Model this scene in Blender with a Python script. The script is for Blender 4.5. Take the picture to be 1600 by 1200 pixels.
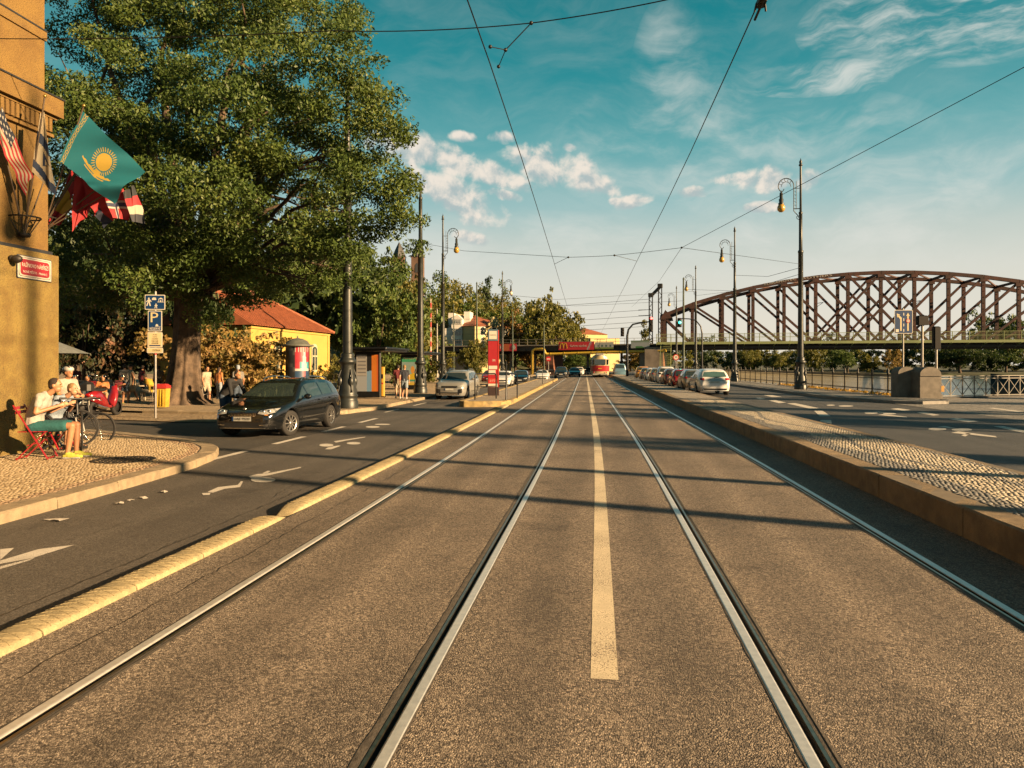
import bpy, bmesh, math, random
import numpy as np
from mathutils import Vector, Matrix, Euler
from mathutils.bvhtree import BVHTree
from math import sin, cos, tan, pi, radians, sqrt, atan2, hypot, exp, log
for o in list(bpy.data.objects): bpy.data.objects.remove(o)
sc = bpy.context.scene
COL = sc.collection
# ------------------------------------------------------------------ camera
F, CX, HV, EYE = 1150.0, 800.0, 571.0, 1.65      # lens in photo pixels, horizon row, eye height in metres
TH = math.atan(137/1150)                         # the camera looks this far to the left of the tracks
cam = bpy.data.cameras.new('camera'); camo = bpy.data.objects.new('camera', cam); COL.objects.link(camo)
camo.location = (0, 0, EYE); camo.rotation_euler = (pi/2, 0, TH)
cam.sensor_width = 36; cam.lens = F/1600*36; cam.shift_y = -29/1600; cam.clip_start = .05; cam.clip_end = 6000
sc.camera = camo
CT, ST = cos(TH), sin(TH)
# ------------------------------------------------------------------ light
SUN_EL, SUN_AZ = radians(17.3), atan2(.943, -.332)   # azimuth from +Y towards +X
SUN_DIR = Vector((cos(SUN_EL)*sin(SUN_AZ), cos(SUN_EL)*cos(SUN_AZ), sin(SUN_EL)))
sl = bpy.data.lights.new('sun', 'SUN'); sl.energy = 5.0; sl.angle = radians(.8); sl.color = (1, .665, .35)
so = bpy.data.objects.new('sun', sl); COL.objects.link(so)
so.rotation_euler = (-SUN_DIR).to_track_quat('-Z', 'Y').to_euler(); so.location = (40, -20, 60)
vs = sc.view_settings; vs.view_transform = 'Standard'; vs.look = 'None'; vs.gamma = 1; vs.exposure = 1.87
EXPO = 2**1.87
ALB = .74                                        # keeps the base colours at real-world values under this exposure
sc.render.engine = 'CYCLES'; sc.cycles.use_denoising = True
try: sc.cycles.denoiser = 'OPENIMAGEDENOISE'
except Exception: pass
sc.cycles.max_bounces = 6; sc.cycles.diffuse_bounces = 2; sc.cycles.glossy_bounces = 3; sc.cycles.transmission_bounces = 3
sc.cycles.transparent_max_bounces = 6; sc.cycles.caustics_reflective = False; sc.cycles.caustics_refractive = False
sc.cycles.sample_clamp_indirect = 4

class NT:                                         # small helper for node trees
    def __init__(s, tree): s.t = tree; s.n = tree.nodes; s.l = tree.links
    def add(s, kind, **kw):
        n = s.n.new(kind)
        for k, v in kw.items(): setattr(n, k, v)
        return n
    def put(s, sock, v):
        if isinstance(v, bpy.types.NodeSocket): s.l.new(v, sock)
        elif v is not None: sock.default_value = v
    def m(s, op, a, b=None, c=None, clamp=False):
        n = s.add('ShaderNodeMath', operation=op, use_clamp=clamp)
        for i, v in enumerate((a, b, c)):
            if v is not None: s.put(n.inputs[i], v)
        return n.outputs[0]
    def vm(s, op, a, b=None, out=0):
        n = s.add('ShaderNodeVectorMath', operation=op); s.put(n.inputs[0], a)
        if b is not None: s.put(n.inputs[1], b)
        return n.outputs[out]
    def mix(s, f, a, b, kind='MIX'):
        n = s.add('ShaderNodeMix', data_type='RGBA', blend_type=kind)
        s.put(n.inputs[0], f); s.put(n.inputs[6], rgba(a)); s.put(n.inputs[7], rgba(b)); return n.outputs[2]
    def noise(s, vec, scale, detail=3, rough=.5, out=0, dist=0):
        n = s.add('ShaderNodeTexNoise'); s.put(n.inputs['Vector'], vec); n.inputs['Scale'].default_value = scale
        n.inputs['Detail'].default_value = detail; n.inputs['Roughness'].default_value = rough; n.inputs['Distortion'].default_value = dist
        return n.outputs[out]
    def ramp(s, f, stops, interp='LINEAR'):
        n = s.add('ShaderNodeValToRGB'); n.color_ramp.interpolation = interp; e = n.color_ramp.elements
        while len(e) > 1: e.remove(e[0])
        e[0].position = stops[0][0]; e[0].color = rgba(stops[0][1])
        for p, c in stops[1:]:
            k = e.new(p); k.color = rgba(c)
        s.put(n.inputs[0], f); return n.outputs[0]
    def sstep(s, v, a, b):
        n = s.add('ShaderNodeMapRange', interpolation_type='SMOOTHSTEP'); s.put(n.inputs[0], v)
        s.put(n.inputs[1], a); s.put(n.inputs[2], b); return n.outputs[0]
    def comb(s, x, y, z):
        n = s.add('ShaderNodeCombineXYZ')
        for i, v in enumerate((x, y, z)): s.put(n.inputs[i], v)
        return n.outputs[0]
def rgba(c):
    if isinstance(c, bpy.types.NodeSocket) or c is None: return c
    if isinstance(c, (int, float)): return (c, c, c, 1)
    return tuple(c) if len(c) == 4 else (*c, 1)

def build_world():
    w = bpy.data.worlds.new('World'); sc.world = w; w.use_nodes = True
    t = NT(w.node_tree); t.n.clear()
    tc = t.add('ShaderNodeTexCoord'); d = tc.outputs['Generated']
    sep = t.add('ShaderNodeSeparateXYZ'); t.put(sep.inputs[0], d); x, y, z = sep.outputs
    az = t.m('ARCTAN2', x, y); el = t.m('ARCSINE', z)
    E = 1/EXPO
    k = lambda r, g, b: (r*E, g*E, b*E)
    # clear sky: cream along the horizon, teal above, going on darker to the zenith
    base = t.ramp(t.m('DIVIDE', el, pi/2), [(0, k(.84, .75, .60)), (.04, k(.79, .74, .63)), (.075, k(.70, .70, .62)), (.105, k(.56, .63, .58)),
        (.135, k(.33, .53, .53)), (.18, k(.13, .40, .42)), (.235, k(.03, .275, .31)), (.31, k(.003, .19, .225)), (.45, k(.003, .08, .10)), (1, k(.003, .03, .04))])
    sky = t.add('ShaderNodeTexSky'); sky.sky_type = 'NISHITA'; sky.sun_disc = False
    sky.sun_elevation = SUN_EL; sky.sun_rotation = SUN_AZ; sky.air_density = 1; sky.dust_density = 2
    col = t.mix(.97, t.mix(1, sky.outputs[0], (.012, .03, .03), 'MULTIPLY'), base)
    P = t.comb(az, el, 0.0)
    def blob(u, v, ru, rv, slope=0):
        a0 = atan2(u-CX, F) - TH; e0 = math.atan((HV-v)/F)
        da = t.m('SUBTRACT', az, a0); de = t.m('SUBTRACT', el, e0)
        if slope: de = t.m('ADD', de, t.m('MULTIPLY', da, slope))
        qa = t.m('MULTIPLY', da, F/ru); qe = t.m('MULTIPLY', de, F/rv)
        r2 = t.m('ADD', t.m('MULTIPLY', qa, qa), t.m('MULTIPLY', qe, qe))
        return t.m('SUBTRACT', 1.0, r2), qe
    # thin cirrus everywhere, thicker in some places
    warp = t.noise(P, 7, 3, .5, out=1)
    Pw = t.vm('ADD', P, t.vm('SCALE', t.vm('SUBTRACT', warp, (.5, .5, .5)), None))
    Pw.node.inputs[1].links[0].from_node.inputs['Scale'].default_value = .10
    rot = t.add('ShaderNodeMapping'); t.put(rot.inputs['Vector'], Pw); rot.inputs['Rotation'].default_value = (0, 0, radians(-24)); rot.inputs['Scale'].default_value = (9, 34, 1)
    st = t.noise(rot.outputs[0], 1.0, 8, .62)
    rot2 = t.add('ShaderNodeMapping'); t.put(rot2.inputs['Vector'], Pw); rot2.inputs['Rotation'].default_value = (0, 0, radians(20)); rot2.inputs['Scale'].default_value = (7, 16, 1)
    st2 = t.noise(rot2.outputs[0], 1.0, 7, .6)
    reg = None
    for b in [(1500, 105, 190, 60, .12), (1330, 82, 75, 42, -.1), (1290, 158, 130, 24, .05)]:
        q, _ = blob(*b); q = t.m('MAXIMUM', q, 0.0); reg = q if reg is None else t.m('MAXIMUM', reg, q)
    veil = None
    for b in [(1045, 140, 60, 120, 0), (1090, 240, 230, 110, 0), (1430, 350, 330, 110, 0), (1250, 240, 200, 70, .1), (820, 400, 330, 70, 0), (1150, 400, 330, 60, 0)]:
        q, _ = blob(*b); q = t.m('MAXIMUM', q, 0.0); veil = q if veil is None else t.m('MAXIMUM', veil, q)
    ci = t.m('MULTIPLY', t.sstep(st, .40, .72), t.m('ADD', .06, t.m('MULTIPLY', t.m('POWER', reg, .5), .80)))
    ci2 = t.m('MULTIPLY', t.sstep(st2, .38, .75), t.m('ADD', .08, t.m('MULTIPLY', t.m('POWER', veil, .6), .55)))
    cf = t.m('MINIMUM', t.m('ADD', ci, ci2), .85)
    col = t.mix(cf, col, k(.76, .76, .70))
    # fair-weather cumulus
    n1 = t.noise(P, 26, 9, .56, dist=.25); n2 = t.noise(t.vm('ADD', P, (-.004, .010, 0)), 26, 9, .56, dist=.25)
    dens = None; hi = None
    for b in [(700, 248, 80, 27, .28), (775, 272, 58, 20, .3), (862, 260, 82, 31, .18), (925, 288, 46, 21, .25), (722, 314, 74, 36, .35), (668, 292, 48, 26, .1), (622, 235, 55, 28, .1),
              (718, 214, 27, 10, .1), (782, 215, 26, 11, 0), (788, 305, 30, 10, .2), (1082, 309, 24, 10, 0), (1145, 291, 36, 11, 0), (1200, 297, 52, 20, .1),
              (1255, 305, 28, 18, 0), (990, 318, 36, 12, -.2), (890, 232, 14, 8, 0), (735, 372, 40, 12, .2), (960, 318, 14, 7, 0), (1190, 337, 30, 9, 0)]:
        q, qe = blob(*b)
        dens = q if dens is None else t.m('MAXIMUM', dens, q)
        lift = t.m('ADD', qe, t.m('MULTIPLY', t.m('MINIMUM', t.m('SUBTRACT', q, .0), 0.0), 4.0))
        hi = lift if hi is None else t.m('MAXIMUM', hi, lift)
    den = t.m('ADD', dens, t.m('MULTIPLY', t.m('SUBTRACT', n1, .5), 3.6))
    al = t.m('MULTIPLY', t.sstep(den, -.05, .95), t.sstep(dens, -1.2, -.1))
    lit = t.m('ADD', t.m('MULTIPLY', t.m('SUBTRACT', n1, n2), 4.2), t.m('ADD', .5, t.m('MULTIPLY', hi, .30)))
    lit = t.sstep(lit, -.05, 1.05)
    ccol = t.mix(lit, k(.45, .52, .52), k(.90, .80, .69))
    col = t.mix(t.m('MULTIPLY', al, .93), col, ccol)
    bg = t.add('ShaderNodeBackground'); t.put(bg.inputs[0], t.vm('SCALE', col)); bg.inputs[0].links[0].from_node.inputs['Scale'].default_value = 10
    bg.inputs[1].default_value = .1
    out = t.add('ShaderNodeOutputWorld'); t.l.new(bg.outputs[0], out.inputs[0])
    w.cycles.sampling_method = 'MANUAL'; w.cycles.sample_map_resolution = 512
build_world()

# ------------------------------------------------------------------ places: from the photo's rows and columns to metres
def W(xc, t, z=0.0): return Vector((xc*CT - t*ST, t*CT + xc*ST, z))
def G(u, v, z=0.0):                              # the point of the level z that is seen there
    t = (EYE-z)*F/(v-HV); return W((u-CX)/F*t, t, z)
def D(u, v, t): return W((u-CX)/F*t, t, EYE+(HV-v)/F*t)   # the point at distance t that is seen there
def bend(y):                                     # the street bends gently to the left from about 13 m on
    q = (y-13)/3.5; return -.02*3.5*(log(1+exp(min(q, 40))) if q < 40 else q)
def R(x, y, z=0.0): return Vector((x+bend(y), y, z))
def dirang(v): return atan2(v.y, v.x)

# ------------------------------------------------------------------ materials
MATS = {}
def mat(name, col, rough=.6, metal=0, var=.25, vs_=6, fine=.12, fs=60, bump=0, bs=80, dark=None, emit=0, spec=.5, coat=0, coords='Object', dirt=0, each=0):
    """Paint, stone, metal ... : base colour with broad and fine variation, optional bump and dirt patches."""
    if name in MATS: return MATS[name]
    m = bpy.data.materials.new(name); m.use_nodes = True; t = NT(m.node_tree)
    b = t.n['Principled BSDF']; tc = t.add('ShaderNodeTexCoord').outputs[coords]
    if not emit: col = tuple(v*ALB for v in col); dark = tuple(v*ALB for v in dark) if dark else None
    c = rgba(col); dk = rgba(dark) if dark else tuple(v*(1-var) for v in c[:3])+(1,)
    n1 = t.noise(tc, vs_, 5, .6)
    cc = t.mix(t.sstep(n1, .32, .68), dk, c)
    if fine:
        n2 = t.noise(tc, fs, 3, .6); cc = t.mix(t.m('MULTIPLY', t.sstep(n2, .45, .75), fine*2), cc, tuple(v*.55 for v in c[:3])+(1,))
    if dirt:
        n3 = t.noise(tc, vs_*.37, 6, .7); cc = t.mix(t.m('MULTIPLY', t.sstep(n3, .5, .72), dirt), cc, (.05, .045, .035, 1))
    if each: cc = t.mix(t.m('MULTIPLY', t.add('ShaderNodeObjectInfo').outputs['Random'], each), cc, tuple(v*.45 for v in c[:3]))
    t.put(b.inputs['Base Color'], cc)
    t.put(b.inputs['Roughness'], t.m('ADD', rough-.06, t.m('MULTIPLY', n1, .12), clamp=True))
    b.inputs['Metallic'].default_value = metal; b.inputs['Specular IOR Level'].default_value = spec
    if coat: b.inputs['Coat Weight'].default_value = coat; b.inputs['Coat Roughness'].default_value = .04
    if emit: t.put(b.inputs['Emission Color'], cc); b.inputs['Emission Strength'].default_value = emit
    if bump:
        bn = t.add('ShaderNodeBump'); bn.inputs['Strength'].default_value = min(1, bump); bn.inputs['Distance'].default_value = .01*max(1, bump)
        t.put(bn.inputs['Height'], t.noise(tc, bs, 4, .65)); t.l.new(bn.outputs[0], b.inputs['Normal'])
    MATS[name] = m; return m
def glass_mat(name, col=(.02, .03, .03), rough=.03, trans=0.0):
    if name in MATS: return MATS[name]
    m = bpy.data.materials.new(name); m.use_nodes = True; t = NT(m.node_tree); b = t.n['Principled BSDF']
    tc = t.add('ShaderNodeTexCoord').outputs['Object']
    t.put(b.inputs['Base Color'], t.mix(t.noise(tc, 2.5, 3), col, tuple(v*2.2 for v in col)))
    b.inputs['Roughness'].default_value = rough; b.inputs['Specular IOR Level'].default_value = .8
    b.inputs['Transmission Weight'].default_value = trans
    MATS[name] = m; return m
def print_mat(name, rough=.55, attr='print', trans=0):
    """Flat print: the colours of flags, posters and signs, carried by the sheet itself."""
    if name in MATS: return MATS[name]
    m = bpy.data.materials.new(name); m.use_nodes = True; t = NT(m.node_tree); b = t.n['Principled BSDF']
    a = t.add('ShaderNodeAttribute'); a.attribute_name = attr
    tc = t.add('ShaderNodeTexCoord').outputs['Object']
    t.put(b.inputs['Base Color'], t.mix(1, t.mix(t.m('MULTIPLY', t.noise(tc, 40, 4), .25), a.outputs['Color'], (.05, .05, .05)), (ALB,)*3, 'MULTIPLY'))
    b.inputs['Roughness'].default_value = rough
    if trans:
        tr = t.add('ShaderNodeBsdfTranslucent'); t.l.new(a.outputs['Color'], tr.inputs[0]); mx = t.add('ShaderNodeMixShader'); mx.inputs[0].default_value = trans
        out = [n for n in t.n if n.type == 'OUTPUT_MATERIAL'][0]
        t.l.new(b.outputs[0], mx.inputs[1]); t.l.new(tr.outputs[0], mx.inputs[2]); t.l.new(mx.outputs[0], out.inputs[0])
    MATS[name] = m; return m

# ------------------------------------------------------------------ mesh building
class MB:
    def __init__(s): s.v = []; s.f = []; s.sm = []
    def add(s, vs_, fs, smooth=False):
        o = len(s.v); s.v += [tuple(p) for p in vs_]; s.f += [tuple(o+i for i in f) for f in fs]; s.sm += [smooth]*len(fs); return s
    def box(s, c, size, rz=0, M=None):
        x, y, z = (v/2 for v in size); P = [Vector((a*x, b*y, d*z)) for d in (-1, 1) for b in (-1, 1) for a in (-1, 1)]
        if rz: Rm = Matrix.Rotation(rz, 3, 'Z'); P = [Rm @ p for p in P]
        if M is not None: P = [M @ p for p in P]
        c = Vector(c)
        return s.add([p+c for p in P], [(0, 2, 3, 1), (4, 5, 7, 6), (0, 1, 5, 4), (2, 6, 7, 3), (0, 4, 6, 2), (1, 3, 7, 5)])
    def bbox(s, c, size, b=.01, rz=0):            # box with bevelled vertical and top edges
        x, y, z = (v/2 for v in size); b = min(b, x*.9, y*.9, z*.9); c = Vector(c)
        def ring(hx, hy, zz): return [Vector(p) for p in ((hx-b, -hy, zz), (hx, -hy+b, zz), (hx, hy-b, zz), (hx-b, hy, zz), (-hx+b, hy, zz), (-hx, hy-b, zz), (-hx, -hy+b, zz), (-hx+b, -hy, zz))]
        rings = [ring(x, y, -z), ring(x, y, z-b), ring(x-b, y-b, z)]
        Rm = Matrix.Rotation(rz, 3, 'Z'); V = [Rm @ p + c for r in rings for p in r]
        Fs = [tuple(range(7, -1, -1)), tuple(range(16, 24))]
        for r in (0, 1): Fs += [(r*8+i, r*8+(i+1) % 8, r*8+8+(i+1) % 8, r*8+8+i) for i in range(8)]
        return s.add(V, Fs)
    def tube(s, pts, rad, n=8, caps=True, smooth=True):
        pts = [Vector(p) for p in pts]; k = len(pts)
        if not hasattr(rad, '__len__'): rad = [rad]*k
        V = []; prev = None
        for i, p in enumerate(pts):
            t = (pts[min(i+1, k-1)]-pts[max(i-1, 0)])
            if t.length < 1e-9: t = Vector((0, 0, 1))
            t.normalize()
            if prev is None: a = Vector((0, 0, 1)) if abs(t.z) < .9 else Vector((1, 0, 0)); nx = t.cross(a).normalized()
            else: nx = (prev - t*prev.dot(t)); nx = nx.normalized() if nx.length > 1e-6 else t.orthogonal().normalized()
            prev = nx; ny = t.cross(nx)
            V += [p + (nx*cos(2*pi*j/n)+ny*sin(2*pi*j/n))*rad[i] for j in range(n)]
        Fs = [(i*n+j, i*n+(j+1) % n, (i+1)*n+(j+1) % n, (i+1)*n+j) for i in range(k-1) for j in range(n)]
        s.add(V, Fs, smooth)
        if caps: s.add(V[:n][::-1], [tuple(range(n))]); s.add(V[-n:], [tuple(range(n))])
        return s
    def lathe(s, prof, n=24, c=(0, 0, 0), axis='Z', smooth=True, caps=True):
        c = Vector(c); V = []
        for r, z in prof:
            for j in range(n):
                a = 2*pi*j/n; p = (r*cos(a), r*sin(a), z)
                if axis == 'X': p = (p[2], p[0], p[1])
                if axis == 'Y': p = (p[0], -p[2], p[1])
                V.append(Vector(p)+c)
        k = len(prof)
        Fs = [(i*n+j, i*n+(j+1) % n, (i+1)*n+(j+1) % n, (i+1)*n+j) for i in range(k-1) for j in range(n)]
        s.add(V, Fs, smooth)
        if caps:
            if prof[0][0] > 1e-4: s.add(V[:n][::-1], [tuple(range(n))])
            if prof[-1][0] > 1e-4: s.add(V[-n:], [tuple(range(n))])
        return s
    def prism(s, poly, z0, z1, M=None):           # polygon in XY pulled from z0 to z1, M maps to place
        n = len(poly); V = [Vector((p[0], p[1], z0)) for p in poly]+[Vector((p[0], p[1], z1)) for p in poly]
        if M is not None: V = [M @ p for p in V]
        return s.add(V, [tuple(range(n-1, -1, -1)), tuple(range(n, 2*n))]+[(i, (i+1) % n, n+(i+1) % n, n+i) for i in range(n)])
    def ball(s, c, r, n=12, m=8):
        r = r if hasattr(r, '__len__') else (r, r, r); c = Vector(c); V = []
        for i in range(m+1):
            a = pi*i/m
            for j in range(n): V.append(c+Vector((r[0]*sin(a)*cos(2*pi*j/n), r[1]*sin(a)*sin(2*pi*j/n), -r[2]*cos(a))))
        return s.add(V, [(i*n+j, i*n+(j+1) % n, (i+1)*n+(j+1) % n, (i+1)*n+j) for i in range(m) for j in range(n)], True)
    def bar(s, a, b, w, h):                       # rectangular bar from a to b, w across, h in the other direction
        a = Vector(a); b = Vector(b); t = (b-a); L = t.length; t.normalize()
        up = Vector((0, 0, 1)) if abs(t.z) < .95 else Vector((0, 1, 0)); sx = t.cross(up).normalized(); uy = sx.cross(t)
        V = [p+sx*(w/2*i)+uy*(h/2*j) for p in (a, b) for j in (-1, 1) for i in (-1, 1)]
        return s.add(V, [(0, 1, 3, 2), (4, 6, 7, 5), (0, 4, 5, 1), (2, 3, 7, 6), (0, 2, 6, 4), (1, 5, 7, 3)])
    def mesh(s, name):
        me = bpy.data.meshes.new(name); me.from_pydata(s.v, [], s.f); me.update()
        me.polygons.foreach_set('use_smooth', s.sm); return me
    def build(s, name, m, parent=None, fix=True, loc=None):
        me = s.mesh(name)
        if fix: fixn(me)
        return put(name, me, m, parent, loc)
def fixn(me):
    bm = bmesh.new(); bm.from_mesh(me); bmesh.ops.recalc_face_normals(bm, faces=bm.faces); bm.to_mesh(me); bm.free()
def put(name, me, m, parent=None, loc=None):
    if m is not None:
        me.materials.clear()
        for k in (m if isinstance(m, (list, tuple)) else [m]): me.materials.append(k)
    o = bpy.data.objects.new(name, me); COL.objects.link(o); o.parent = parent
    if loc is not None: o.location = loc
    return o
def tag(o, label=None, cat=None, group=None, kind=None):
    for k, v in (('label', label), ('category', cat), ('group', group), ('kind', kind)):
        if v: o[k] = v
    return o
def empty(name, loc=(0, 0, 0), rz=0, label=None, cat=None, group=None):
    o = bpy.data.objects.new(name, None); COL.objects.link(o); o.location = loc; o.rotation_euler = (0, 0, rz); o.empty_display_size = .2
    return tag(o, label, cat, group)
def copy_tree(o, parent=None, label=None, group=None, loc=None, rz=None, scale=None):
    c = o.copy(); COL.objects.link(c); c.parent = parent
    if label: c['label'] = label
    if group: c['group'] = group
    if loc is not None: c.location = loc
    if rz is not None: c.rotation_euler = (0, 0, rz)
    if scale is not None: c.scale = scale if hasattr(scale, '__len__') else (scale,)*3
    for ch in list(o.children): copy_tree(ch, c)
    return c
def struct(name, mb, m, parent=None, fix=True): return tag(mb.build(name, m, parent, fix), kind='structure')
TMP = bpy.data.scenes.new('workbench')
def baked(o):                                     # the mesh of o with its modifiers, worked out in a scene of its own
    TMP.collection.objects.link(o); vl = TMP.view_layers[0]; vl.update(); me = bpy.data.meshes.new_from_object(o.evaluated_get(vl.depsgraph)); TMP.collection.objects.unlink(o); return me
def text_mesh(txt, size, depth=.0, align='CENTER', sx=1.0):
    cu = bpy.data.curves.new('lettering', 'FONT'); cu.body = txt; cu.size = size; cu.extrude = depth; cu.align_x = align; cu.align_y = 'CENTER'; cu.resolution_u = 2
    o = bpy.data.objects.new('lettering', cu); me = baked(o); bpy.data.objects.remove(o); bpy.data.curves.remove(cu)
    if sx != 1: me.transform(Matrix.Diagonal((sx, 1, 1, 1)))
    return me
def lettering(txt, size, m, parent, M, depth=.002, sx=1.0, width=None):
    me = text_mesh(txt, size, depth, sx=sx)
    if width:
        xs = [v.co.x for v in me.vertices]; w = max(xs)-min(xs); me.transform(Matrix.Diagonal((width/w, 1, 1, 1)))
    me.transform(M); return put('lettering', me, m, parent)
def sheet(name, w, h, nx, ny, colf, m, parent=None, M=None, shape=None, thick=0):
    """A printed sheet: colf(s, t) gives its colour, s and t from 0 to 1 (t upwards); shape(s, t) bends it."""
    me = bpy.data.meshes.new(name); V = []; C = []
    for j in range(ny+1):
        for i in range(nx+1):
            s_, t_ = i/nx, j/ny
            p = Vector(shape(s_, t_)) if shape else Vector(((s_-.5)*w, 0, (t_-.5)*h))
            V.append(M @ p if M is not None else p); C.append(colf(s_, t_))
    Fs = [(j*(nx+1)+i, j*(nx+1)+i+1, (j+1)*(nx+1)+i+1, (j+1)*(nx+1)+i) for j in range(ny) for i in range(nx)]
    me.from_pydata([tuple(p) for p in V], [], Fs); me.update()
    at = me.color_attributes.new('print', 'FLOAT_COLOR', 'CORNER'); L = np.zeros((len(Fs)*4, 4), np.float32)
    k = 0
    for j in range(ny):
        for i in range(nx):
            c = rgba(colf((i+.5)/nx, (j+.5)/ny)); L[k:k+4] = c; k += 4
    at.data.foreach_set('color', L.ravel())
    if shape: me.polygons.foreach_set('use_smooth', [True]*len(Fs))
    return put(name, me, m, parent)
# ================================================================== SURFACES
def surf(name, build):
    m = bpy.data.materials.new(name); m.use_nodes = True; t = NT(m.node_tree); b = t.n['Principled BSDF']
    g = t.add('ShaderNodeNewGeometry'); build(t, b, g.outputs['Position'], g); MATS[name] = m; return m
def asphalt(name, light, dark, stone, scale, bump, patch, rough=.72):
    light, dark, stone = (tuple(v*ALB for v in q) for q in (light, dark, stone))
    def f(t, b, P, g):
        vo = t.add('ShaderNodeTexVoronoi'); t.put(vo.inputs['Vector'], P); vo.inputs['Scale'].default_value = scale
        vr = t.add('ShaderNodeSeparateColor'); t.put(vr.inputs[0], vo.outputs['Color'])
        big = t.noise(P, .35, 5, .6); mid = t.noise(P, 3.1, 5, .65)
        st = t.add('ShaderNodeMapping'); t.put(st.inputs['Vector'], P); st.inputs['Scale'].default_value = (2.2, .10, 1)
        streak = t.noise(st.outputs[0], 1.0, 4, .6)
        c = t.ramp(vr.outputs[0], [(0, dark), (.35, tuple((a+d)/2 for a, d in zip(light, dark))), (.75, light), (1, stone)])
        fine = t.noise(P, scale*1.7, 2, .6); vg = t.add('ShaderNodeTexVoronoi'); t.put(vg.inputs['Vector'], P); vg.inputs['Scale'].default_value = scale*.62
        vs2 = t.add('ShaderNodeSeparateColor'); t.put(vs2.inputs[0], vg.outputs['Color'])
        c = t.mix(t.m('MULTIPLY', t.sstep(vs2.outputs[1], .55, .95), .55), c, stone); c = t.mix(t.m('MULTIPLY', t.sstep(vs2.outputs[0], .62, .95), .6), c, tuple(v*.5 for v in dark))
        wheel = t.add('ShaderNodeTexWave'); wheel.wave_type = 'BANDS'; wheel.bands_direction = 'X'; wheel.inputs['Scale'].default_value = .17; wheel.inputs['Distortion'].default_value = 1.2; wheel.inputs['Detail'].default_value = 3; t.put(wheel.inputs['Vector'], st.outputs[0])
        c = t.mix(t.m('MULTIPLY', wheel.outputs[1], patch*.75), c, tuple(v*.8 for v in dark))
        spot = t.noise(P, .9, 6, .7); c = t.mix(t.m('MULTIPLY', t.sstep(spot, .56, .72), .60), c, tuple(v*.4 for v in dark))
        c = t.mix(t.m('MULTIPLY', t.sstep(fine, .45, .65), .6), c, dark)
        c = t.mix(t.m('MULTIPLY', t.sstep(big, .40, .70), patch), c, tuple(v*.55 for v in dark))
        c = t.mix(t.m('MULTIPLY', t.sstep(streak, .42, .75), patch*.8), c, tuple(v*.6 for v in dark))
        c = t.mix(t.m('MULTIPLY', t.sstep(mid, .52, .75), .35), c, light)
        t.put(b.inputs['Base Color'], c)
        t.put(b.inputs['Roughness'], t.m('ADD', rough-.08, t.m('MULTIPLY', mid, .16)))
        b.inputs['Specular IOR Level'].default_value = .35
        bn = t.add('ShaderNodeBump'); bn.inputs['Strength'].default_value = bump; bn.inputs['Distance'].default_value = .008
        h = t.m('ADD', t.m('SUBTRACT', 1.0, vo.outputs['Distance']), t.m('MULTIPLY', vr.outputs[1], .7))
        t.put(bn.inputs['Height'], t.m('ADD', h, t.m('MULTIPLY', fine, .5))); t.l.new(bn.outputs[0], b.inputs['Normal'])
    return surf(name, f)
A_TRACK = asphalt('track_asphalt', (.355, .285, .222), (.068, .058, .048), (.78, .65, .50), 118, 1.0, .42)
A_LEFT = asphalt('road_asphalt', (.155, .14, .122), (.066, .060, .054), (.26, .235, .2), 120, .35, .35)
A_RIGHT = asphalt('riverside_asphalt', (.115, .12, .125), (.05, .053, .056), (.22, .21, .20), 120, .4, .30)
def stones(name, cols, island=True, bump=.4, rough=.75):
    cols = [tuple(v*ALB for v in q) for q in cols]
    def f(t, b, P, g):
        r = g.outputs['Random Per Island'] if island else t.add('ShaderNodeObjectInfo').outputs['Random']
        c = t.ramp(r, [(i/(len(cols)-1), c_) for i, c_ in enumerate(cols)])
        n = t.noise(P, 60, 4, .6); c = t.mix(t.m('MULTIPLY', t.sstep(n, .4, .7), .35), c, tuple(v*.55 for v in cols[0]))
        big = t.noise(P, .8, 4, .6); c = t.mix(t.m('MULTIPLY', t.sstep(big, .5, .75), .3), c, tuple(v*.7 for v in cols[0]))
        t.put(b.inputs['Base Color'], c); b.inputs['Roughness'].default_value = rough; b.inputs['Specular IOR Level'].default_value = .4
        bn = t.add('ShaderNodeBump'); bn.inputs['Strength'].default_value = bump; bn.inputs['Distance'].default_value = .004
        t.put(bn.inputs['Height'], t.noise(P, 130, 3, .6)); t.l.new(bn.outputs[0], b.inputs['Normal'])
    return surf(name, f)
def setts(name, scale, cols, joint):                # paving too far off to build stone by stone
    cols = [tuple(v*ALB for v in q) for q in cols]
    def f(t, b, P, g):
        v = t.add('ShaderNodeTexVoronoi'); t.put(v.inputs['Vector'], P); v.inputs['Scale'].default_value = scale; v.inputs['Randomness'].default_value = .55
        e = t.add('ShaderNodeTexVoronoi'); e.feature = 'DISTANCE_TO_EDGE'; t.put(e.inputs['Vector'], P); e.inputs['Scale'].default_value = scale; e.inputs['Randomness'].default_value = .55
        s_ = t.add('ShaderNodeSeparateColor'); t.put(s_.inputs[0], v.outputs['Color'])
        c = t.ramp(s_.outputs[0], [(i/(len(cols)-1), c_) for i, c_ in enumerate(cols)])
        big = t.noise(P, .5, 5, .65); c = t.mix(t.m('MULTIPLY', t.sstep(big, .42, .7), .55), c, tuple(q*.5 for q in cols[0]))
        k = t.sstep(e.outputs['Distance'], .02, .10); c = t.mix(k, joint, c)
        t.put(b.inputs['Base Color'], c); b.inputs['Roughness'].default_value = .8
        bn = t.add('ShaderNodeBump'); bn.inputs['Strength'].default_value = .9; bn.inputs['Distance'].default_value = .02
        t.put(bn.inputs['Height'], t.m('ADD', k, t.m('MULTIPLY', t.noise(P, 40, 3), .3))); t.l.new(bn.outputs[0], b.inputs['Normal'])
    return surf(name, f)
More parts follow.
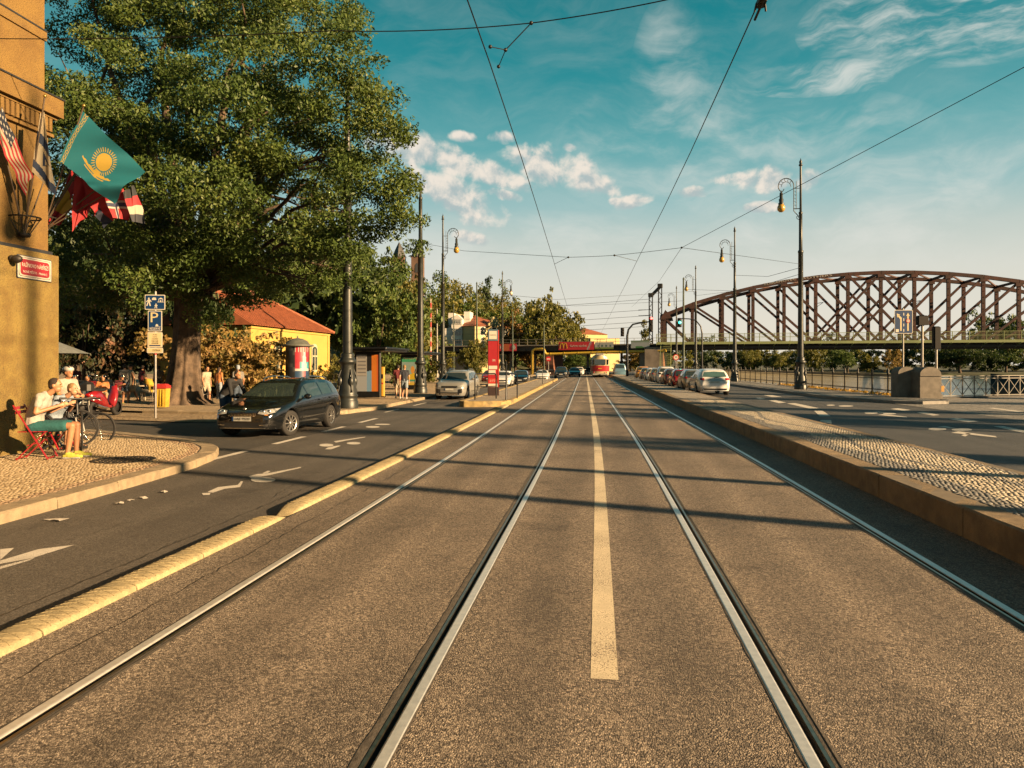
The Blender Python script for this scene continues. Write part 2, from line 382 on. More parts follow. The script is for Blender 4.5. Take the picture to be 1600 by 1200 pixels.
PLAZA = setts('plaza_setts', 7.5, [(.30, .22, .12), (.40, .30, .17), (.46, .36, .22)], (.13, .09, .05))
APRON = setts('riverside_setts', 6.0, [(.20, .20, .19), (.27, .26, .24), (.34, .32, .29)], (.07, .07, .07))
WALK = setts('walk_mosaic', 15, [(.27, .24, .2), (.36, .33, .28), (.42, .38, .32)], (.12, .1, .08))
SOIL = asphalt('soil', (.16, .12, .07), (.07, .055, .03), (.22, .17, .1), 30, .8, .5)
KERB = mat('kerb_granite', (.36, .265, .155), .85, var=.4, vs_=5, fine=.4, fs=110, bump=1.0, bs=90, dirt=.6, each=.35, coords='Object')
KERBL = mat('kerb_light', (.40, .315, .20), .85, var=.35, vs_=6, fine=.4, fs=100, bump=1.0, bs=80, dirt=.4, each=.3)
JOINT = mat('paving_joint_sand', (.19, .155, .11), .95, var=.3)
def worn_paint(name, col, under, wear):
    def f(t, b, P, g):
        a = t.noise(P, 95, 3, .6); m_ = t.noise(P, 5, 5, .65); big = t.noise(P, 1.1, 3, .6)
        k = t.sstep(t.m('ADD', a, t.m('MULTIPLY', t.m('ADD', m_, big), .35)), 1.02-wear, 1.16-wear)
        c = t.mix(t.sstep(m_, .3, .7), tuple(v*.72*ALB for v in col), tuple(v*ALB for v in col))
        t.put(b.inputs['Base Color'], t.mix(k, c, tuple(v*ALB for v in under))); b.inputs['Roughness'].default_value = .7
        bn = t.add('ShaderNodeBump'); bn.inputs['Strength'].default_value = .5; bn.inputs['Distance'].default_value = .004; t.put(bn.inputs['Height'], a); t.l.new(bn.outputs[0], b.inputs['Normal'])
    return surf(name, f)
PAINT_W = worn_paint('road_paint', (.74, .70, .62), (.15, .135, .115), .12)
CEN_W = worn_paint('line_paint', (.86, .74, .52), (.20, .16, .12), .17)

YS = [-6+.5*i for i in range(72)]+[30+2*i for i in range(25)]+[80+8*i for i in range(22)]
def strip(x0, x1, z, y0=-6, y1=250, mb=None, z1=None):
    mb = mb or MB(); ys = [y0]+[y for y in YS if y0+.05 < y < y1-.05]+[y1]
    V = []
    for y in ys: V += [R(x0, y, z), R(x1, y, z if z1 is None else z1)]
    return mb.add(V, [(2*i, 2*i+1, 2*i+3, 2*i+2) for i in range(len(ys)-1)])
def poly(pts, z=None, mb=None):
    mb = mb or MB(); return mb.add([(p[0], p[1], p[2] if z is None else z) for p in pts], [tuple(range(len(pts)))])
# ---- ground, river and far bank
g = MB()
BANK = [(60, -200), (60, 30), (26, 45.5), (16.6, 39.6)]+[tuple(R(15.35, y))[:2] for y in (42, 60, 80, 100, 140, 200, 260)]+[(-30, 900), (-160, 2500)]
g.add([(-2500, -200, -.13), (16.6, -200, -.13), (16.6, 39.6, -.13), (-2500, 39.6, -.13), (60, -200, -.13), (60, 30, -.13), (26, 45.5, -.13)], [(0, 1, 2, 3), (1, 4, 5, 2), (2, 5, 6)])
bk = BANK[3:]; V = []
for x, y in bk: V += [(-2500, y, -.13), (x, y, -.13)]
g.add(V, [(2*i, 2*i+1, 2*i+3, 2*i+2) for i in range(len(bk)-1)])
struct('ground', g, SOIL, fix=False)
def water(t, b, P, gg):
    m = t.add('ShaderNodeMapping'); t.put(m.inputs['Vector'], P); m.inputs['Scale'].default_value = (.5, .9, 1); m.inputs['Rotation'].default_value = (0, 0, .5)
    b.inputs['Base Color'].default_value = (.10, .14, .14, 1); b.inputs['Roughness'].default_value = .12; b.inputs['IOR'].default_value = 1.33
    bn = t.add('ShaderNodeBump'); bn.inputs['Strength'].default_value = .35; bn.inputs['Distance'].default_value = .25
    t.put(bn.inputs['Height'], t.noise(m.outputs[0], 1.3, 5, .6)); t.l.new(bn.outputs[0], b.inputs['Normal'])
struct('river_water', MB().add([(-300, -400, -2.3), (900, -400, -2.3), (900, 2600, -2.3), (-300, 2600, -2.3)], [(0, 1, 2, 3)]), surf('river', water), fix=False)
w = MB()
for (a, b_) in zip(BANK[:-1], BANK[1:]): w.add([(*a, -.13), (*b_, -.13), (*b_, -3.2), (*a, -3.2)], [(0, 1, 2, 3)])
struct('quay_wall', w, mat('quay_stone', (.30, .27, .23), .85, var=.4, vs_=1.2, bump=.8, bs=3))
fb = MB(); FB = [(940, 305), (1100, 300), (1250, 292), (1450, 286), (1700, 282), (2400, 260)]
V = []
for u, t in FB:
    for dt, z in ((0, -2.6), (3, -1.5), (40, -.6), (1500, 12)): V.append(W((u-CX)/F*t, t+dt, z))
fb.add(V, [(i*4+j, i*4+j+1, i*4+j+5, i*4+j+4) for i in range(len(FB)-1) for j in range(3)])
struct('far_bank', fb, mat('bank_grass', (.05, .065, .025), .95, var=.5, vs_=.2), fix=False)
# ---- the tram tracks: paving between grooved rails
RAILS = [(-2.62, -1), (-.937, 1), (.924, -1), (2.706, 1)]     # where, and on which side the running head lies
HW = .078
mb = MB(); edges = [-3.36]+[e for x, s in RAILS for e in (x-HW, x+HW)]+[3.48]
for i in range(0, len(edges), 2): strip(edges[i], edges[i+1], 0, -6, 250, mb)
struct('track_road', mb, A_TRACK, fix=False)
STEEL = mat('rail_steel', (.95, .93, .88), .40, .62, var=.15, vs_=20, fine=.1, fs=200)
RUST = mat('rail_groove', (.035, .03, .026), .6, .3, var=.4, vs_=12)
SEAL = mat('rail_sealant', (.13, .11, .088), .85, var=.5, vs_=14, fine=.3, bump=.5, bs=60)
LIP = mat('rail_lip', (.50, .42, .30), .35, 1, var=.3, vs_=18)
for k, (x, s) in enumerate(RAILS):
    e = empty('tram_rail', (0, 0, 0), 0, ['outermost grooved steel rail nearest the yellow kerb blocks', 'grooved steel rail just left of the white centre line', 'grooved steel rail just right of the white centre line', 'shiny grooved rail running beside the raised cobbled island'][k], 'rail', 'tram rails in the road')
    def prof(name, pts, m):
        b = MB(); ys = [y for y in YS if y < 250]; n = len(pts); V = []
        for y in ys: V += [R(x+s*px, y, pz) for px, pz in pts]
        b.add(V, [(i*n+j, i*n+j+1, (i+1)*n+j+1, (i+1)*n+j) for i in range(len(ys)-1) for j in range(n-1)]); return b.build(name, m, e)
    # in units from the rail's middle, + towards the running head
    prof('rail_head', [(.008, -.03), (.010, .003), (.018, .006), (.066, .006), (.074, .002), (.075, -.01)], STEEL)
    prof('groove', [(.0095, -.004), (.006, -.028), (-.014, -.030), (-.022, -.006)], RUST)
    prof('guard_lip', [(-.021, -.012), (-.022, .002), (-.040, .002), (-.042, -.01)], LIP)
    prof('sealant', [(.0755, -.012), (.0755, .0005), (HW, .001)], SEAL); prof('sealant', [(-.0425, -.012), (-.0425, .0), (-HW, .001)], SEAL)
# rough tar edges that creep over the paving beside the rails
rnd = random.Random(5)
for k, (x, s) in enumerate(RAILS):
    for side in (-1, 1):
        b = MB(); y = -1.0; V = []
        while y < 40:
            wv = .002+.010*rnd.random()**3; V += [R(x+side*(HW-.012), y, .0035), R(x+side*(HW+wv), y, .0025)]; y += .05+.1*rnd.random()+y*.012
        b.add(V, [(2*i, 2*i+1, 2*i+3, 2*i+2) for i in range(len(V)//2-1)]); struct('tar_seam', b, SEAL)
# ---- roads
struct('road_toward_viaduct', strip(-9.3, -3.36, -.06, -6, 250), A_LEFT, fix=False)
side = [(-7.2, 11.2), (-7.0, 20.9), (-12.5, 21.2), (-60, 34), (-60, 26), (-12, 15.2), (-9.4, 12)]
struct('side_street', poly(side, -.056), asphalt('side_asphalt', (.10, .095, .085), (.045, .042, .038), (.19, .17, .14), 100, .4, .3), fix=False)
struct('riverside_road', strip(5.40, 12.9, -.004, -6, 250), A_RIGHT, fix=False)
struct('riverside_apron', poly([(12.75, -20), (58, -20), (58, 30.5), (26, 44.6), (16.9, 39.2), (15.2, 38.0), (12.6, 38)], -.0015), APRON, fix=False)
struct('plaza', poly([(-8.9, 21.4), (-12.5, 20.6), (-60, 33.4), (-120, 60), (-120, 140), (-9.6, 140), (-8.8, 40)], -.03), PLAZA, fix=False)
# ---- kerb stones
def kerbline(parent, pts, wid, z0, z1, L, m, seed=1, bev=.02, inner=1, gap=.012, name='kerb_stone'):
    """Stones of about length L laid along pts; the body of each lies on the side `inner` (+1 left of the way, -1 right)."""
    rn = random.Random(seed); pts = [Vector((p[0], p[1], 0)) for p in pts]; seg = [(pts[i+1]-pts[i]).length for i in range(len(pts)-1)]; tot = sum(seg)
    def at(d):
        for i, s_ in enumerate(seg):
            if d <= s_ or i == len(seg)-1: return pts[i]+(pts[i+1]-pts[i])*(d/s_)
            d -= s_
    d = 0; out = []
    while d < tot-.05:
        l = min(L*(.85+.3*rn.random()), tot-d)
        if tot-d-l < .3*L: l = tot-d
        k = max(1, int(l/.45)+1); A = [at(d+gap/2+(l-gap)*i/k) for i in range(k+1)]; b = MB(); V = []
        dz = rn.uniform(-.006, .006)
        for i, p in enumerate(A):
            tg = (A[min(i+1, k)]-A[max(i-1, 0)]).normalized(); nn = Vector((-tg.y, tg.x, 0))*inner
            for q, zz in ((0, z0), (0, z1-bev), (bev, z1), (wid, z1), (wid, z0)):
                j = rn.uniform(-.004, .004); V.append(p+nn*(q+j)+Vector((0, 0, zz+dz+(rn.uniform(-.004, .004) if zz > z0 else 0))))
        b.add(V, [(i*5+j, i*5+j+1, (i+1)*5+j+1, (i+1)*5+j) for i in range(k) for j in range(4)]+[(0, 1, 2, 3, 4), tuple(k*5+j for j in (4, 3, 2, 1, 0))])
        out.append(b.build(name, m, parent)); d += l
    return out
# ---- stone mosaics
def cobble_field(inside, x0, x1, y0, y1, step, z, rn, road=True):
    out = []; ny = int((y1-y0)/step); nx = int((x1-x0)/step)
    for j in range(ny):
        y = y0+(j+.5)*step
        for i in range(nx+1):
            x = x0+(i+.5*((j*7) % 3)/1.5+rn.uniform(-.25, .25))*step; yy = y+rn.uniform(-.25, .25)*step+.012*sin(i*.9)+.014*sin(i*.37+j*.05)
            if x0 < x < x1 and inside(x, yy): out.append((x, yy, rn.uniform(.80, 1.08)*step, rn.uniform(.78, 1.08)*step, rn.uniform(-.6, .6), z+rn.uniform(-.0012, .0012), rn.uniform(-.018, .018), rn.uniform(-.018, .018)))
    return out
def cobble_mesh(lst, h, place):
    n = len(lst); A = np.array(lst); q = np.array([(-.5, -.5), (.5, -.5), (.5, .5), (-.5, .5)])
    P = np.zeros((n, 8, 3)); c, s_ = np.cos(A[:, 4]), np.sin(A[:, 4])
    for k in range(8):
        top = k >= 4; f = .93 if top else 1.0; dx = q[k % 4, 0]*A[:, 2]*f; dy = q[k % 4, 1]*A[:, 3]*f
        P[:, k, 0] = A[:, 0]+dx*c-dy*s_; P[:, k, 1] = A[:, 1]+dx*s_+dy*c
        P[:, k, 2] = A[:, 5]+(dx*A[:, 6]+dy*A[:, 7] if top else -h)
    if place: P[:, :, 0] += np.vectorize(bend)(P[:, :, 1])
    fq = np.array([(4, 5, 6, 7), (0, 1, 5, 4), (1, 2, 6, 5), (2, 3, 7, 6), (3, 0, 4, 7)])
    Fc = (np.arange(n)[:, None, None]*8+fq[None]).reshape(-1, 4)
    me = bpy.data.meshes.new('cobbles'); me.vertices.add(n*8); me.vertices.foreach_set('co', P.ravel()); me.loops.add(len(Fc)*4); me.loops.foreach_set('vertex_index', Fc.ravel())
    me.polygons.add(len(Fc)); me.polygons.foreach_set('loop_start', np.arange(len(Fc))*4); me.update(); return me
C_LIGHT = [(.30, .26, .20), (.40, .36, .28), (.50, .45, .36), (.58, .52, .42)]; C_DARK = [(.13, .13, .13), (.19, .19, .18), (.26, .25, .235)]; C_YEL = [(.34, .25, .14), (.44, .34, .21), (.53, .43, .28)]
C_RED = [(.28, .19, .115), (.37, .26, .165), (.45, .33, .22)]
S_L, S_D, S_Y, S_R = stones('cobbles_light', C_LIGHT), stones('cobbles_dark', C_DARK), stones('cobbles_yellow', C_YEL), stones('cobbles_red', C_RED)
S_L1, S_D1 = stones('cobble_light', C_LIGHT, False), stones('cobble_dark', C_DARK, False)
# ---- raised island on the river side of the tracks
isl = MB(); strip(3.50, 5.40, .2868, 1.5, 112, isl)
island = struct('cobbled_island', isl, JOINT, fix=False)
ISL = lambda x: [R(x, y) for y in [1.5+.75*i for i in range(46)]+[37+3*i for i in range(26)]]
kerbline(island, ISL(3.48), .29, -.02, .29, 2.0, KERB, 3, inner=-1, gap=.016)
kerbline(island, ISL(5.42), .16, -.03, .286, 1.6, KERB, 4, inner=1)
rn = random.Random(11)
lst = cobble_field(lambda x, y: True, 3.785, 5.25, 3.4, 30, .050, .290, rn)
def is_dark(c):
    x, y = c[0], c[1]; e = 3.785+.36+.07*sin(y*1.3)+.05*sin(y*3.7+1); return x < e or x > 5.25-.10 or abs((x-4.55)-.22*sin(y*.9)) < .055
lst.sort(key=lambda c: c[1]); near, rest = lst[:300], lst[300:]
bx = MB(); q = [(-.5, -.5), (.5, -.5), (.5, .5), (-.5, .5)]
bx.add([(a, b, -.02) for a, b in q]+[(a*.93, b*.93, 0) for a, b in q], [(4, 5, 6, 7), (0, 1, 5, 4), (1, 2, 6, 5), (2, 3, 7, 6), (3, 0, 4, 7)])
mL, mD = bx.mesh('cobble'), bx.mesh('cobble')
for me, mm in ((mL, S_L1), (mD, S_D1)): me.materials.append(mm)
for c in near:
    o = bpy.data.objects.new('cobble', mD if is_dark(c) else mL); COL.objects.link(o); o.parent = island
    o.location = R(c[0], c[1], c[5]); o.rotation_euler = (c[7]*1.3, c[6]*1.3, c[4]); o.scale = (c[2], c[3], 1)
for part, mm in (([c for c in rest if is_dark(c)], S_D), ([c for c in rest if not is_dark(c)], S_L)):
    tag(put('cobbles', cobble_mesh(part, .02, True), mm, island), kind='stuff')
tag(put('paving_mosaic', strip(3.77, 5.26, .287, 30, 112).mesh('m'), WALK, island), kind='stuff')
# ---- near corner pavement with the seated people
KB = [(-6.25, -6), (-6.3, 4), (-6.42, 8), (-6.55, 10), (-6.7, 11.6), (-6.95, 12.7), (-7.35, 13.55), (-8.0, 14.35), (-8.9, 14.95), (-10.2, 15.7), (-12.2, 16.7), (-16, 18.6)]
cp = MB(); poly([(x-.1, y) for x, y in KB]+[(-30, 24), (-30, -6)], .0628, cp); corner = struct('corner_pavement', cp, JOINT, fix=False)
kerbline(corner, KB[1:], .30, -.08, .072, 1.25, KERBL, 6, inner=1, gap=.014)
def kdist(x, y):
    best = 9
    for (a, b), (c, d) in zip(KB[:-1], KB[1:]):
        L2 = (c-a)**2+(d-b)**2; t_ = max(0, min(1, ((x-a)*(c-a)+(y-b)*(d-b))/L2)); dd = hypot(x-a-t_*(c-a), y-b-t_*(d-b)); best = min(best, dd)
    return best
def in_corner(x, y):
    for (a, b), (c, d) in zip(KB[:-1], KB[1:]):
        if min(b, d) <= y < max(b, d) and b != d:
            return x < a+(c-a)*(y-b)/(d-b)-.1
    return False
lst = [c for c in cobble_field(in_corner, -12.5, -6.2, 6.5, 16.8, .056, .066, rn, False)]
grp = {'r': [], 'y': []}
for c in lst:
    d = kdist(c[0], c[1])
    if d < .34: continue
    grp['r' if d < .52 else 'y'].append(c)
tag(put('cobbles', cobble_mesh(grp['y'], .02, False), S_Y, corner), kind='stuff'); tag(put('cobbles', cobble_mesh(grp['r'], .02, False), S_R, corner), kind='stuff')
# manhole in the corner pavement
p = G(193, 718, .07); mh = empty('manhole_cover', (p.x, p.y, .058), .4, 'dark round iron manhole cover set in the corner paving', 'manhole cover')
IRON = mat('cast_iron', (.055, .048, .042), .55, .6, var=.4, vs_=10, bump=.3, bs=90)
MB().lathe([(.50, 0), (.50, .012), (.43, .014), (.43, .008), (0, .008)], 36).build('frame', IRON, mh)
b = MB()
for i in range(-5, 6):
    for j in range(-5, 6):
        if hypot(i, j) < 5.2: b.box((i*.074, j*.074, .012), (.045, .045, .010), rz=(i+j) % 2*pi/4)
tag(b.build('tread_studs', IRON, mh), kind='stuff')
# ---- bus stop pavement and tram stop island
BK = [(-60, 34.2), (-16, 24.2), (-11.2, 23.6), (-9.7, 23.9), (-8.9, 24.8)]+[tuple(R(-8.25, y))[:2] for y in (27, 32, 40, 50, 60, 75, 95, 120)]
bp = MB(); poly(BK+[(-11, 130), (-60, 110)], .045, bp); stop_walk = struct('bus_stop_pavement', bp, setts('stop_setts', 12, [(.36, .27, .16), (.45, .34, .21), (.5, .4, .26)], (.16, .11, .06)), fix=False)
kerbline(stop_walk, [Vector((*p, 0)) for p in BK[1:]], .25, -.08, .068, 1.6, KERBL, 8, inner=1)
nose = [tuple(R(-3.32, 31.0))[:2], tuple(R(-3.6, 30.3))[:2], tuple(R(-4.5, 29.9))[:2], tuple(R(-5.3, 29.75))[:2], tuple(R(-5.5, 30.3))[:2]]
TI = [tuple(R(-5.5, y))[:2] for y in (84, 60, 45, 36)]+nose[::-1]+[tuple(R(-3.32, y))[:2] for y in (36, 45, 60, 84)]
tp = MB(); poly(TI, .16, tp); tram_isl = struct('tram_stop_island', tp, setts('island_setts', 12, [(.34, .29, .22), (.42, .36, .28), (.48, .42, .33)], (.16, .13, .1)), fix=False)
YEL = mat('yellow_kerb_paint', (.46, .33, .13), .8, var=.4, vs_=4, fine=.35, fs=60, dirt=.6, bump=.4, bs=60)
kerbline(tram_isl, TI, .22, -.08, .18, 1.8, YEL, 9, inner=1, gap=.02)
# ---- riverside pavement
RK = [tuple(R(11.7, y))[:2] for y in (125, 95, 75, 60, 48, 42, 38)]+[(12.0, 35.2), (12.6, 33.6), (13.6, 33.0), (14.9, 33.6), (15.5, 35.2)]
rp = MB(); poly(RK+[tuple(R(15.45, y))[:2] for y in (38, 48, 60, 75, 95, 125)], .12, rp); river_walk = struct('riverside_pavement', rp, setts('river_setts', 13, [(.24, .24, .23), (.32, .31, .29), (.40, .38, .35)], (.10, .1, .09)), fix=False)
kerbline(river_walk, RK, .22, -.03, .136, 1.7, mat('grey_granite', (.26, .25, .235), .75, var=.3, vs_=6, fine=.3, fs=120, bump=.4, bs=100), 10, inner=1)
# ---- row of low rubber-and-concrete blocks between tracks and road
YB = mat('block_concrete', (.54, .44, .24), .85, var=.35, vs_=9, fine=.4, fs=70, bump=.8, bs=60, dirt=.55, each=.3)
def blockmesh(L, taper0=0, taper1=0, n=9):
    b = MB(); st = []; k = 8
    ys = [0]+[L*i/k for i in range(1, k)]+[L]
    for y in ys:
        f = 1.0
        if taper0 and y < taper0: f = max(.04, sin(pi/2*y/taper0))
        if taper1 and y > L-taper1: f = min(f, max(.04, sin(pi/2*(L-y)/taper1)))
        fz = f; fw = .55+.45*f
        st.append([(cos(pi*j/n)*-.138*fw, y, -.02+ (.082*fz)*(sin(pi*j/n)**.30)) for j in range(n+1)])
    V = [p for r in st for p in r]; m_ = n+1
    b.add(V, [(i*m_+j, i*m_+j+1, (i+1)*m_+j+1, (i+1)*m_+j) for i in range(len(st)-1) for j in range(n)], True)
    b.add(st[0], [tuple(range(m_))]); b.add(st[-1][::-1], [tuple(range(m_))])
    return b
def ribs(b, L, y0=0.0, y1=0.0):                                   # raised cross-hatching on the top
    for i in range(int(L/.085)):
        for sgn in (-1, 1):
            y = .04+i*.085; pts = []
            for j in range(6):
                a = pi*(.16+.68*j/5); yy = y+sgn*(j/5-.5)*.10
                if y0+.01 < yy < L-y1-.01: pts.append((cos(a)*-.139, yy, -.02+.0825*(sin(a)**.30)))
            if len(pts) > 2: b.tube(pts, .0026, 4, caps=False)
ya, k = 3.2, 0
while ya < 29.4:
    L = .92; gapend = abs(ya-6.88) < .1; tap = 0
    b = blockmesh(L-.014, .45 if k and prev_gap else 0, .40 if gapend else 0)
    ribs(b, L-.014, .36 if k and prev_gap else 0, .32 if gapend else 0)
    p0, p1 = R(-3.495, ya), R(-3.495, ya+L)
    words_ = ['first', 'second', 'third', 'fourth', 'fifth', 'sixth', 'seventh', 'eighth', 'ninth', 'tenth', 'eleventh', 'twelfth', 'thirteenth', 'fourteenth', 'fifteenth', 'sixteenth', 'seventeenth', 'eighteenth', 'nineteenth', 'twentieth', 'twenty-first', 'twenty-second', 'twenty-third', 'twenty-fourth', 'twenty-fifth', 'twenty-sixth', 'twenty-seventh', 'twenty-eighth', 'twenty-ninth', 'thirtieth', 'thirty-first', 'thirty-second', 'thirty-third', 'thirty-fourth', 'thirty-fifth']
    vis = k
    o = b.build('kerb_block', YB)
    o.location = (p0.x, p0.y, -.01); o.rotation_euler = (0, 0, -atan2(p1.x-p0.x, p1.y-p0.y))
    lab = 'ribbed yellow kerb block beside the tracks, %s in the row counted from the camera' % words_[vis]
    tag(o, lab, 'kerb block', 'yellow kerb blocks between tracks and road')
    prev_gap = gapend; ya += L+(.04 if gapend else 0); k += 1
# ---- painted markings
def marking(name, pts, z, m=PAINT_W, lab=None):
    b = MB(); c = sum((Vector((p[0], p[1], 0)) for p in pts), Vector())/len(pts); poly(pts, z, b); o = b.build(name, m); return tag(o, kind='structure')
struct('centre_line', strip(-.043, .102, .0015, 3.9, 120), CEN_W, fix=False)
for y0, y1 in ((12.3, 13.9), (15.2, 16.9), (18.2, 19.8), (21.2, 23.0)): marking('street_mouth_dash', [R(-7.0, y0), R(-6.85, y0), R(-6.85, y1), R(-7.0, y1)], -.0505)
for y0, y1 in ((26, 28), (30.5, 33), (36, 39)): marking('lane_dash', [R(-7.55, y0), R(-7.43, y0), R(-7.43, y1), R(-7.55, y1)], -.0525)
def pix(name, quads, z, m=PAINT_W):
    for qd in quads: marking(name, [G(u, v, z) for u, v in qd], z, m)
ZR = .0015
def sh(s_, ox, oy, lst): return [[(ox+x/s_, oy+y/s_) for x, y in q_] for q_ in lst]
pix('road_dash', sh(3.81, 1180, 600, [[(0, 82), (30, 80), (62, 88), (28, 92)], [(80, 98), (120, 96), (185, 110), (140, 114)], [(190, 116), (235, 113), (380, 144), (330, 148)], [(50, 66), (100, 66), (160, 76), (100, 78)],
    [(350, 160), (400, 158), (450, 192), (385, 192)], [(388, 214), (452, 214), (456, 238), (385, 222)], [(805, 148), (850, 144), (925, 154), (885, 160)], [(960, 170), (1000, 166), (1100, 184), (1060, 188)],
    [(1150, 208), (1200, 202), (1330, 222), (1270, 228)], [(1420, 252), (1475, 250), (1640, 284), (1590, 290)], [(1380, 142), (1420, 142), (1600, 164), (1560, 166)]]), ZR)
def ell(cx_, cy_, a, b_, n=14): return [(cx_+a*cos(2*pi*i/n), cy_+b_*sin(2*pi*i/n)) for i in range(n)]
# cycle symbols and arrow, measured on the road
for k, (q_) in enumerate([
    sh(3.81, 1180, 600, [ell(690, 172, 40, 6), ell(800, 176, 40, 5), [(730, 184), (760, 180), (900, 194), (905, 200)], [(700, 166), (735, 164), (790, 170), (770, 172)]]),
    sh(3.81, 1180, 600, [ell(1085, 268, 55, 8), ell(1230, 272, 62, 8), [(1165, 290), (1210, 282), (1430, 310), (1440, 318)], [(1085, 252), (1130, 250), (1200, 264), (1150, 262)], [(1225, 306), (1262, 292), (1285, 296), (1250, 312)]]),
    sh(3.81, 1180, 600, [ell(450, 126, 26, 3.5), ell(540, 131, 45, 4)])]):
    pix('cycle_symbol', q_, ZR)
ZL = -.0545
for q_ in [sh(2.963, 0, 680, [ell(1218, 206, 58, 12), [(1150, 190), (1190, 180), (1240, 176), (1396, 146), (1390, 152), (1250, 184), (1165, 200)], [(1215, 176), (1240, 164), (1252, 166), (1232, 180)], [(934, 268), (975, 266), (970, 276), (940, 277)], [(960, 262), (1010, 240), (1100, 230), (1115, 213), (1125, 214), (1112, 240), (1040, 248), (985, 266)]]),
           sh(4.0, 300, 420, [ell(840, 1102, 45, 9), ell(1010, 1090, 44, 8), [(885, 1078), (990, 1062), (1085, 1049), (1080, 1054), (960, 1074), (900, 1086)], [(830, 1128), (850, 1116), (915, 1104), (930, 1106), (870, 1128)]]),
           sh(4.0, 300, 420, [ell(1130, 988, 45, 6), ell(1190, 972, 50, 4)]),
           [[(0, 858), (22, 856), (0, 875)], [(0, 876), (60, 858), (117, 851), (50, 872), (0, 881)], [(0, 885), (55, 871), (45, 876), (0, 889)]]]:
    pix('cycle_symbol', q_, ZL)
# crumpled paper on the road
rn = random.Random(21); PAPER = mat('dirty_paper', (.50, .46, .40), .8, var=.4, vs_=12)
labs = ['largest crumple of dirty paper on the road by the kerb', 'scrap of paper on the road just beyond the big crumple', 'thin torn paper strip lying along the road gutter', 'small paper scrap beside the kerb farther along', 'tiny paper scrap closest to the cycle symbol']
for k, (u, v, s_) in enumerate([(92, 814, .34), (188, 788, .16), (205, 783, .12), (225, 779, .14), (256, 770, .16)]):
    p = G(u, v, -.06); b = MB(); n = 11
    V = [(s_*(.35+.65*rn.random())*cos(2*pi*i/n)*.5, s_*(.3+.6*rn.random())*sin(2*pi*i/n)*.9*.5, .004+.02*rn.random()) for i in range(n)]+[(0, 0, .035*rn.random()+.01)]
    b.add(V, [(i, (i+1) % n, n) for i in range(n)]); o = b.build('paper_scrap', PAPER); o.location = (p.x, p.y, -.058); tag(o, labs[k], 'paper', 'paper scraps on the road')

# ---- cracks and tar-sealed joints
rn = random.Random(77); TAR = mat('tar_joint', (.03, .028, .026), .5, var=.4, vs_=20)
def crack(name, pts, w, z, m):
    b = MB(); V = []; P = []
    for (a, c) in zip(pts[:-1], pts[1:]):
        n = max(2, int((Vector(c)-Vector(a)).length/.12))
        for i in range(n): P.append(Vector(a)+(Vector(c)-Vector(a))*(i/n)+Vector((rn.uniform(-.02, .02), rn.uniform(-.02, .02), 0)))
    for i, p in enumerate(P):
        t_ = (P[min(i+1, len(P)-1)]-P[max(0, i-1)]).normalized(); nn = Vector((-t_.y, t_.x, 0))*w*rn.uniform(.3, 1.0); V += [p+nn, p-nn]
    b.add([(v.x, v.y, z) for v in V], [(2*i, 2*i+1, 2*i+3, 2*i+2) for i in range(len(V)//2-1)]); return struct(name, b, m)
crack('tar_joint', [R(-3.05, y, 0) for y in (1.5, 4, 7, 10, 14, 20, 28)], .006, .0022, TAR)
for x0, x1, y in ((-2.5, -1.0, 9.6), (-.85, .85, 14.8), (1.0, 2.6, 7.4), (-2.5, -1.0, 19.5), (1.0, 2.6, 17.5)): crack('crack', [R(x0, y, 0), R((x0+x1)/2, y+rn.uniform(-.2, .2), 0), R(x1, y+rn.uniform(-.15, .15), 0)], .004, .0022, TAR)
for pts in ([(-5.2, 6.5, 0), (-5.0, 8.2, 0), (-5.3, 10.0, 0), (-5.1, 12.2, 0)], [(-4.2, 9.0, 0), (-4.5, 11, 0), (-4.3, 13.5, 0), (-4.7, 17, 0)], [(-6.2, 13.5, 0), (-5.3, 13.9, 0), (-4.2, 13.6, 0)]): crack('crack', pts, .005, -.0575, TAR)
crack('tar_joint', [R(-4.05, y, 0) for y in (3, 6, 9, 13, 18, 24)], .010, -.0575, TAR)
for pts in ([(8.4, 15, 0), (8.8, 19, 0), (8.5, 24, 0), (8.9, 30, 0)],): crack('tar_joint', pts, .012, -.0018, TAR)
# ================================================================== TREES
def leaf_mat(name, cols, trans=.35, rough=.55):
    m = bpy.data.materials.new(name); m.use_nodes = True; t = NT(m.node_tree); b = t.n['Principled BSDF']
    g = t.add('ShaderNodeNewGeometry'); r = g.outputs['Random Per Island']
    big = t.noise(g.outputs['Position'], .55, 3, .5)
    c = t.ramp(t.m('ADD', t.m('MULTIPLY', r, .58), t.m('MULTIPLY', t.sstep(big, .35, .7), .42)), [(i/(len(cols)-1), c_) for i, c_ in enumerate(cols)])
    t.put(b.inputs['Base Color'], c); b.inputs['Roughness'].default_value = rough; b.inputs['Specular IOR Level'].default_value = .35
    tr = t.add('ShaderNodeBsdfTranslucent'); t.put(tr.inputs[0], t.mix(1, c, (1.0, .95, .35), 'MULTIPLY'))
    mx = t.add('ShaderNodeMixShader'); mx.inputs[0].default_value = trans
    out = [n for n in t.n if n.type == 'OUTPUT_MATERIAL'][0]
    t.l.new(b.outputs[0], mx.inputs[1]); t.l.new(tr.outputs[0], mx.inputs[2]); t.l.new(mx.outputs[0], out.inputs[0])
    MATS[name] = m; return m
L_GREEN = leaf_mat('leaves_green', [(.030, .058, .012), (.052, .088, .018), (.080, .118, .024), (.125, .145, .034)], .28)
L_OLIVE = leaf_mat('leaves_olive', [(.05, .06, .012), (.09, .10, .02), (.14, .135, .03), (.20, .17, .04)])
L_DARK = leaf_mat('leaves_dark', [(.018, .035, .012), (.03, .055, .018), (.05, .075, .025), (.075, .09, .03)])
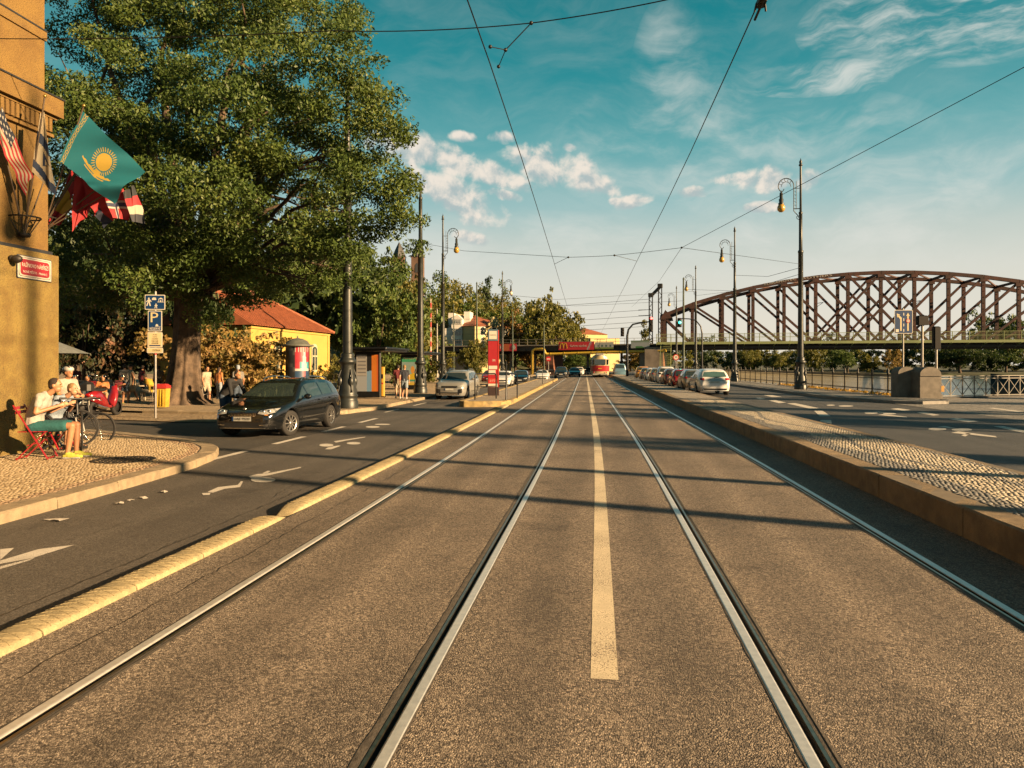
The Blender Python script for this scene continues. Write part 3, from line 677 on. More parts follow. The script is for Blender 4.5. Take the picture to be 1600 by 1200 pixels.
L_YEL = leaf_mat('leaves_yellowing', [(.06, .06, .015), (.14, .11, .03), (.26, .17, .06), (.40, .25, .10)])
L_AUT = leaf_mat('leaves_autumn', [(.06, .05, .012), (.14, .08, .02), (.24, .12, .03), (.16, .13, .03)])
L_RED = leaf_mat('leaves_brown', [(.018, .032, .012), (.03, .045, .015), (.09, .06, .03), (.24, .12, .075)])
BARK = mat('bark', (.15, .105, .07), .95, var=.65, vs_=3, fine=.5, fs=18, bump=3, bs=14)
def leafmesh(name, P, size, rng, up=.25, asp=.5, out_from=None):
    n = len(P); a = rng.normal(size=(n, 3)); a /= np.linalg.norm(a, axis=1)[:, None]
    nn = rng.normal(size=(n, 3))*.8; nn[:, 2] += up
    if out_from is not None:
        o = P-out_from; o /= np.linalg.norm(o, axis=1)[:, None]+1e-6; nn += o*.7
    b = np.cross(nn, a); b /= np.linalg.norm(b, axis=1)[:, None]+1e-6
    L = size*rng.uniform(.6, 1.35, n)[:, None]; a *= L; b *= L*asp
    V = np.stack([P-a*.5, P+b*.5-a*.05, P+a*.5, P-b*.5-a*.05], 1).reshape(-1, 3)
    me = bpy.data.meshes.new(name); me.vertices.add(n*4); me.vertices.foreach_set('co', V.ravel()); me.loops.add(n*4); me.loops.foreach_set('vertex_index', np.arange(n*4))
    me.polygons.add(n); me.polygons.foreach_set('loop_start', np.arange(n)*4); me.update(); return me
def clumped(clumps, per, rng, flat=.75):
    out = []
    for c, r in clumps:
        k = max(6, int(per*(r*r))); d = rng.normal(size=(k, 3)); d /= np.linalg.norm(d, axis=1)[:, None]
        p = d*(rng.uniform(0, 1, k)**.45)[:, None]*r; p[:, 2] *= flat; out.append(p+np.array(c))
    return np.concatenate(out)
def blob_clumps(blobs, rng, dens, cr, inner=.15):
    out = []
    for (c, r) in blobs:
        r = np.array(r if hasattr(r, '__len__') else (r, r, r), float); k = int(dens*(r[0]*r[1]*r[2])**(2/3))
        for i in range(k):
            d = rng.normal(size=3); d /= np.linalg.norm(d); q = rng.uniform(.62, 1.05) if rng.uniform() > inner else rng.uniform(.1, .6)
            out.append((np.array(c)+d*r*q, cr*rng.uniform(.65, 1.35)))
    return out
# ---- the great tree on the plaza
def big_tree():
    rng = np.random.default_rng(4); base = G(286, 634, -.03); root = empty('spreading_tree', base, 0, 'huge old tree with fluted trunk and dense green crown over the plaza', 'tree')
    inv = lambda p: np.array(p-base)
    bl = []
    for u, v, t, r in [(170, 70, 30, 4.2), (300, 30, 32, 4.6), (420, 70, 30, 3.6), (500, 125, 26, 2.4), (565, 165, 25, 1.6), (588, 235, 25.2, 1.5), (615, 300, 25.2, 1.25), (560, 295, 25, 1.9), (470, 215, 27, 3.0), (350, 180, 26, 3.4), (210, 190, 27, 3.6), (110, 230, 30, 3.2),
                       (260, 320, 27, 2.8), (370, 310, 26, 2.9), (480, 330, 25.5, 2.1), (140, 370, 31, 2.6), (300, 415, 28, 1.9), (190, 440, 30, 1.7), (415, 420, 29.5, 1.8), (505, 405, 31, 1.6), (572, 385, 25.5, 1.05), (625, 375, 25.5, .85), (624, 268, 25.5, .6),
                       (420, -60, 31, 4.2), (270, -110, 32, 5.2), (120, -60, 31, 4.4), (40, 120, 31, 4), (455, 20, 30, 1.7), (300, 250, 34, 4), (430, 260, 33, 3.2), (180, 300, 34, 3.5), (520, 240, 33, 2.4), (90, 455, 33, 2.0), (608, 345, 25.3, .95), (545, 95, 25.5, .9), (600, 160, 25, .75), (235, 425, 27, 1.3), (330, 455, 28, 1.1), (395, 400, 27, 1.6), (465, 440, 29, 1.2), (540, 425, 25.5, .9), (130, 455, 29, 1.2), (270, 380, 26.5, 1.6), (600, 410, 30, .8), (345, 470, 29, 1.1), (390, 462, 30, 1.0), (300, 455, 27.5, 1.0)]:
        bl.append((inv(D(u, v, t)), (r, r, r*.85)))
    cl = blob_clumps(bl, rng, 3.3, .74, .12)
    P = clumped(cl, 660, rng, .60)
    put('crown', leafmesh('crown', P, .148, rng, .35, .42), L_GREEN, root)
    # fluted trunk with root flare
    b = MB(); n = 84; prof = [(0, 1.45), (.10, 1.08), (.30, .82), (.8, .65), (1.6, .55), (2.8, .49), (3.9, .50), (4.6, .56)]; V = []
    ph = [rng.uniform(0, 6.28) for _ in range(4)]
    for z, r in prof:
        fl = .20*exp(-z*.6)+.10
        for j in range(n):
            a = 2*pi*j/n; q = r*(1+fl*(.45*sin(9*a+ph[0]+z*.15)+.35*sin(5*a+ph[1])+.45*abs(sin(8.5*a+ph[2]-z*.2))))*(1+.0*z); V.append((q*cos(a)+.06*z, q*sin(a), z-.1*(z == 0)))
    b.add(V, [(i*n+j, i*n+(j+1) % n, (i+1)*n+(j+1) % n, (i+1)*n+j) for i in range(len(prof)-1) for j in range(n)], True); b.build('trunk', BARK, root)
    top = np.array((.28, 0, 4.4)); forks = []
    for k, (c, r) in enumerate(bl):
        c = np.array(c); mid = (top+c)/2+np.array((0, 0, .10*np.linalg.norm(c-top)))+rng.normal(size=3)*.35
        b = MB(); R0 = .26 if r[0] > 2.4 else .12; c = top+(c-top)*.78
        pts = [top+(mid-top)*0, top*.55+mid*.45, mid, (mid+c)/2+rng.normal(size=3)*.25, c]
        b.tube(pts, [R0, R0*.8, R0*.58, R0*.4, R0*.2], 7)
        for q in range(4):
            e = c+rng.normal(size=3)*np.array(r)*.34; s0 = (mid*.4+c*.6); m2 = (s0+e)/2+rng.normal(size=3)*.3
            b.tube([s0, m2, e], [R0*.32, R0*.2, .015], 5)
        b.build('limb', BARK, root)
    return root
big_tree()
# ---- other trees: a few crowns, each planted several times
def make_variant(seed, kind):
    rng = np.random.default_rng(seed)
    if kind == 'round': bl = [((rng.normal()*.33, rng.normal()*.33, .62+rng.uniform(-.15, .28)), rng.uniform(.22, .36)) for _ in range(11)]+[((0, 0, .6), .36)]
    elif kind == 'tall': bl = [((rng.normal()*.08, rng.normal()*.08, .25+.72*i/8), .19*(1-.06*abs(i-3))) for i in range(9)]
    elif kind == 'cone': bl = [((rng.normal()*.03, rng.normal()*.03, .14+.8*i/8), .26*(1-i/9.2)+.03) for i in range(9)]
    elif kind == 'bush': bl = [((rng.normal()*.38, rng.normal()*.38, .35+rng.uniform(-.2, .25)), rng.uniform(.22, .36)) for _ in range(11)]
    else: bl = [((rng.normal()*.30, rng.normal()*.30, .55+rng.uniform(-.3, .3)), rng.uniform(.2, .32)) for _ in range(14)]
    n = {'round': 9000, 'tall': 6000, 'cone': 5000, 'bush': 9000, 'loose': 9000}[kind]
    cl = blob_clumps(bl, rng, 210, .085, .2)
    P = clumped(cl, n/ max(1, sum(r*r for _, r in cl)), rng)
    me = leafmesh('crown', P, .052, rng, .3, .55)
    b = MB(); b.tube([(0, 0, -.02), (.01, 0, .15), (0, .01, .35), (0, 0, .6)], [.035, .025, .02, .008], 7)
    for c, r in bl[:6]: b.tube([(0, 0, .28), (c[0]*.5, c[1]*.5, .3+.3*c[2]), c], [.014, .009, .003], 5)
    return me, b.mesh('trunk')
VAR = {k: make_variant(s, k.split('_')[0]) for s, k in enumerate(['round_a', 'round_b', 'loose_a', 'loose_b', 'tall_a', 'cone_a', 'bush_a', 'bush_b'], 31)}
for me, tr in VAR.values(): me.materials.append(L_GREEN); tr.materials.append(BARK)
TN = {'round': 'broadleaf_tree', 'loose': 'broadleaf_tree', 'tall': 'columnar_tree', 'cone': 'conifer_tree', 'bush': 'shrub'}
def plant(var, loc, h, wid, lm, label=None, group=None, cat='tree', rz=None):
    me, tr = VAR[var]; e = empty(TN[var.split('_')[0]], loc, random.Random(str(label)+var).uniform(0, 6) if rz is None else rz, label, cat, group); e.scale = (wid, wid, h)
    for nm, mesh, mm in (('crown', me, lm), ('trunk', tr, BARK)):
        o = bpy.data.objects.new(nm, mesh); COL.objects.link(o); o.parent = e
        o.material_slots[0].link = 'OBJECT'; o.material_slots[0].material = mm
    return e
def wood(name, spots, lm, label, cat):               # crowns that merge into one mass
    rng = np.random.default_rng(len(spots)); Ps = []
    for x, y, z, h, w_ in spots:
        bl = [((rng.normal()*.3, rng.normal()*.3, .5+rng.uniform(-.3, .3)), rng.uniform(.2, .34)) for _ in range(9)]
        cl = blob_clumps(bl, rng, 70, .12, .2); P = clumped(cl, 2700/sum(r*r for _, r in cl), rng); P *= np.array((w_*.85, w_*.85, h)); Ps.append(P+np.array((x, y, z)))
    P = np.concatenate(Ps); return tag(put(name, leafmesh(name, P, .70, rng, .3, .6), lm), label, cat, kind='stuff')
def at_ground(u, t, z=0): p = D(u, HV, t); p.z = z; return p
Tt = lambda v, t: EYE+(HV-v)/F*t
for var, u, t, vt, wpx, lm, lab, cat in [
    ('bush_a', 372, 39, 488, 150, L_YEL, 'large shrub with yellow and brown leaf bunches beside the yellow house', 'shrub'),
    ('bush_b', 318, 39, 500, 170, L_YEL, 'yellowing shrub right behind the great tree trunk', 'shrub'),
    ('loose_b', 335, 42, 436, 120, L_DARK, 'dark leafy tree hiding the near end of the yellow house', 'tree'),
    ('loose_a', 130, 44, 440, 150, L_RED, 'shrub with reddish brown leaves behind the parking sign', 'shrub'),
    ('loose_b', 205, 47, 440, 170, L_DARK, 'dark green tree shading the crowd behind the parking sign', 'tree'),
    ('round_a', 120, 56, 330, 300, L_DARK, 'dark tree filling the park behind the ochre building corner', 'tree'),
    ('round_b', 330, 60, 330, 320, L_DARK, 'dark tree behind the great tree trunk in the park', 'tree'),
    ('round_a', 480, 66, 370, 220, L_DARK, 'dark tree rising right behind the yellow house roof', 'tree'),
    ('loose_a', 590, 58, 455, 130, L_GREEN, 'dense green tree standing behind the nearer bus shelter', 'tree'),
    ('round_b', 548, 62, 430, 120, L_GREEN, 'green tree between the yellow house and the thick lamp post', 'tree'),
    ('loose_b', 640, 85, 440, 110, L_OLIVE, 'olive green tree under the brown church tower', 'tree'),
    ('bush_a', 655, 72, 530, 110, L_OLIVE, 'low olive shrubs behind the farther bus shelter', 'shrub'),
    ('bush_b', 545, 50, 545, 60, L_OLIVE, 'olive shrub between yellow house and bus shelter', 'shrub'),
    ('bush_b', 497, 41, 580, 60, L_OLIVE, 'low shrub in front of the yellow house wall', 'shrub'),
    ('round_a', 741, 66, 536, 54, L_OLIVE, 'small round street tree behind the red stop pillar', 'tree'),
    ('round_b', 872, 152, 472, 108, L_OLIVE, 'big tree rising over the railway viaduct behind the red banner', 'tree'),
    ('loose_a', 805, 158, 500, 90, L_AUT, 'tree with rusty autumn leaves above the viaduct', 'tree'),
    ('cone_a', 1008, 150, 493, 26, L_OLIVE, 'small conifer beside the lattice signal gantry', 'tree'),
    ('tall_a', 762, 235, 440, 22, L_DARK, 'tall narrow poplar on the hilltop skyline', 'tree'),
    ('cone_a', 803, 240, 461, 14, L_DARK, 'small pointed conifer on the hill skyline right of the poplar', 'tree'),
    ('loose_b', 775, 200, 485, 52, L_AUT, 'orange autumn tree on the hillside above the red roof', 'tree'),
    ('round_b', 880, 190, 555, 90, L_GREEN, 'green tree seen under the viaduct left of the tram', 'tree'),
    ('loose_b', 985, 200, 550, 60, L_YEL, 'sunlit yellow tree seen under the viaduct right of the tram', 'tree')]:
    p = at_ground(u, t, -.05); e = plant(var, p, 1, 1, lm, lab, 'background trees and shrubs', cat)
    zt = 14 if u in (762,) else (14 if u == 803 else (5 if u == 775 else -.05))
    e.location.z = zt; h = (Tt(vt, t)-zt)/.98; w_ = wpx/F*t/1.25
    if var.startswith('tall') or var.startswith('cone'): w_ = wpx/F*t/.5
    e.scale = (w_, w_, h)
# ---- the wooded hill
def hill_z(x, y):
    r_ = max(0, (-x-18)/60); f = 1-exp(-(max(0, y-135)/60)**2); return 19*min(1, r_**.8)*f-.2
hb = MB(); nx, ny = 26, 26
V = [(-20-13*i, 120+14*j, hill_z(-20-13*i, 120+14*j)) for j in range(ny) for i in range(nx)]
hb.add(V, [(j*nx+i, j*nx+i+1, (j+1)*nx+i+1, (j+1)*nx+i) for j in range(ny-1) for i in range(nx-1)], True)
struct('wooded_hill', hb, mat('hill_grass', (.09, .10, .03), .95, var=.5, vs_=.1))
rn = random.Random(8); sp = []; sp2 = []
for u, t, vt in [(600, 170, 450), (625, 185, 455), (650, 180, 452), (670, 195, 440), (690, 190, 445), (705, 215, 448), (722, 210, 452), (735, 235, 462), (745, 195, 480), (755, 220, 478), (770, 240, 470), (790, 235, 470), (805, 215, 485), (820, 225, 482), (832, 240, 498), (845, 250, 505),
                 (640, 165, 480), (665, 160, 490), (690, 165, 500), (715, 175, 490), (630, 150, 510), (655, 145, 520), (675, 150, 515), (760, 190, 500), (785, 190, 505), (825, 200, 508), (590, 150, 480), (610, 140, 510), (560, 180, 440), (520, 190, 430), (470, 180, 430), (850, 210, 520), (690, 172, 472), (705, 178, 476), (725, 182, 478), (742, 180, 484), (760, 178, 490), (780, 175, 500), (715, 240, 455), (750, 245, 462), (780, 250, 470), (815, 250, 480)]:
    p = at_ground(u, t); z = hill_z(p.x, p.y); h = max(6, Tt(vt-16, t)-z); (sp if rn.random() < .55 else sp2).append((p.x, p.y, z, h, rn.uniform(11, 15)))
wood('hillside_wood', sp, L_OLIVE, 'olive trees merging into a wood on the hill', 'wood')
wood('hillside_wood', sp2, L_GREEN, 'greener trees of the wood on the hill', 'wood')
# ---- trees along the far bank, where the river turns away
sp = []
for i in range(44):
    u = 1020+i*15+rn.uniform(-5, 5); t = rn.uniform(300, 345); p = at_ground(u, t); sp.append((p.x, p.y, -1.0, rn.uniform(8.5, 13) if rn.random() < .8 else 15, rn.uniform(9, 14)))
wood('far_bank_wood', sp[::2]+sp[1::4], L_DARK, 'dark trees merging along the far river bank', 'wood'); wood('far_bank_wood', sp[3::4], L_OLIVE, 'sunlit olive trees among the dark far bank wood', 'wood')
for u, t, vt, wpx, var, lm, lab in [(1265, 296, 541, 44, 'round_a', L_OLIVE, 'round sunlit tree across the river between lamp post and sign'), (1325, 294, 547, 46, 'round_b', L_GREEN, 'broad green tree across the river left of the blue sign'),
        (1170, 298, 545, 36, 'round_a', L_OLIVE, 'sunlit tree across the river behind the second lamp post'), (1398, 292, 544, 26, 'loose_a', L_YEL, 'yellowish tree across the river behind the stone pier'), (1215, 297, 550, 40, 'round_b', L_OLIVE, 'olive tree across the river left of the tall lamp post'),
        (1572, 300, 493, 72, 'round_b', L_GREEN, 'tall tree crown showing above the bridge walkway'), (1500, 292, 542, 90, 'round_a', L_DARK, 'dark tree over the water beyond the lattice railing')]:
    p = at_ground(u, t, -1.2); e = plant(var, p, 1, 1, lm, lab, 'trees across the river'); e.scale = (wpx/F*t/1.2,)*2+((Tt(vt, t)+1.2),)
# ---- trees that stand beside the riverside road just outside the picture; their shade falls across the tracks
for k, (x, y, h, w_, lab) in enumerate([(38.5, 12.2, 15, 5.0, 'tall riverside tree shading the road, farther from the camera'), (33, 4.5, 12.5, 2.4, 'narrow riverside tree shading the island, nearer the camera'), (31, 21, 9.6, 2.2, 'slim riverside tree third along the apron'), (31.5, 29, 10.4, 2.4, 'slim riverside tree fourth along the apron'), (29, 36.5, 9.8, 2.6, 'slim riverside tree at the apron end')]):
    plant('tall_a', (x, y, -.05), h, w_*2.2, L_GREEN, lab, 'riverside trees')
# ================================================================== BUILDINGS
def frame_of(A, B):                               # local x from A to B, local y to the left of that way
    d = B-A; return atan2(d.y, d.x), Vector((d.x, d.y, 0)).length
STUCCO = mat('ochre_stucco', (.275, .195, .050), .95, var=.3, vs_=3.5, fine=.5, fs=34, bump=4.5, bs=34, dark=(.19, .12, .03), dirt=.22)
STUCCO2 = mat('ochre_render', (.25, .150, .036), .92, var=.25, vs_=2.2, fine=.4, fs=45, bump=3.0, bs=45, dark=(.18, .10, .024), dirt=.2)
LEAD = mat('lead_flashing', (.06, .062, .065), .5, .6)
def corner_building():
    e = empty('corner_building', (-10.4, 13.11, 0), 0, 'ochre rendered corner building with cornice, flags and a street name plate', 'building')
    # local: x=0 is the plinth face, y=0 the far corner, the body runs to -x and -y
    MB().box((-9, -11, 1.88), (18, 22, 3.76)).build('plinth', STUCCO, e)
    b = MB(); b.box((-9.06, -11.06, 3.80), (17.98+.0, 21.98, .07)); b.build('plinth_flashing', LEAD, e)
    MB().box((-9.12, -11.13, 5.1), (18, 22, 2.53)).build('wall', STUCCO2, e)
    MB().box((-9.02, -11.03, 6.40), (18.02, 22.02, .04)).build('moulding', STUCCO2, e)
    b = MB()
    for i in range(60): b.box((-.06, -.20-i*.115, 6.24), (.12, .07, .25))
    tag(b.build('dentil_band', STUCCO2, e), kind='stuff')
    MB().box((-9.05, -11.06, 6.07), (18, 22, .06)).build('moulding', STUCCO2, e)
    MB().box((-8.93, -10.95, 6.60), (18, 22, .34)).build('cornice', STUCCO2, e)
    MB().box((-8.92, -10.94, 6.79), (18.02, 22.02, .03)).build('cornice_flashing', LEAD, e)
    MB().box((-9.16, -11.17, 9.4), (18, 22, 5.2)).build('wall', STUCCO2, e)
    MB().box((-9.13, -11.14, 7.95), (18, 22, .17)).build('string_course', STUCCO2, e); MB().box((-9.12, -11.13, 8.05), (18, 22, .03)).build('string_flashing', LEAD, e)
    MB().box((-9.10, -11.10, 12.2), (18.4, 22.4, .4)).build('cornice', STUCCO2, e)
    MB().add([(-18, -22, 12.4), (0, -22, 12.4), (0, 0, 12.4), (-18, 0, 12.4), (-12, -16, 16), (-6, -16, 16), (-6, -6, 16), (-12, -6, 16)], [(0, 1, 5, 4), (1, 2, 6, 5), (2, 3, 7, 6), (3, 0, 4, 7), (4, 5, 6, 7)]).build('roof', mat('roof_red', (.26, .09, .045), .85, var=.3, vs_=4), e)
    for z in (4.6, 9.2):
        for y in (-5.0, -9.5, -14):
            f = MB().box((-.13, y, z), (.12, 1.3, 1.9)).build('window', mat('cream_frame', (.5, .45, .34), .6), e)
            MB().box((-.06, y, z), (.04, 1.1, 1.7)).build('pane', glass_mat('house_glass'), f)
    return e
corner_building()
# street name plate
WHITE = mat('enamel_white', (.50, .46, .38), .35, var=.1); RED = mat('enamel_red', (.30, .018, .025), .35, var=.15); NAVY = mat('enamel_navy', (.012, .03, .06), .4)
e = empty('street_name_plate', (-10.39, 12.48, 3.44), pi/2, 'red enamel street name plate with white lettering on the ochre wall', 'street sign')
def rrect(w, h, r, n=5):
    P = []
    for cx_, cy_, a0 in ((w/2-r, h/2-r, 0), (-w/2+r, h/2-r, pi/2), (-w/2+r, -h/2+r, pi), (w/2-r, -h/2+r, 1.5*pi)): P += [(cx_+r*cos(a0+pi/2*i/n), cy_+r*sin(a0+pi/2*i/n)) for i in range(n+1)]
    return P
UP = Matrix(((1, 0, 0, 0), (0, 0, -1, 0), (0, 1, 0, 0), (0, 0, 0, 1)))     # XY sheet to a sheet standing in XZ, front towards -Y
MB().prism(rrect(.84, .42, .02), 0, .012, UP).build('border', NAVY, e)
MB().prism(rrect(.815, .395, .02), .012, .015, UP).build('margin', WHITE, e)
MB().prism(rrect(.765, .345, .05), .015, .017, UP).build('inner_line', NAVY, e)
MB().prism(rrect(.75, .33, .05), .017, .019, UP).build('rim', WHITE, e)
MB().prism(rrect(.70, .285, .06), .019, .022, UP).build('red_field', RED, e)
for tx, sz, z, wd in (('RAŠÍNOVO NÁBŘEŽÍ', .105, .035, .64), ('NOVÉ MĚSTO - PRAHA 2', .062, -.085, .58)):
    lettering(tx, sz, mat('lettering_white', (.62, .56, .46), .5, var=.05, fine=0), e, Matrix.Translation((0, -.0235, z)) @ UP, .001, width=wd)
# wall lamp / camera dome
p = Vector((-10.39, 11.93, 3.55)); c = empty('dome_camera', p, 0, 'small black camera housing on the wall beside the street plate', 'camera')
MB().lathe([(.0, .0), (.06, .0), (.06, .05), (.05, .06)], 14, axis='X').build('base', IRON, c); MB().ball((.12, 0, -.01), (.1, .075, .075)).build('housing', IRON, c)

# ---- small houses
def windows(e, lst, m_frame, m_glass, arched=False):
    """lst: (x, z, width, height, face matrix) - each window has a frame and a pane."""
    for x, z, w_, h_, M in lst:
        pts = [(-w_/2, -h_/2), (w_/2, -h_/2), (w_/2, h_/2)]+([(w_/2*cos(a), h_/2+w_/2*.55*sin(a)) for a in [pi*i/6 for i in range(1, 6)]] if arched else [])+[(-w_/2, h_/2)]
        f = MB().prism(pts, -.05, .06, M @ Matrix.Translation((x, z, 0))).build('window', m_frame, e)
        s_ = .82
        MB().prism([(a*s_, b*s_) for a, b in pts], .05, .075, M @ Matrix.Translation((x, z, 0))).build('pane', m_glass, f)
        g_ = MB(); g_.box((0, 0, .08), (.06*w_+.02, h_*.9, .02)); g_.box((0, h_*.15, .08), (w_*.85, .05*h_, .02)); g_.v = [tuple(M @ Matrix.Translation((x, z, 0)) @ Vector(p)) for p in g_.v]; g_.build('glazing_bar', m_frame, f)
def front(y): return Matrix.Translation((0, y, 0)) @ UP
TILE = mat('clay_tiles', (.34, .105, .045), .8, var=.3, vs_=3, fine=.3, fs=40, bump=.8, bs=30)
def hip_roof(e, x0, x1, y0, y1, z, h, over, m, hip0=True, hip1=True, rows=True):
    x0 -= over; x1 += over; y0 -= over; y1 += over; ym = (y0+y1)/2; k = (y1-y0)/2; xa = x0+(k if hip0 else 0); xb = x1-(k if hip1 else 0)
    V = [(x0, y0, z), (x1, y0, z), (x1, y1, z), (x0, y1, z), (xa, ym, z+h), (xb, ym, z+h)]
    r_ = MB().add(V, [(0, 1, 5, 4), (1, 2, 5), (2, 3, 4, 5), (3, 0, 4), (3, 2, 1, 0)]).build('roof', m, e)
    if rows:                                       # courses and rolls of the pantiles on the side in view
        b = MB(); n = int((x1-x0)/.33)
        for i in range(n):
            x = x0+(x1-x0)*(i+.5)/n; s0 = 1.0
            if x < xa: s0 = (x-x0)/(xa-x0)
            if x > xb: s0 = (x1-x)/(x1-xb)
            if s0 > .05: b.bar((x, y0, z+.03), (x, y0+(ym-y0)*s0, z+h*s0+.03), .11, .07)
        tag(b.build('pantiles', m, r_), kind='stuff')
        b = MB(); b.tube([(xa, ym, z+h+.04), (xb, ym, z+h+.04)], .12, 8); b.tube([(xb, ym, z+h+.04), (x1, y0, z+.04)], .11, 8); b.build('ridge_tiles', m, r_)
    return r_
def yellow_house():
    A, B = D(392, HV, 43.5), D(514, HV, 55); rz, L = frame_of(A, B); e = empty('yellow_house', (A.x, A.y, 0), rz, 'single-storey yellow house with red tiled hip roof behind the advertising column', 'house')
    Y = mat('yellow_render', (.50, .33, .075), .88, var=.12, vs_=1, fine=.1)
    MB().box((L/2, 3, 1.95), (L, 6, 4.1)).build('wall', Y, e)
    MB().box((L/2, 3, 3.93), (L+.14, 6.14, .16)).build('eave_band', Y, e)
    MB().box((L/2, 3, .25), (L+.1, 6.1, .6)).build('plinth', mat('grey_plinth', (.25, .22, .18), .9), e)
    hip_roof(e, 0, L, 0, 6, 4.05, 2.1, .3, TILE, False, True)
    for x in (L-.16, ): MB().box((x, -.03, 2.2), (.32, .06, 3.3)).build('quoin_strip', Y, e)
    fr = mat('window_cream', (.55, .48, .33), .6)
    windows(e, [(L-2.7, 2.05, .95, 1.75, front(0)), (L-5.0, 2.05, .95, 1.75, front(0)), (L-8.2, 2.05, .95, 1.75, front(0))], fr, glass_mat('house_glass'), True)
    b = MB().box((L*.45, 3, 6.0), (.6, .6, 1.3)).build('chimney', mat('chimney_brick', (.25, .1, .06), .9), e)
yellow_house()
def far_houses():
    GREY = mat('pale_render', (.72, .69, .63), .9, var=.18, vs_=.4, dirt=.25); fr = mat('window_cream', (.55, .48, .33), .6); gl = glass_mat('house_glass')
    A, B = D(694, HV, 153), D(741, HV, 153); B = A+Vector(((B-A).length, 0, 0)); rz, L = frame_of(A, B); e = empty('pale_grey_building', (A.x, A.y, 0), rz, 'pale grey building with blank party walls and stair towers behind the viaduct', 'building')
    T = lambda v: Tt(v, 153)
    MB().box((L/2, 6, T(513)/2), (L, 12, T(513))).build('wall', GREY, e)
    MB().box((L*.17, 4, T(488)/2), (L*.19, 4, T(488))).build('stair_tower', GREY, e); MB().box((L*.71, 4, T(486)/2), (L*.20, 4, T(486))).build('stair_tower', GREY, e)
    MB().add([(L*.26, -.4, 0), (L*.61, -.4, 0), (L*.61, -.4, T(498)), (L*.435, -.4, T(491)), (L*.26, -.4, T(498)), (L*.26, 5, 0), (L*.61, 5, 0), (L*.61, 5, T(498)), (L*.435, 5, T(491)), (L*.26, 5, T(498))], [(0, 1, 2, 3, 4), (9, 8, 7, 6, 5), (0, 5, 6, 1), (1, 6, 7, 2), (2, 7, 8, 3), (3, 8, 9, 4), (4, 9, 5, 0)]).build('gable_bay', GREY, e)
    windows(e, [(L*(.32+.075*i), T(v), .42, h_, front(-.4)) for v, h_ in ((503, .9), (519, 1.7), (534, 1.2)) for i in range(4)], GREY, gl)
    A2, B2 = D(742, HV, 150), D(800, HV, 158); rz, L = frame_of(A2, B2); e = empty('gabled_yellow_villa', (A2.x, A2.y, 0), rz, 'cream yellow villa with red roof and rounded gable above the viaduct', 'building')
    CR = mat('cream_render', (.52, .42, .20), .88, var=.12, vs_=.6)
    MB().box((L/2, 6, T(510)/2), (L, 12, T(510))).build('wall', CR, e)
    hip_roof(e, 0, L, 0, 12, T(510), T(491)-T(510), .4, TILE, True, True, False)
    MB().box((L*.32, 9, T(492)), (L*.26, 1.2, .9)).build('chimney_stack', CR, e)
    gp = [(-1.9, 0), (1.9, 0), (1.8, .7), (1.1, 1.0), (.8, 1.9), (0, 2.3), (-.8, 1.9), (-1.1, 1.0), (-1.8, .7)]
    MB().prism([(a+L*.5, b+T(511)) for a, b in gp], -.15, .25, front(0)).build('rounded_gable', CR, e)
    MB().prism([(a*.42+L*.5, b*.5+T(510)) for a, b in gp], .25, .32, front(0)).build('gable_ornament', mat('copper_green', (.16, .20, .10), .7), e)
    windows(e, [(L*(.2+.3*i), T(519), 1.7, 1.5, front(0)) for i in range(3)]+[(L*(.2+.3*i), T(534), 1.2, 1.4, front(0)) for i in range(3)], mat('window_white', (.6, .57, .5), .6), gl, True)
    # yellow house beyond the viaduct
    A3, B3 = D(884, HV, 215), D(918, HV, 205); rz, L = frame_of(A3, B3); e = empty('distant_yellow_house', (A3.x, A3.y, 0), rz, 'tall yellow house with brown roof behind the trees over the viaduct', 'building')
    T3 = lambda v: Tt(v, 210)
    MB().box((L*.3, 5, T3(522)/2), (L*.6, 10, T3(522))).build('wall', CR, e); MB().box((L*.7, 6, T3(529)/2), (L*.6, 10, T3(529))).build('wing', CR, e)
    MB().add([(-.3, -.3, T3(522)), (L*.63, -.3, T3(522)), (L*.63, 10, T3(522)), (-.3, 10, T3(522)), (L*.05, 5, T3(511)), (L*.2, 5, T3(511))], [(0, 1, 5, 4), (1, 2, 5), (2, 3, 4, 5), (3, 0, 4)]).build('roof', TILE, e)
    windows(e, [(L*(.12+.12*i), T3(528), .8, 1.3, front(0)) for i in range(4)], CR, gl)
    # church with two towers on the hill
    p = D(632, HV, 330); e = empty('church', (p.x, p.y, 15), .1, 'dark brown stone church with twin towers on the hilltop', 'church')
    ST = mat('church_stone', (.17, .10, .065), .9, var=.4, vs_=.25)
    for x in (-2.4, 6.0):
        tw = MB().box((x, 0, 16.5), (5.2, 5.2, 37)).build('tower', ST, e)
        for z in (22, 30): MB().prism([(-.8, -2), (.8, -2), (.8, 1.2), (0, 2.2), (-.8, 1.2)], 2.62, 2.75, Matrix.Translation((x, 0, z)) @ UP).build('belfry_window', glass_mat('dark_opening', (.006, .007, .008), .6), tw)
        MB().lathe([(3.4, 35), (3.0, 35.6), (1.6, 39), (.1, 42)], 4, (x, 0, 0), smooth=False).build('spire', LEAD, tw)
    MB().box((2, 13, 8), (14, 20, 18)).build('nave', ST, e)
far_houses()
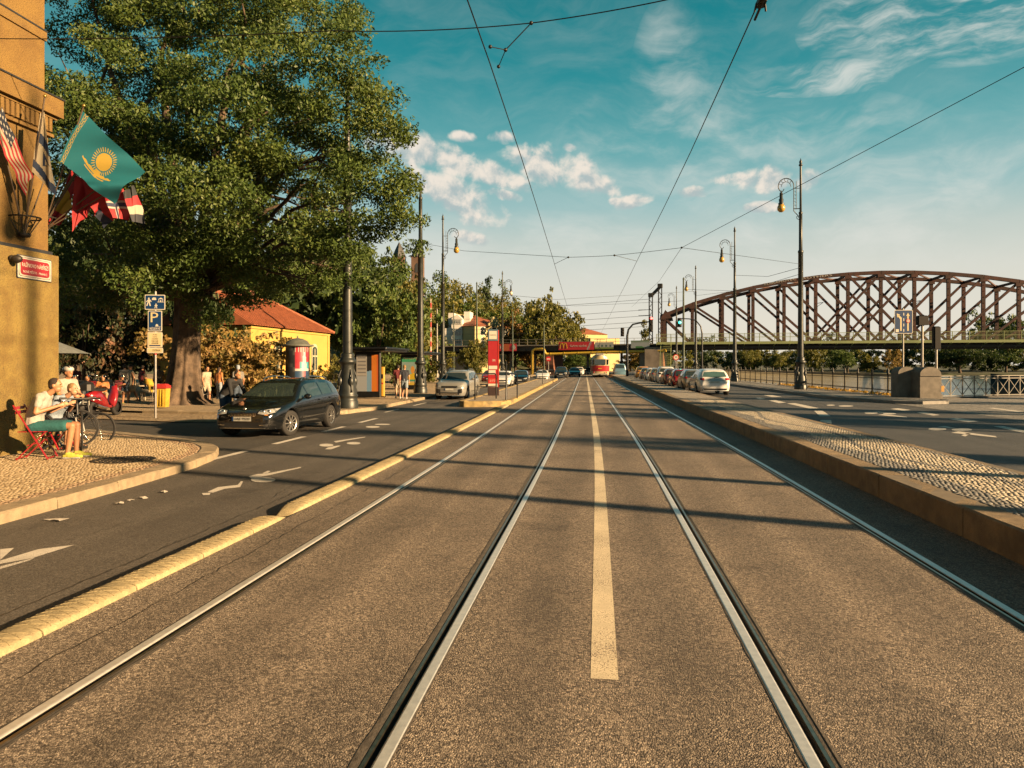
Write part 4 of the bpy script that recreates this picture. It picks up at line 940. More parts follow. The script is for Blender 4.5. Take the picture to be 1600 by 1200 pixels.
# ================================================================== RAILWAY BRIDGE AND VIADUCT
def railway_bridge():
    A, B = D(1036, HV, 128), D(1765, HV, 112); rz, L = frame_of(A, B); e = empty('railway_bridge', (A.x, A.y, 0), rz, 'rust brown arched truss railway bridge over the river with green side walkway', 'bridge')
    RU = mat('rusty_girder', (.088, .030, .021), .8, .1, var=.5, vs_=1.2, fine=.3, fs=10, dark=(.03, .016, .013)); GR = mat('green_beam', (.27, .31, .13), .6, var=.2, vs_=.8); DK = mat('dark_girder', (.035, .028, .024), .8)
    N = 14; zb = 5.3; zt = lambda s_: 10.3+6.5*(1-(2*s_-1)**2)**.92
    for y in (0, 8.5):
        X = [L*i/N for i in range(N+1)]
        for i in range(N):
            MB().bar((X[i]-.05, y, zt(i/N)), (X[i+1]+.05, y, zt((i+1)/N)), .65, .55).build('top_chord', RU, e)
            MB().bar((X[i], y, zb), (X[i+1], y, zb), .6, .7).build('bottom_chord', DK, e)
        for i in range(N+1): MB().bar((X[i], y, zb-.2), (X[i], y, zt(i/N)), .52 if i not in (0, N) else .9, .46).build('vertical', RU, e)
        for i in range(N//2+1):
            for sgn in (1, -1):
                a = i if sgn > 0 else N-i; b_ = a+sgn*2 if 0 < i else a+sgn
                if 0 <= b_ <= N and (i or True):
                    MB().bar((X[a], y+.05*sgn, zt(a/N)-.1), (X[b_], y+.05*sgn, zb), .40, .36).build('diagonal', RU, e)
        for i in range(N+1): MB().box((X[i], y-.28, zt(i/N)-.35), (1.0, .08, .9)).build('gusset_plate', RU, e)
        b = MB()
        for i in range(N+1):
            for q in range(10): b.box((X[i], y-.24, zb+.6+q*(zt(i/N)-zb-1)/10), (.12, .05, .12))
        tag(b.build('rivets', RU, e), kind='stuff')
    for i in range(0, N+1):
        x = L*i/N; MB().bar((x, 0, zt(i/N)), (x, 8.5, zt(i/N)), .35, .35).build('cross_strut', RU, e)
        if i < N: MB().bar((x, 0, zt(i/N)), (L*(i+1)/N, 8.5, zt((i+1)/N)), .22, .22).build('wind_brace', RU, e)
        MB().bar((x, 0, zb), (x, 8.5, zb), .4, .7).build('floor_beam', DK, e)
    MB().add([(-.5, -.4, 9.6), (1.6, -.4, 9.9), (.4, -.4, 11.3), (-.5, 8.9, 9.6), (1.6, 8.9, 9.9), (.4, 8.9, 11.3)], [(0, 1, 2), (5, 4, 3), (0, 3, 4, 1), (1, 4, 5, 2), (2, 5, 3, 0)]).build('portal_cap', RU, e)
    MB().box((L/2, 4.2, 5.35), (L, 6, .25)).build('track_deck', DK, e)
    # green walkway along the near side
    MB().box((L/2, -1.9, 5.42), (L+2, 2.2, .12)).build('walkway_deck', DK, e); MB().box((L/2, -3.02, 5.42), (L+2, .08, .42)).build('walkway_fascia', GR, e)
    MB().box((L/2, -.6, 4.75), (L, .5, 1.0)).build('side_girder', DK, e); MB().box((L/2, -2.2, 4.7), (L, .3, .25)).build('service_pipe', DK, e)
    for z in (6.95, 6.35): MB().box((L/2, -3.02, z), (L+2, .06, .07)).build('handrail', GR, e)
    for i in range(31):
        x = -1+(L+2)*i/30; MB().box((x, -3.02, 6.3), (.09, .09, 1.4)).build('railing_post', GR, e); MB().bar((x, -3.06, 5.3), (x, -.8, 4.6), .1, .25).build('bracket', GR, e)
    b = MB()
    for i in range(400): b.box((-1+(L+2)*i/400, -3.02, 6.25), (.03, .03, 1.25))
    tag(b.build('balusters', mat('walkway_bars', (.27, .27, .13), .7), e), kind='stuff')
    # white graffiti letters along the top chord
    for x, s_, tx in ((L*.275, .285, 'ZEBRANOVEC'), (L*.355, .36, 'BROTHERS')):
        slope = atan2(zt(s_+.02)-zt(s_-.02), L*.04)
        lettering(tx, .42, mat('graffiti_white', (.55, .5, .45), .8), e, Matrix.Translation((x, -.36, zt(s_)-.02)) @ Matrix.Rotation(-slope, 4, 'Y') @ UP, .01, width=L*.075)
    MB().box((-1.5, 3.5, 2.3), (3, 12, 5)).build('abutment', mat('pier_stone', (.20, .17, .14), .9, var=.4, vs_=.8, bump=1, bs=4), e); MB().box((L+1.5, 3.5, 1), (4, 13, 7.5)).build('pier', mat('pier_stone', (.2, .17, .14), .9), e)
    # steps up to the walkway
    for i in range(16): MB().box((.6, -3.9-i*.32, 5.2-i*.33), (1.6, .34, .08)).build('stair_tread', GR, e)
    for x in (-.25, 1.45):
        MB().bar((x, -3.6, 5.35), (x, -9.2, -.1), .08, .3).build('stringer', GR, e); MB().bar((x, -3.6, 6.4), (x, -9.2, 1.0), .06, .08).build('stair_rail', GR, e)
    # overhead line brackets
    for i in (5, 8, 11):
        x = L*i/N; b = MB(); b.tube([(x, 1.2, 12), (x+1.6, 2.5, 12.3)], .05, 5); b.tube([(x+.3, 1.2, 11.4), (x+1.6, 2.5, 12.3)], .04, 5); b.build('line_bracket', DK, e)
    return e
railway_bridge()
def railway_viaduct():
    A, B = D(620, HV, 146), D(1037, HV, 127.5); rz, L = frame_of(A, B); e = empty('railway_viaduct', (A.x, A.y, 0), rz, 'dark steel girder railway viaduct crossing above the street', 'viaduct')
    DK = mat('viaduct_steel', (.05, .045, .04), .75, .2, var=.4, vs_=1); CON = mat('viaduct_concrete', (.28, .25, .21), .9, var=.3, vs_=.6, dirt=.4); BR = mat('pier_brick', (.24, .10, .06), .9, var=.3, vs_=2, bump=.8, bs=12)
    MB().box((L/2, 4, 5.0), (L+1, 9, .5)).build('deck', DK, e); MB().box((L/2, -.6, 4.75), (L+.6, .25, .95)).build('edge_girder', DK, e); MB().box((L/2, 8.7, 4.55), (L+.6, .25, 1.3)).build('edge_girder', DK, e)
    MB().box((L/2, -.9, 5.32), (L+1, .7, .20)).build('edge_slab', CON, e)
    for i in range(24): MB().box((L*(i+.5)/24, -.78, 4.75), (.1, .12, .9)).build('stiffener', DK, e)
    for z in (6.4, 5.9): MB().box((L/2, -1.15, z), (L+1, .05, .06)).build('handrail', CON, e)
    for i in range(33): MB().box((L*i/32, -1.15, 5.85), (.07, .07, 1.1)).build('railing_post', CON, e)
    def xl(u):
        for i in range(2000):
            p = A+(B-A)*(i/2000); q = (p.x*CT+p.y*ST)/(-p.x*ST+p.y*CT)
            if q*F+CX >= u: return L*i/2000
        return L+(u-1037)*.11
    MB().box((xl(861), 2, 1.9), (1.5, 6, 4.1)).build('brick_pier', BR, e)
    MB().box((xl(1015), 4, 1.95), (xl(1030)-xl(999), 8, 4.1)).build('abutment', CON, e); MB().box((xl(1035), -.9, 1.95), (.9, 2, 4.1)).build('brick_pier', BR, e)
    MB().box((xl(690), 4, 1.9), (9, 7.5, 4.1)).build('abutment', CON, e)
    for u in (905, 960, 990, 780, 820): MB().tube([(xl(u), 6, -.1), (xl(u), 6, 4)], .22, 10).build('column', CON, e)
    # catenary gantry
    LT = mat('lattice_steel', (.045, .045, .045), .7, .3)
    for u, top in ((1012, 14.2), (1027, 15.8)):
        x = xl(u); g_ = MB()
        for a in (-.28, .28):
            for b_ in (-.28, .28): g_.bar((x+a, 3+b_, 5.2), (x+a, 3+b_, top), .09, .09)
        n = 12
        for i in range(n):
            z0, z1 = 5.2+(top-5.2)*i/n, 5.2+(top-5.2)*(i+1)/n; sg = 1 if i % 2 else -1
            for b_ in (-.28, .28): g_.bar((x-.28*sg, 3+b_, z0), (x+.28*sg, 3+b_, z1), .05, .05)
            for a in (-.28, .28): g_.bar((x+a, 3-.28*sg, z0), (x+a, 3+.28*sg, z1), .05, .05)
        g_.box((x, 3, top), (.8, .8, .7)); g_.build('lattice_mast', LT, e)
    MB().bar((xl(1012), 3, 14), (xl(1027), 3, 15.6), .5, .5).build('gantry_beam', LT, e)
    for k, z in enumerate((13.4, 11.6, 10.6, 9.6, 8.8)):
        b = MB(); b.tube([(-30, 2+k*.8, z-.6), (L*.5, 2+k*.8, z-1.0), (xl(1012), 2+k*.8, z)], .03, 4); b.build('railway_line_wire', LT, e)
    for z in (11.6, 10.6): MB().tube([(xl(1012)-2.2, 3, z), (xl(1012), 3, z)], .05, 6).build('insulator_arm', LT, e)
    # advertising banners on the parapet: own things hanging from the viaduct
    def banner(u0, u1, v0, v1, label, colf, name='banner'):
        x0, x1 = xl(u0), xl(u1); t_ = 128; z0, z1 = Tt(v1, t_), Tt(v0, t_); M = Matrix.Translation(e.location) @ Matrix.Rotation(rz, 4, 'Z') @ Matrix.Translation(((x0+x1)/2, -1.28, (z0+z1)/2))
        r_ = bpy.data.objects.new(name, None); COL.objects.link(r_); r_.location = M.translation; r_.rotation_euler = (0, 0, rz); tag(r_, label, 'banner')
        MB().box((0, .03, 0), (x1-x0, .04, z1-z0)).build('backing', DK, r_); sheet('print', x1-x0, z1-z0, 60, 16, colf, print_mat('banner_print'), r_); return r_, x1-x0, z1-z0
    RD = (.62, .018, .025)
    def f1(s_, t_):
        return (.42, .42, .4) if .84 < s_-.10*(t_-.5) < .875 or .89 < s_-.10*(t_-.5) < .90 else RD
    r_, w_, h_ = banner(876, 931, 533, 546, 'long red banner with golden arches and white lettering on the viaduct', f1)
    gold = mat('golden_print', (.60, .36, .02), .5, fine=0); b = MB()
    for cx_ in (-.32, .32): b.tube([(cx_+.33*cos(a)*(1), 0, .95*sin(a)-.45) for a in [pi*i/12 for i in range(13)]], .085, 6)
    o = b.build('arches_emblem', gold, r_); o.location = (-w_*.36, -.03, 0); o.scale = (1, .2, 1)
    lettering('Karlovo náměstí', .62, mat('lettering_white', (.62, .56, .46)), r_, Matrix.Translation((w_*.06, -.02, 0)) @ UP, .002, width=w_*.46)
    def f2(s_, t_):
        if .58 < s_ < .80: return (.50, .10, .015) if (s_-.69)**2*9+(t_-.5)**2 < .22 else (.42, .06, .02)
        if .0 < s_ < .16 and 1 > t_ > .5: return (.12, .2, .16)
        return RD
    r_, w_, h_ = banner(754, 811, 535, 547, 'red banner with partly hidden white lettering on the viaduct above parked cars', f2)
    lettering('ŠAN  H', .8, mat('lettering_white', (.62, .56, .46)), r_, Matrix.Translation((-w_*.1, -.02, 0)) @ UP, .002, width=w_*.5)
    b = MB(); b.prism([(-.3, -.4), (.3, -.4), (.35, .1), (0, .55), (-.35, .1)], 0, .02, UP); o = b.build('emblem', mat('print_pale', (.5, .5, .45)), r_); o.location = (w_*.42, -.03, 0)
    def f3(s_, t_): return (.20, .26, .04) if t_ < .28 else ((.10, .16, .14) if .3 < t_ < .6 and (int(s_*9) % 2) and .15 < s_ < .9 else (.48, .47, .42))
    banner(932, 961, 534, 545, 'small white and lime banner right of the long red banner', f3)
    def f4(s_, t_): return (.06, .22, .05) if t_ < .28 and .3+.2*sin(s_*6) > t_ and s_ > .25 else ((.42, .46, .46) if t_ < .75 else (.25, .33, .25))
    banner(988, 1017, 532, 544, 'white and green billboard above the street by the signal gantry', f4)
    # yellow gas pipe
    P_ = mat('gas_pipe_yellow', (.55, .36, .03), .5, var=.15); g_ = empty('yellow_gas_pipe', e.location, rz, 'bright yellow gas pipe looping over and running along the viaduct', 'pipe')
    x0, x1, xe = xl(838), xl(857), xl(1044); pts = [(x0, -2.2, -.1), (x0, -2.2, 4.1), (x0+.15, -2.2, 4.45), (x0+.5, -2.2, 4.6), (x1-.5, -2.2, 4.6), (x1-.15, -2.2, 4.45), (x1, -2.2, 4.1), (x1, -2.2, 3.9), (x1+.3, -2.0, 3.72), (x1+.8, -1.9, 3.7), ((x1+xe)/2, -1.9, 3.95), (xe, -1.9, 4.15)]
    MB().tube(pts, .24, 12).build('pipe', P_, g_)
    for i in range(9): MB().lathe([(.28, -.06), (.28, .06)], 12, (x1+1+(xe-x1-1.2)*i/8, -1.9, 3.7+.45*(i/8)), axis='X').build('flange', P_, g_)
    return e, xl
VIA, via_x = railway_viaduct()
# ================================================================== STREET FURNITURE
POST = mat('lamp_post_paint', (.040, .046, .044), .42, .35, var=.35, vs_=4, fine=.15, bump=.25, bs=60)
AMBER = mat('amber_globe', (.55, .33, .06), .25, var=.2, vs_=3, coat=.5); PALEG = mat('pale_globe', (.60, .52, .38), .25, var=.1)
GMAST = mat('green_mast', (.05, .075, .055), .55, .2, var=.3)
def make_lamp(H=14.8, globe=AMBER, arm=True):
    e = empty('lamp_post')
    MB().lathe([(.40, 0), (.40, .26), (.37, .30), (.36, .42), (.39, .46), (.36, .52)], 20).build('base', POST, e)
    MB().lathe([(.355, .52), (.33, .7), (.27, 1.2), (.235, 1.6), (.25, 1.64)], 20).build('pedestal', POST, e)
    b = MB()
    for k in range(4):                            # cast shields and garlands on the pedestal
        a = pi/4+k*pi/2; c = (cos(a)*.30, sin(a)*.30, 1.0); b.ball(c, (.10, .10, .19), 10, 6); b.tube([(cos(a)*.25, sin(a)*.25, 1.45), (cos(a)*.36, sin(a)*.36, 1.2), (cos(a)*.34, sin(a)*.34, .75), (cos(a)*.40, sin(a)*.40, .6)], .03, 6)
    b.build('cast_ornament', POST, e)
    MB().lathe([(.25, 1.64), (.33, 1.70), (.34, 1.78), (.27, 1.84), (.24, 1.95), (.26, 2.0), (.20, 2.06)], 20).build('collar', POST, e)
    MB().lathe([(.185, 2.06), (.165, 5), (.15, 8.7), (.17, 8.72), (.17, 8.85), (.115, 8.9), (.105, 11.2), (.12, 11.22), (.12, 11.32), (.075, 11.36), (.065, H-.55)], 16).build('shaft', POST, e)
    MB().lathe([(.065, H-.55), (.12, H-.52), (.12, H-.45), (.07, H-.40), (.10, H-.28), (.03, H-.12), (.0, H)], 12).build('finial', POST, e)
    if not arm: return e
    z0, z1 = H-3.4, H-.6; b = MB()               # scrolled bracket, reaching to +x
    b.tube([(.1, 0, z0-.55), (.22, 0, z0-.5), (.26, 0, z0-.36), (.16, 0, z0-.34), (.14, 0, z0-.44)], .02, 6)
    b.tube([(.12, 0, z0-.35), (.42, 0, z0), (.42, 0, z0+1.5)], .028, 6)
    cx_, r_ = .90, .48
    b.tube([(.42, 0, z0+1.5)]+[(cx_-r_*cos(a), 0, z0+1.6+r_*sin(a)*1.05) for a in [pi*i/12 for i in range(0, 14)]]+[(cx_+.36, 0, z0+1.30), (cx_+.20, 0, z0+1.28), (cx_+.12, 0, z0+1.42)], .03, 6)
    b.tube([(.60, 0, z0+1.55)]+[(cx_-.30*cos(a), 0, z0+1.55+.33*sin(a)) for a in [pi*i/8 for i in range(1, 9)]], .018, 5)
    b.tube([(.27, 0, z0+.1), (.27, 0, z0+1.9)], .018, 5); b.tube([(.08, 0, z0+1.45), (.45, 0, z0+1.45)], .02, 5); b.tube([(.08, 0, z0+.15), (.45, 0, z0+.15)], .03, 5)
    for k in range(5): b.tube([(.28, 0, z0+.3+k*.22), (.35, 0, z0+.4+k*.22), (.41, 0, z0+.34+k*.22)], .012, 4)
    for k in range(5):
        a = pi*(.2+.16*k); b.tube([(cx_-.3*cos(a), 0, z0+1.55+.33*sin(a)), (cx_-.40*cos(a+.2), 0, z0+1.58+.42*sin(a+.2)), (cx_-.47*cos(a+.1), 0, z0+1.6+.48*sin(a+.1))], .016, 4)
    b.build('scroll_bracket', POST, e)
    lx, lz = cx_+.30, z0+1.32
    MB().lathe([(.03, lz), (.05, lz-.1), (.10, lz-.16), (.10, lz-.5), (.15, lz-.55), (.13, lz-.75), (.19, lz-.82), (.17, lz-.9)], 14, (lx, 0, 0)).build('lamp_housing', POST, e)
    MB().lathe([(.16, lz-.9), (.235, lz-1.02), (.25, lz-1.14), (.22, lz-1.26), (.12, lz-1.36), (0, lz-1.39)], 18, (lx, 0, 0)).build('globe', globe, e)
    return e
lamp = make_lamp(); lamps = []
LG = 'ornate lamp posts along the street'
for k, (p, rz, lab) in enumerate([
    (at_ground(1251, 47, .12), pi-.0, 'tall ornate lamp post with hanging amber globe nearest on the riverside pavement'), (at_ground(1148, 70, .12), pi, 'second ornate lamp post on the riverside pavement, behind the parked cars'),
    (at_ground(1087, 97, .12), pi, 'third ornate lamp post on the riverside, before the bridge stairs'), (at_ground(1057, 122, .12), pi, 'farthest riverside lamp post, beside the round speed sign'),
    (Vector((13.55, 4.0, .0)), pi, 'riverside lamp post beside the camera, out of the picture'),
    (at_ground(543, 27.7, .05), 0, 'thick lamp post base beside the black estate car, shaft vanishing into the tree'), (at_ground(657, 42.6, .05), 0, 'bare post with cast pedestal beside the second bus shelter'),
    (at_ground(692, 64, .05), 0, 'lamp post with amber globe behind the silver grey crossover'), (at_ground(785, 103, .14), 0, 'lamp post with pale globe on the tram stop island')]):
    if k == 0: lamp.location = p; lamp.rotation_euler = (0, 0, rz); tag(lamp, lab, 'lamp post', LG); lamps.append(lamp)
    elif k in (5, 6):
        q = make_lamp(12.2, AMBER, False) if k == 5 else copy_tree(lamps[5], None); q.location = p; tag(q, lab, 'lamp post', LG); lamps.append(q)
    else: lamps.append(copy_tree(lamp, None, lab, LG, p, rz))
for c in lamps[-1].children:
    if c.name.startswith('globe'): c.material_slots[0].link = 'OBJECT'; c.material_slots[0].material = PALEG
# plain masts
def mast(u, t, vtop, r, label, m=GMAST, base=.0, name='tram_mast'):
    p = at_ground(u, t, base); h = Tt(vtop, t)-base; e = empty(name, p, 0, label, 'mast', 'plain masts for the wires')
    MB().lathe([(r*1.9, 0), (r*1.9, .5), (r*1.5, .6), (r*1.15, .7)], 12).build('foot', m, e); MB().lathe([(r*1.15, .7), (r, h*.5), (r*.7, h-.3)], 12).build('shaft', m, e); MB().lathe([(r*.7, h-.3), (r*.9, h-.25), (r*.6, h-.1), (0, h)], 10).build('cap', m, e); return e
mast(1068, 88, 433, .13, 'plain green tram mast between two riverside lamp posts', base=.12)
mast(745, 96, 440, .12, 'slim green mast rising in front of the red villa roof'); mast(709, 88, 474, .07, 'thin green mast right of the amber globe lamp post')
mast(665, 90, 446, .09, 'thin green mast right behind the second lamp post'); mast(850, 108, 505, .10, 'green mast standing by the yellow pipe loop', base=.14); mast(801, 100, 486, .09, 'slim mast with small white globe on the tram island', base=.14)
e = mast(673, 80, 466, .08, 'red and white striped barrier pole behind the second bus shelter', mat('barrier_white', (.55, .5, .42), .6), name='barrier_pole')
for i in range(7): MB().lathe([(.097, 0), (.097, .55)], 12, (0, 0, 1.6+i*1.05)).build('red_band', mat('barrier_red', (.40, .03, .02), .6), e)
mast(683, 100, 482, .10, 'pale twin rail mast right of the striped barrier pole', mat('pale_mast', (.35, .34, .3), .6))
pm = empty('tram_mast', (13.6, 6.7, 0), 0, 'plain tram mast beside the camera, out of the picture', 'mast', 'plain masts for the wires'); MB().lathe([(.2, 0), (.16, 5), (.13, 11), (0, 11.2)], 12).build('shaft', GMAST, pm)

# ---- overhead wires
WIRE = mat('wire', (.02, .022, .024), .5, .5)
def wire(name, pts, r, label, parent=None, sag=0):
    P = []
    for a, b_ in zip(pts[:-1], pts[1:]):
        n = 12 if sag else 6
        for i in range(n): s_ = i/n; q = Vector(a)*(1-s_)+Vector(b_)*s_; q.z -= sag*4*s_*(1-s_); P.append(q)
    P.append(Vector(pts[-1])); o = MB().tube(P, r, 6).build(name, WIRE, parent)
    return tag(o, label, 'wire') if label else o
CW = 6.2
def contact(x): return [R(x, y, CW-.03*abs(sin((y-10.9)/20.6*pi))) for y in (-4, 2, 6, 10.9, 16, 21, 26, 31.4, 36, 42, 47, 52, 58, 66, 74, 84, 95, 110)]
for x, lab in ((-1.61, 'black overhead contact wire above the track left of the line'), (2.0, 'black overhead contact wire above the track right of the line')):
    MBt = MB().tube(contact(x), .0095, 6); tag(MBt.build('contact_wire', WIRE), lab, 'wire')
e = empty('span_wire', (0, 0, 0), 0, 'span wire with triangular hangers stretched across the top of the view', 'wire')
j0 = D(830, 36, 10.8)
wire('cable', [Vector((-10.55, 11.55, 7.3)), D(520, 48, 11.5), j0], .008, None, e, .05); wire('cable', [j0, D(1040, 0, 9.9), Vector((13.6, 6.7, 7.6))], .008, None, e, .02)
mid = D(790, 78, 10.9); wire('hanger', [j0, mid], .008, None, e)
for u, v in ((766, 73), (779, 104)):
    t = (CW-EYE)*F/(HV-v); q = D(u, v, t); wire('hanger', [mid, q], .007, None, e)
for p in (j0, mid): MB().ball(p, .03, 8, 6).build('clamp', WIRE, e)
for v in (73, 104): MB().ball(D(766 if v == 73 else 779, v, (CW-EYE)*F/(HV-v)), .028, 8, 6).build('clamp', WIRE, e)
e = empty('span_wire', (0, 0, 0), 0, 'lower span wire linking the lamp posts across the street', 'wire')
c0, c1, c2 = D(888, 402, 32), D(960, 399, 31.5), D(1065, 387, 31)
p2 = lamps[6].location+Vector((0, 0, 8.7)); p1 = lamps[0].location+Vector((0, 0, 8.0))
wire('cable', [p2, D(725, 392, 36), c0], .010, None, e); wire('cable', [c0, c1, c2], .010, None, e, .01); wire('cable', [c2, D(1600, 105, 16), Vector((13.6, 6.7, 9.4))], .009, None, e); wire('cable', [c2, p1], .010, None, e)
cl = contact(-1.61)[7]; cr = contact(2.0)[7]
wire('hanger', [c0, R(-1.61, 33, CW)], .009, None, e); wire('hanger', [c1, R(2.0, 32.5, CW)], .009, None, e); wire('hanger', [c2, R(5.5, 58, 8.2), R(6.0, 100, 9.5)], .010, None, e)
for p in (c0, c1, c2): MB().ball(p, .045, 8, 6).build('clamp', WIRE, e)
e = empty('span_wire', (0, 0, 0), 0, 'farther pair of span wires between distant masts', 'wire')
for (u0, v0, u1, v1, t0, t1, ub, vb) in [(692, 452, 1087, 455, 64, 97, 870, 468), (745, 470, 1068, 470, 96, 88, 900, 478), (1148, 430, 1251, 418, 70, 47, 1200, 432), (1087, 462, 1251, 428, 97, 47, 1170, 452), (1068, 452, 1251, 438, 88, 47, 1160, 455)]:
    wire('cable', [D(u0, v0, t0), D(ub, vb, (t0+t1)/2), D(u1, v1, t1)], .016, None, e)
p = D(1190, 5, (CW-EYE)*F/(HV-5)); e = empty('section_insulator', p, 0, 'black insulator clamp on the contact wire at the top edge', 'insulator')
MB().bbox((0, 0, .03), (.10, .22, .09), .02).build('body', WIRE, e); MB().tube([(0, -.3, -.01), (0, .4, -.02)], .018, 6).build('runner', WIRE, e)
for x in (-.05, .05): MB().tube([(x, .05, .03), (x*1.4, .08, -.07)], .014, 6).build('lug', WIRE, e)

# ---- road signs
ALU = mat('sign_back', (.30, .30, .29), .45, .7); BLUE = mat('sign_blue', (.004, .035, .12), .55, var=.12, fine=.05, spec=.25); SWH = mat('sign_white', (.55, .52, .44), .45, var=.06, fine=.03); SYL = mat('sign_cream', (.55, .46, .26), .45, var=.06, fine=.03); SBK = mat('sign_black', (.007, .007, .008), .6, spec=.2); SRD = mat('sign_red', (.42, .02, .02), .4)
STEELP = mat('galvanised', (.34, .33, .31), .45, .6, var=.25, vs_=8)
def plate(e, w, h, z, face, rim=SWH, r=.03, y=-.035, name='plate'):
    o = MB().prism(rrect(w, h, r), 0, .012, Matrix.Translation((0, y, z)) @ UP).build(name, rim, e); MB().prism(rrect(w-.05, h-.05, r*.7), .012, .016, Matrix.Translation((0, y, z)) @ UP).build('face', face, o); return o
def sym(o, polys, m, M):
    b = MB()
    for q in polys: b.prism(q, .0165, .02, M)
    return b.build('symbol', m, o)
p = G(243, 653, -.03); e = empty('parking_sign', p, TH+.12, 'blue zone and P parking signs stacked on one grey post before the trunk', 'road sign')
MB().tube([(0, 0, 0), (0, 0, 4.05)], .035, 10).build('post', STEELP, e); MB().tube([(0, 0, 2.02), (0, 0, 2.10)], .037, 10).build('red_band', SRD, e)
o = plate(e, .62, .48, 3.70, BLUE); M = Matrix.Translation((0, -.035, 3.70)) @ UP
man = lambda x, y, s_: [[(x+a*s_, y+b*s_) for a, b in q] for q in ([(-.04, .0), (.05, .0), (.06, .13), (-.03, .13)], [(-.05, 0), (-.01, 0), (-.05, -.15), (-.1, -.14)], [(0, 0), (.05, 0), (.09, -.15), (.04, -.15)], [(-.02, .14), (.03, .14), (.04, .19), (0, .21), (-.03, .18)], [(-.03, .12), (-.11, .03), (-.09, .01), (-.01, .08)], [(.06, .12), (.12, .04), (.1, .02), (.04, .08)])]
sym(o, man(-.19, -.01, .75)+man(.03, -.13, .45)+[[(-.09, .07), (.04, .07), (.04, .11), (.015, .15), (-.06, .15), (-.09, .11)], [(.07, .0), (.27, .0), (.27, .015), (.07, .015)], [(.11, .015), (.125, .015), (.125, .10), (.11, .10)], [(.23, .015), (.245, .015), (.245, .10), (.23, .10)], [(.10, .10), (.255, .10), (.18, .15)], [(.16, .015), (.19, .015), (.19, .07), (.16, .07)]], SWH, M)
o = plate(e, .43, .66, 3.10, BLUE); lettering('P', .46, SYL, o, Matrix.Translation((-.03, -.053, 3.20)) @ UP, .002, width=.23); lettering('RÉSERVÉ', .11, SWH, o, Matrix.Translation((0, -.053, 2.85)) @ UP, .002, width=.32)
sym(o, [[(.02, -.165), (.10, -.165), (.10, -.13), (.07, -.1), (.04, -.1), (.02, -.13)], [(.0, -.18), (.17, -.18), (.17, -.17), (0, -.17)]], SWH, Matrix.Translation((0, -.035, 3.10)) @ UP)
o = plate(e, .45, .48, 2.50, SYL); 
for k, tx in enumerate(('Po-Ne', '0-24 h', 'S PLATNÝM', 'PARKOVACÍM', 'OPRÁVNĚNÍM')): lettering(tx, .055, SBK, o, Matrix.Translation((0, -.053, 2.66-k*.068)) @ UP, .001, width=(.12, .13, .19, .2, .21)[k])
sym(o, [[(-.17, -.2), (.17, -.2), (.17, -.165), (-.17, -.165)]], BLUE, Matrix.Translation((0, -.035, 2.50)) @ UP)
o = plate(e, .49, .17, 2.16, SYL); lettering('ZÓNA', .08, SBK, o, Matrix.Translation((.04, -.053, 2.16)) @ UP, .001, width=.24)
# lane sign by the stone pier
p = at_ground(1411, 35.6, .1); e = empty('lane_sign', p, TH, 'blue rectangular lane arrow sign on a post behind the stone pier', 'road sign'); MB().tube([(0, 0, 0), (0, 0, 4.3)], .04, 10).build('post', STEELP, e)
o = plate(e, .88, 1.14, 3.66, BLUE, r=.06, y=-.045); M = Matrix.Translation((0, -.045, 3.66)) @ UP
sym(o, [[(-.02, y0), (.02, y0), (.02, y0+.13), (-.02, y0+.13)] for y0 in (-.48, -.22, .04, .30)], SWH, M)
sym(o, [[(-.17, -.44), (-.10, -.44), (-.10, .20), (-.17, .12)], [(-.17, .12), (-.10, .20), (-.25, .33), (-.30, .27)], [(-.34, .40), (-.18, .34), (-.31, .20)], [(.17, -.44), (.24, -.44), (.24, .30), (.17, .30)], [(.205, .44), (.29, .28), (.12, .28)]], SYL, M)
sym(o, [[(-.38, -.5), (-.24, -.5), (-.24, -.36), (-.38, -.36)]], SWH, M)
b = MB().lathe([(.105, 0), (.105, .008)], 20, axis='Y'); ob = b.build('speed_roundel', SRD, o); ob.location = (.205, -.067, 3.7); b = MB().lathe([(.07, 0), (.07, .008)], 20, axis='Y'); o2 = b.build('roundel_field', SWH, o); o2.location = (.205, -.074, 3.7)
lettering('6t', .08, SBK, o, Matrix.Translation((.205, -.084, 3.7)) @ UP, .001, width=.07)
# signals seen from behind beside it
def signal(u, t, v0, v1, label, h=None, w=.34, lights=False, base=.0, wide=1.0, rz=None):
    p = at_ground(u, t, base); top = Tt(v0, t)-base; bot = Tt(v1, t)-base; e = empty('traffic_signal', p, TH if rz is None else rz, label, 'traffic signal', 'traffic signals')
    MB().tube([(0, 0, 0), (0, 0, bot+.1)], .055, 10).build('post', STEELP, e); MB().bbox((0, 0, (top+bot)/2), (w*wide, .26, top-bot), .05).build('housing', SBK, e)
    for i in range(3):
        z = bot+(top-bot)*(i+.5)/3; MB().lathe([(.12, 0), (.13, .16)], 12, (0, .13, z), axis='Y', caps=False).build('visor', SBK, e)
    return e
signal(1463, 35.2, 510, 545, 'traffic signal head seen edge-on on the grey post right of the stone pier', base=0)
e = signal(1441, 35.9, 493, 508, 'dark signal head on a thin rod above the stone pier', wide=1.6, base=.0)
p = at_ground(1472, 36.2); ye = MB().bbox((0, 0, .35), (.20, .05, .3), .01).build('warning_plate', mat('orange_plate', (.5, .25, .03), .5)); ye.location = p+Vector((0, 0, .15)); ye.rotation_euler = (0, 0, TH); tag(ye, 'small orange plate at the foot of the lattice railing', 'plate')
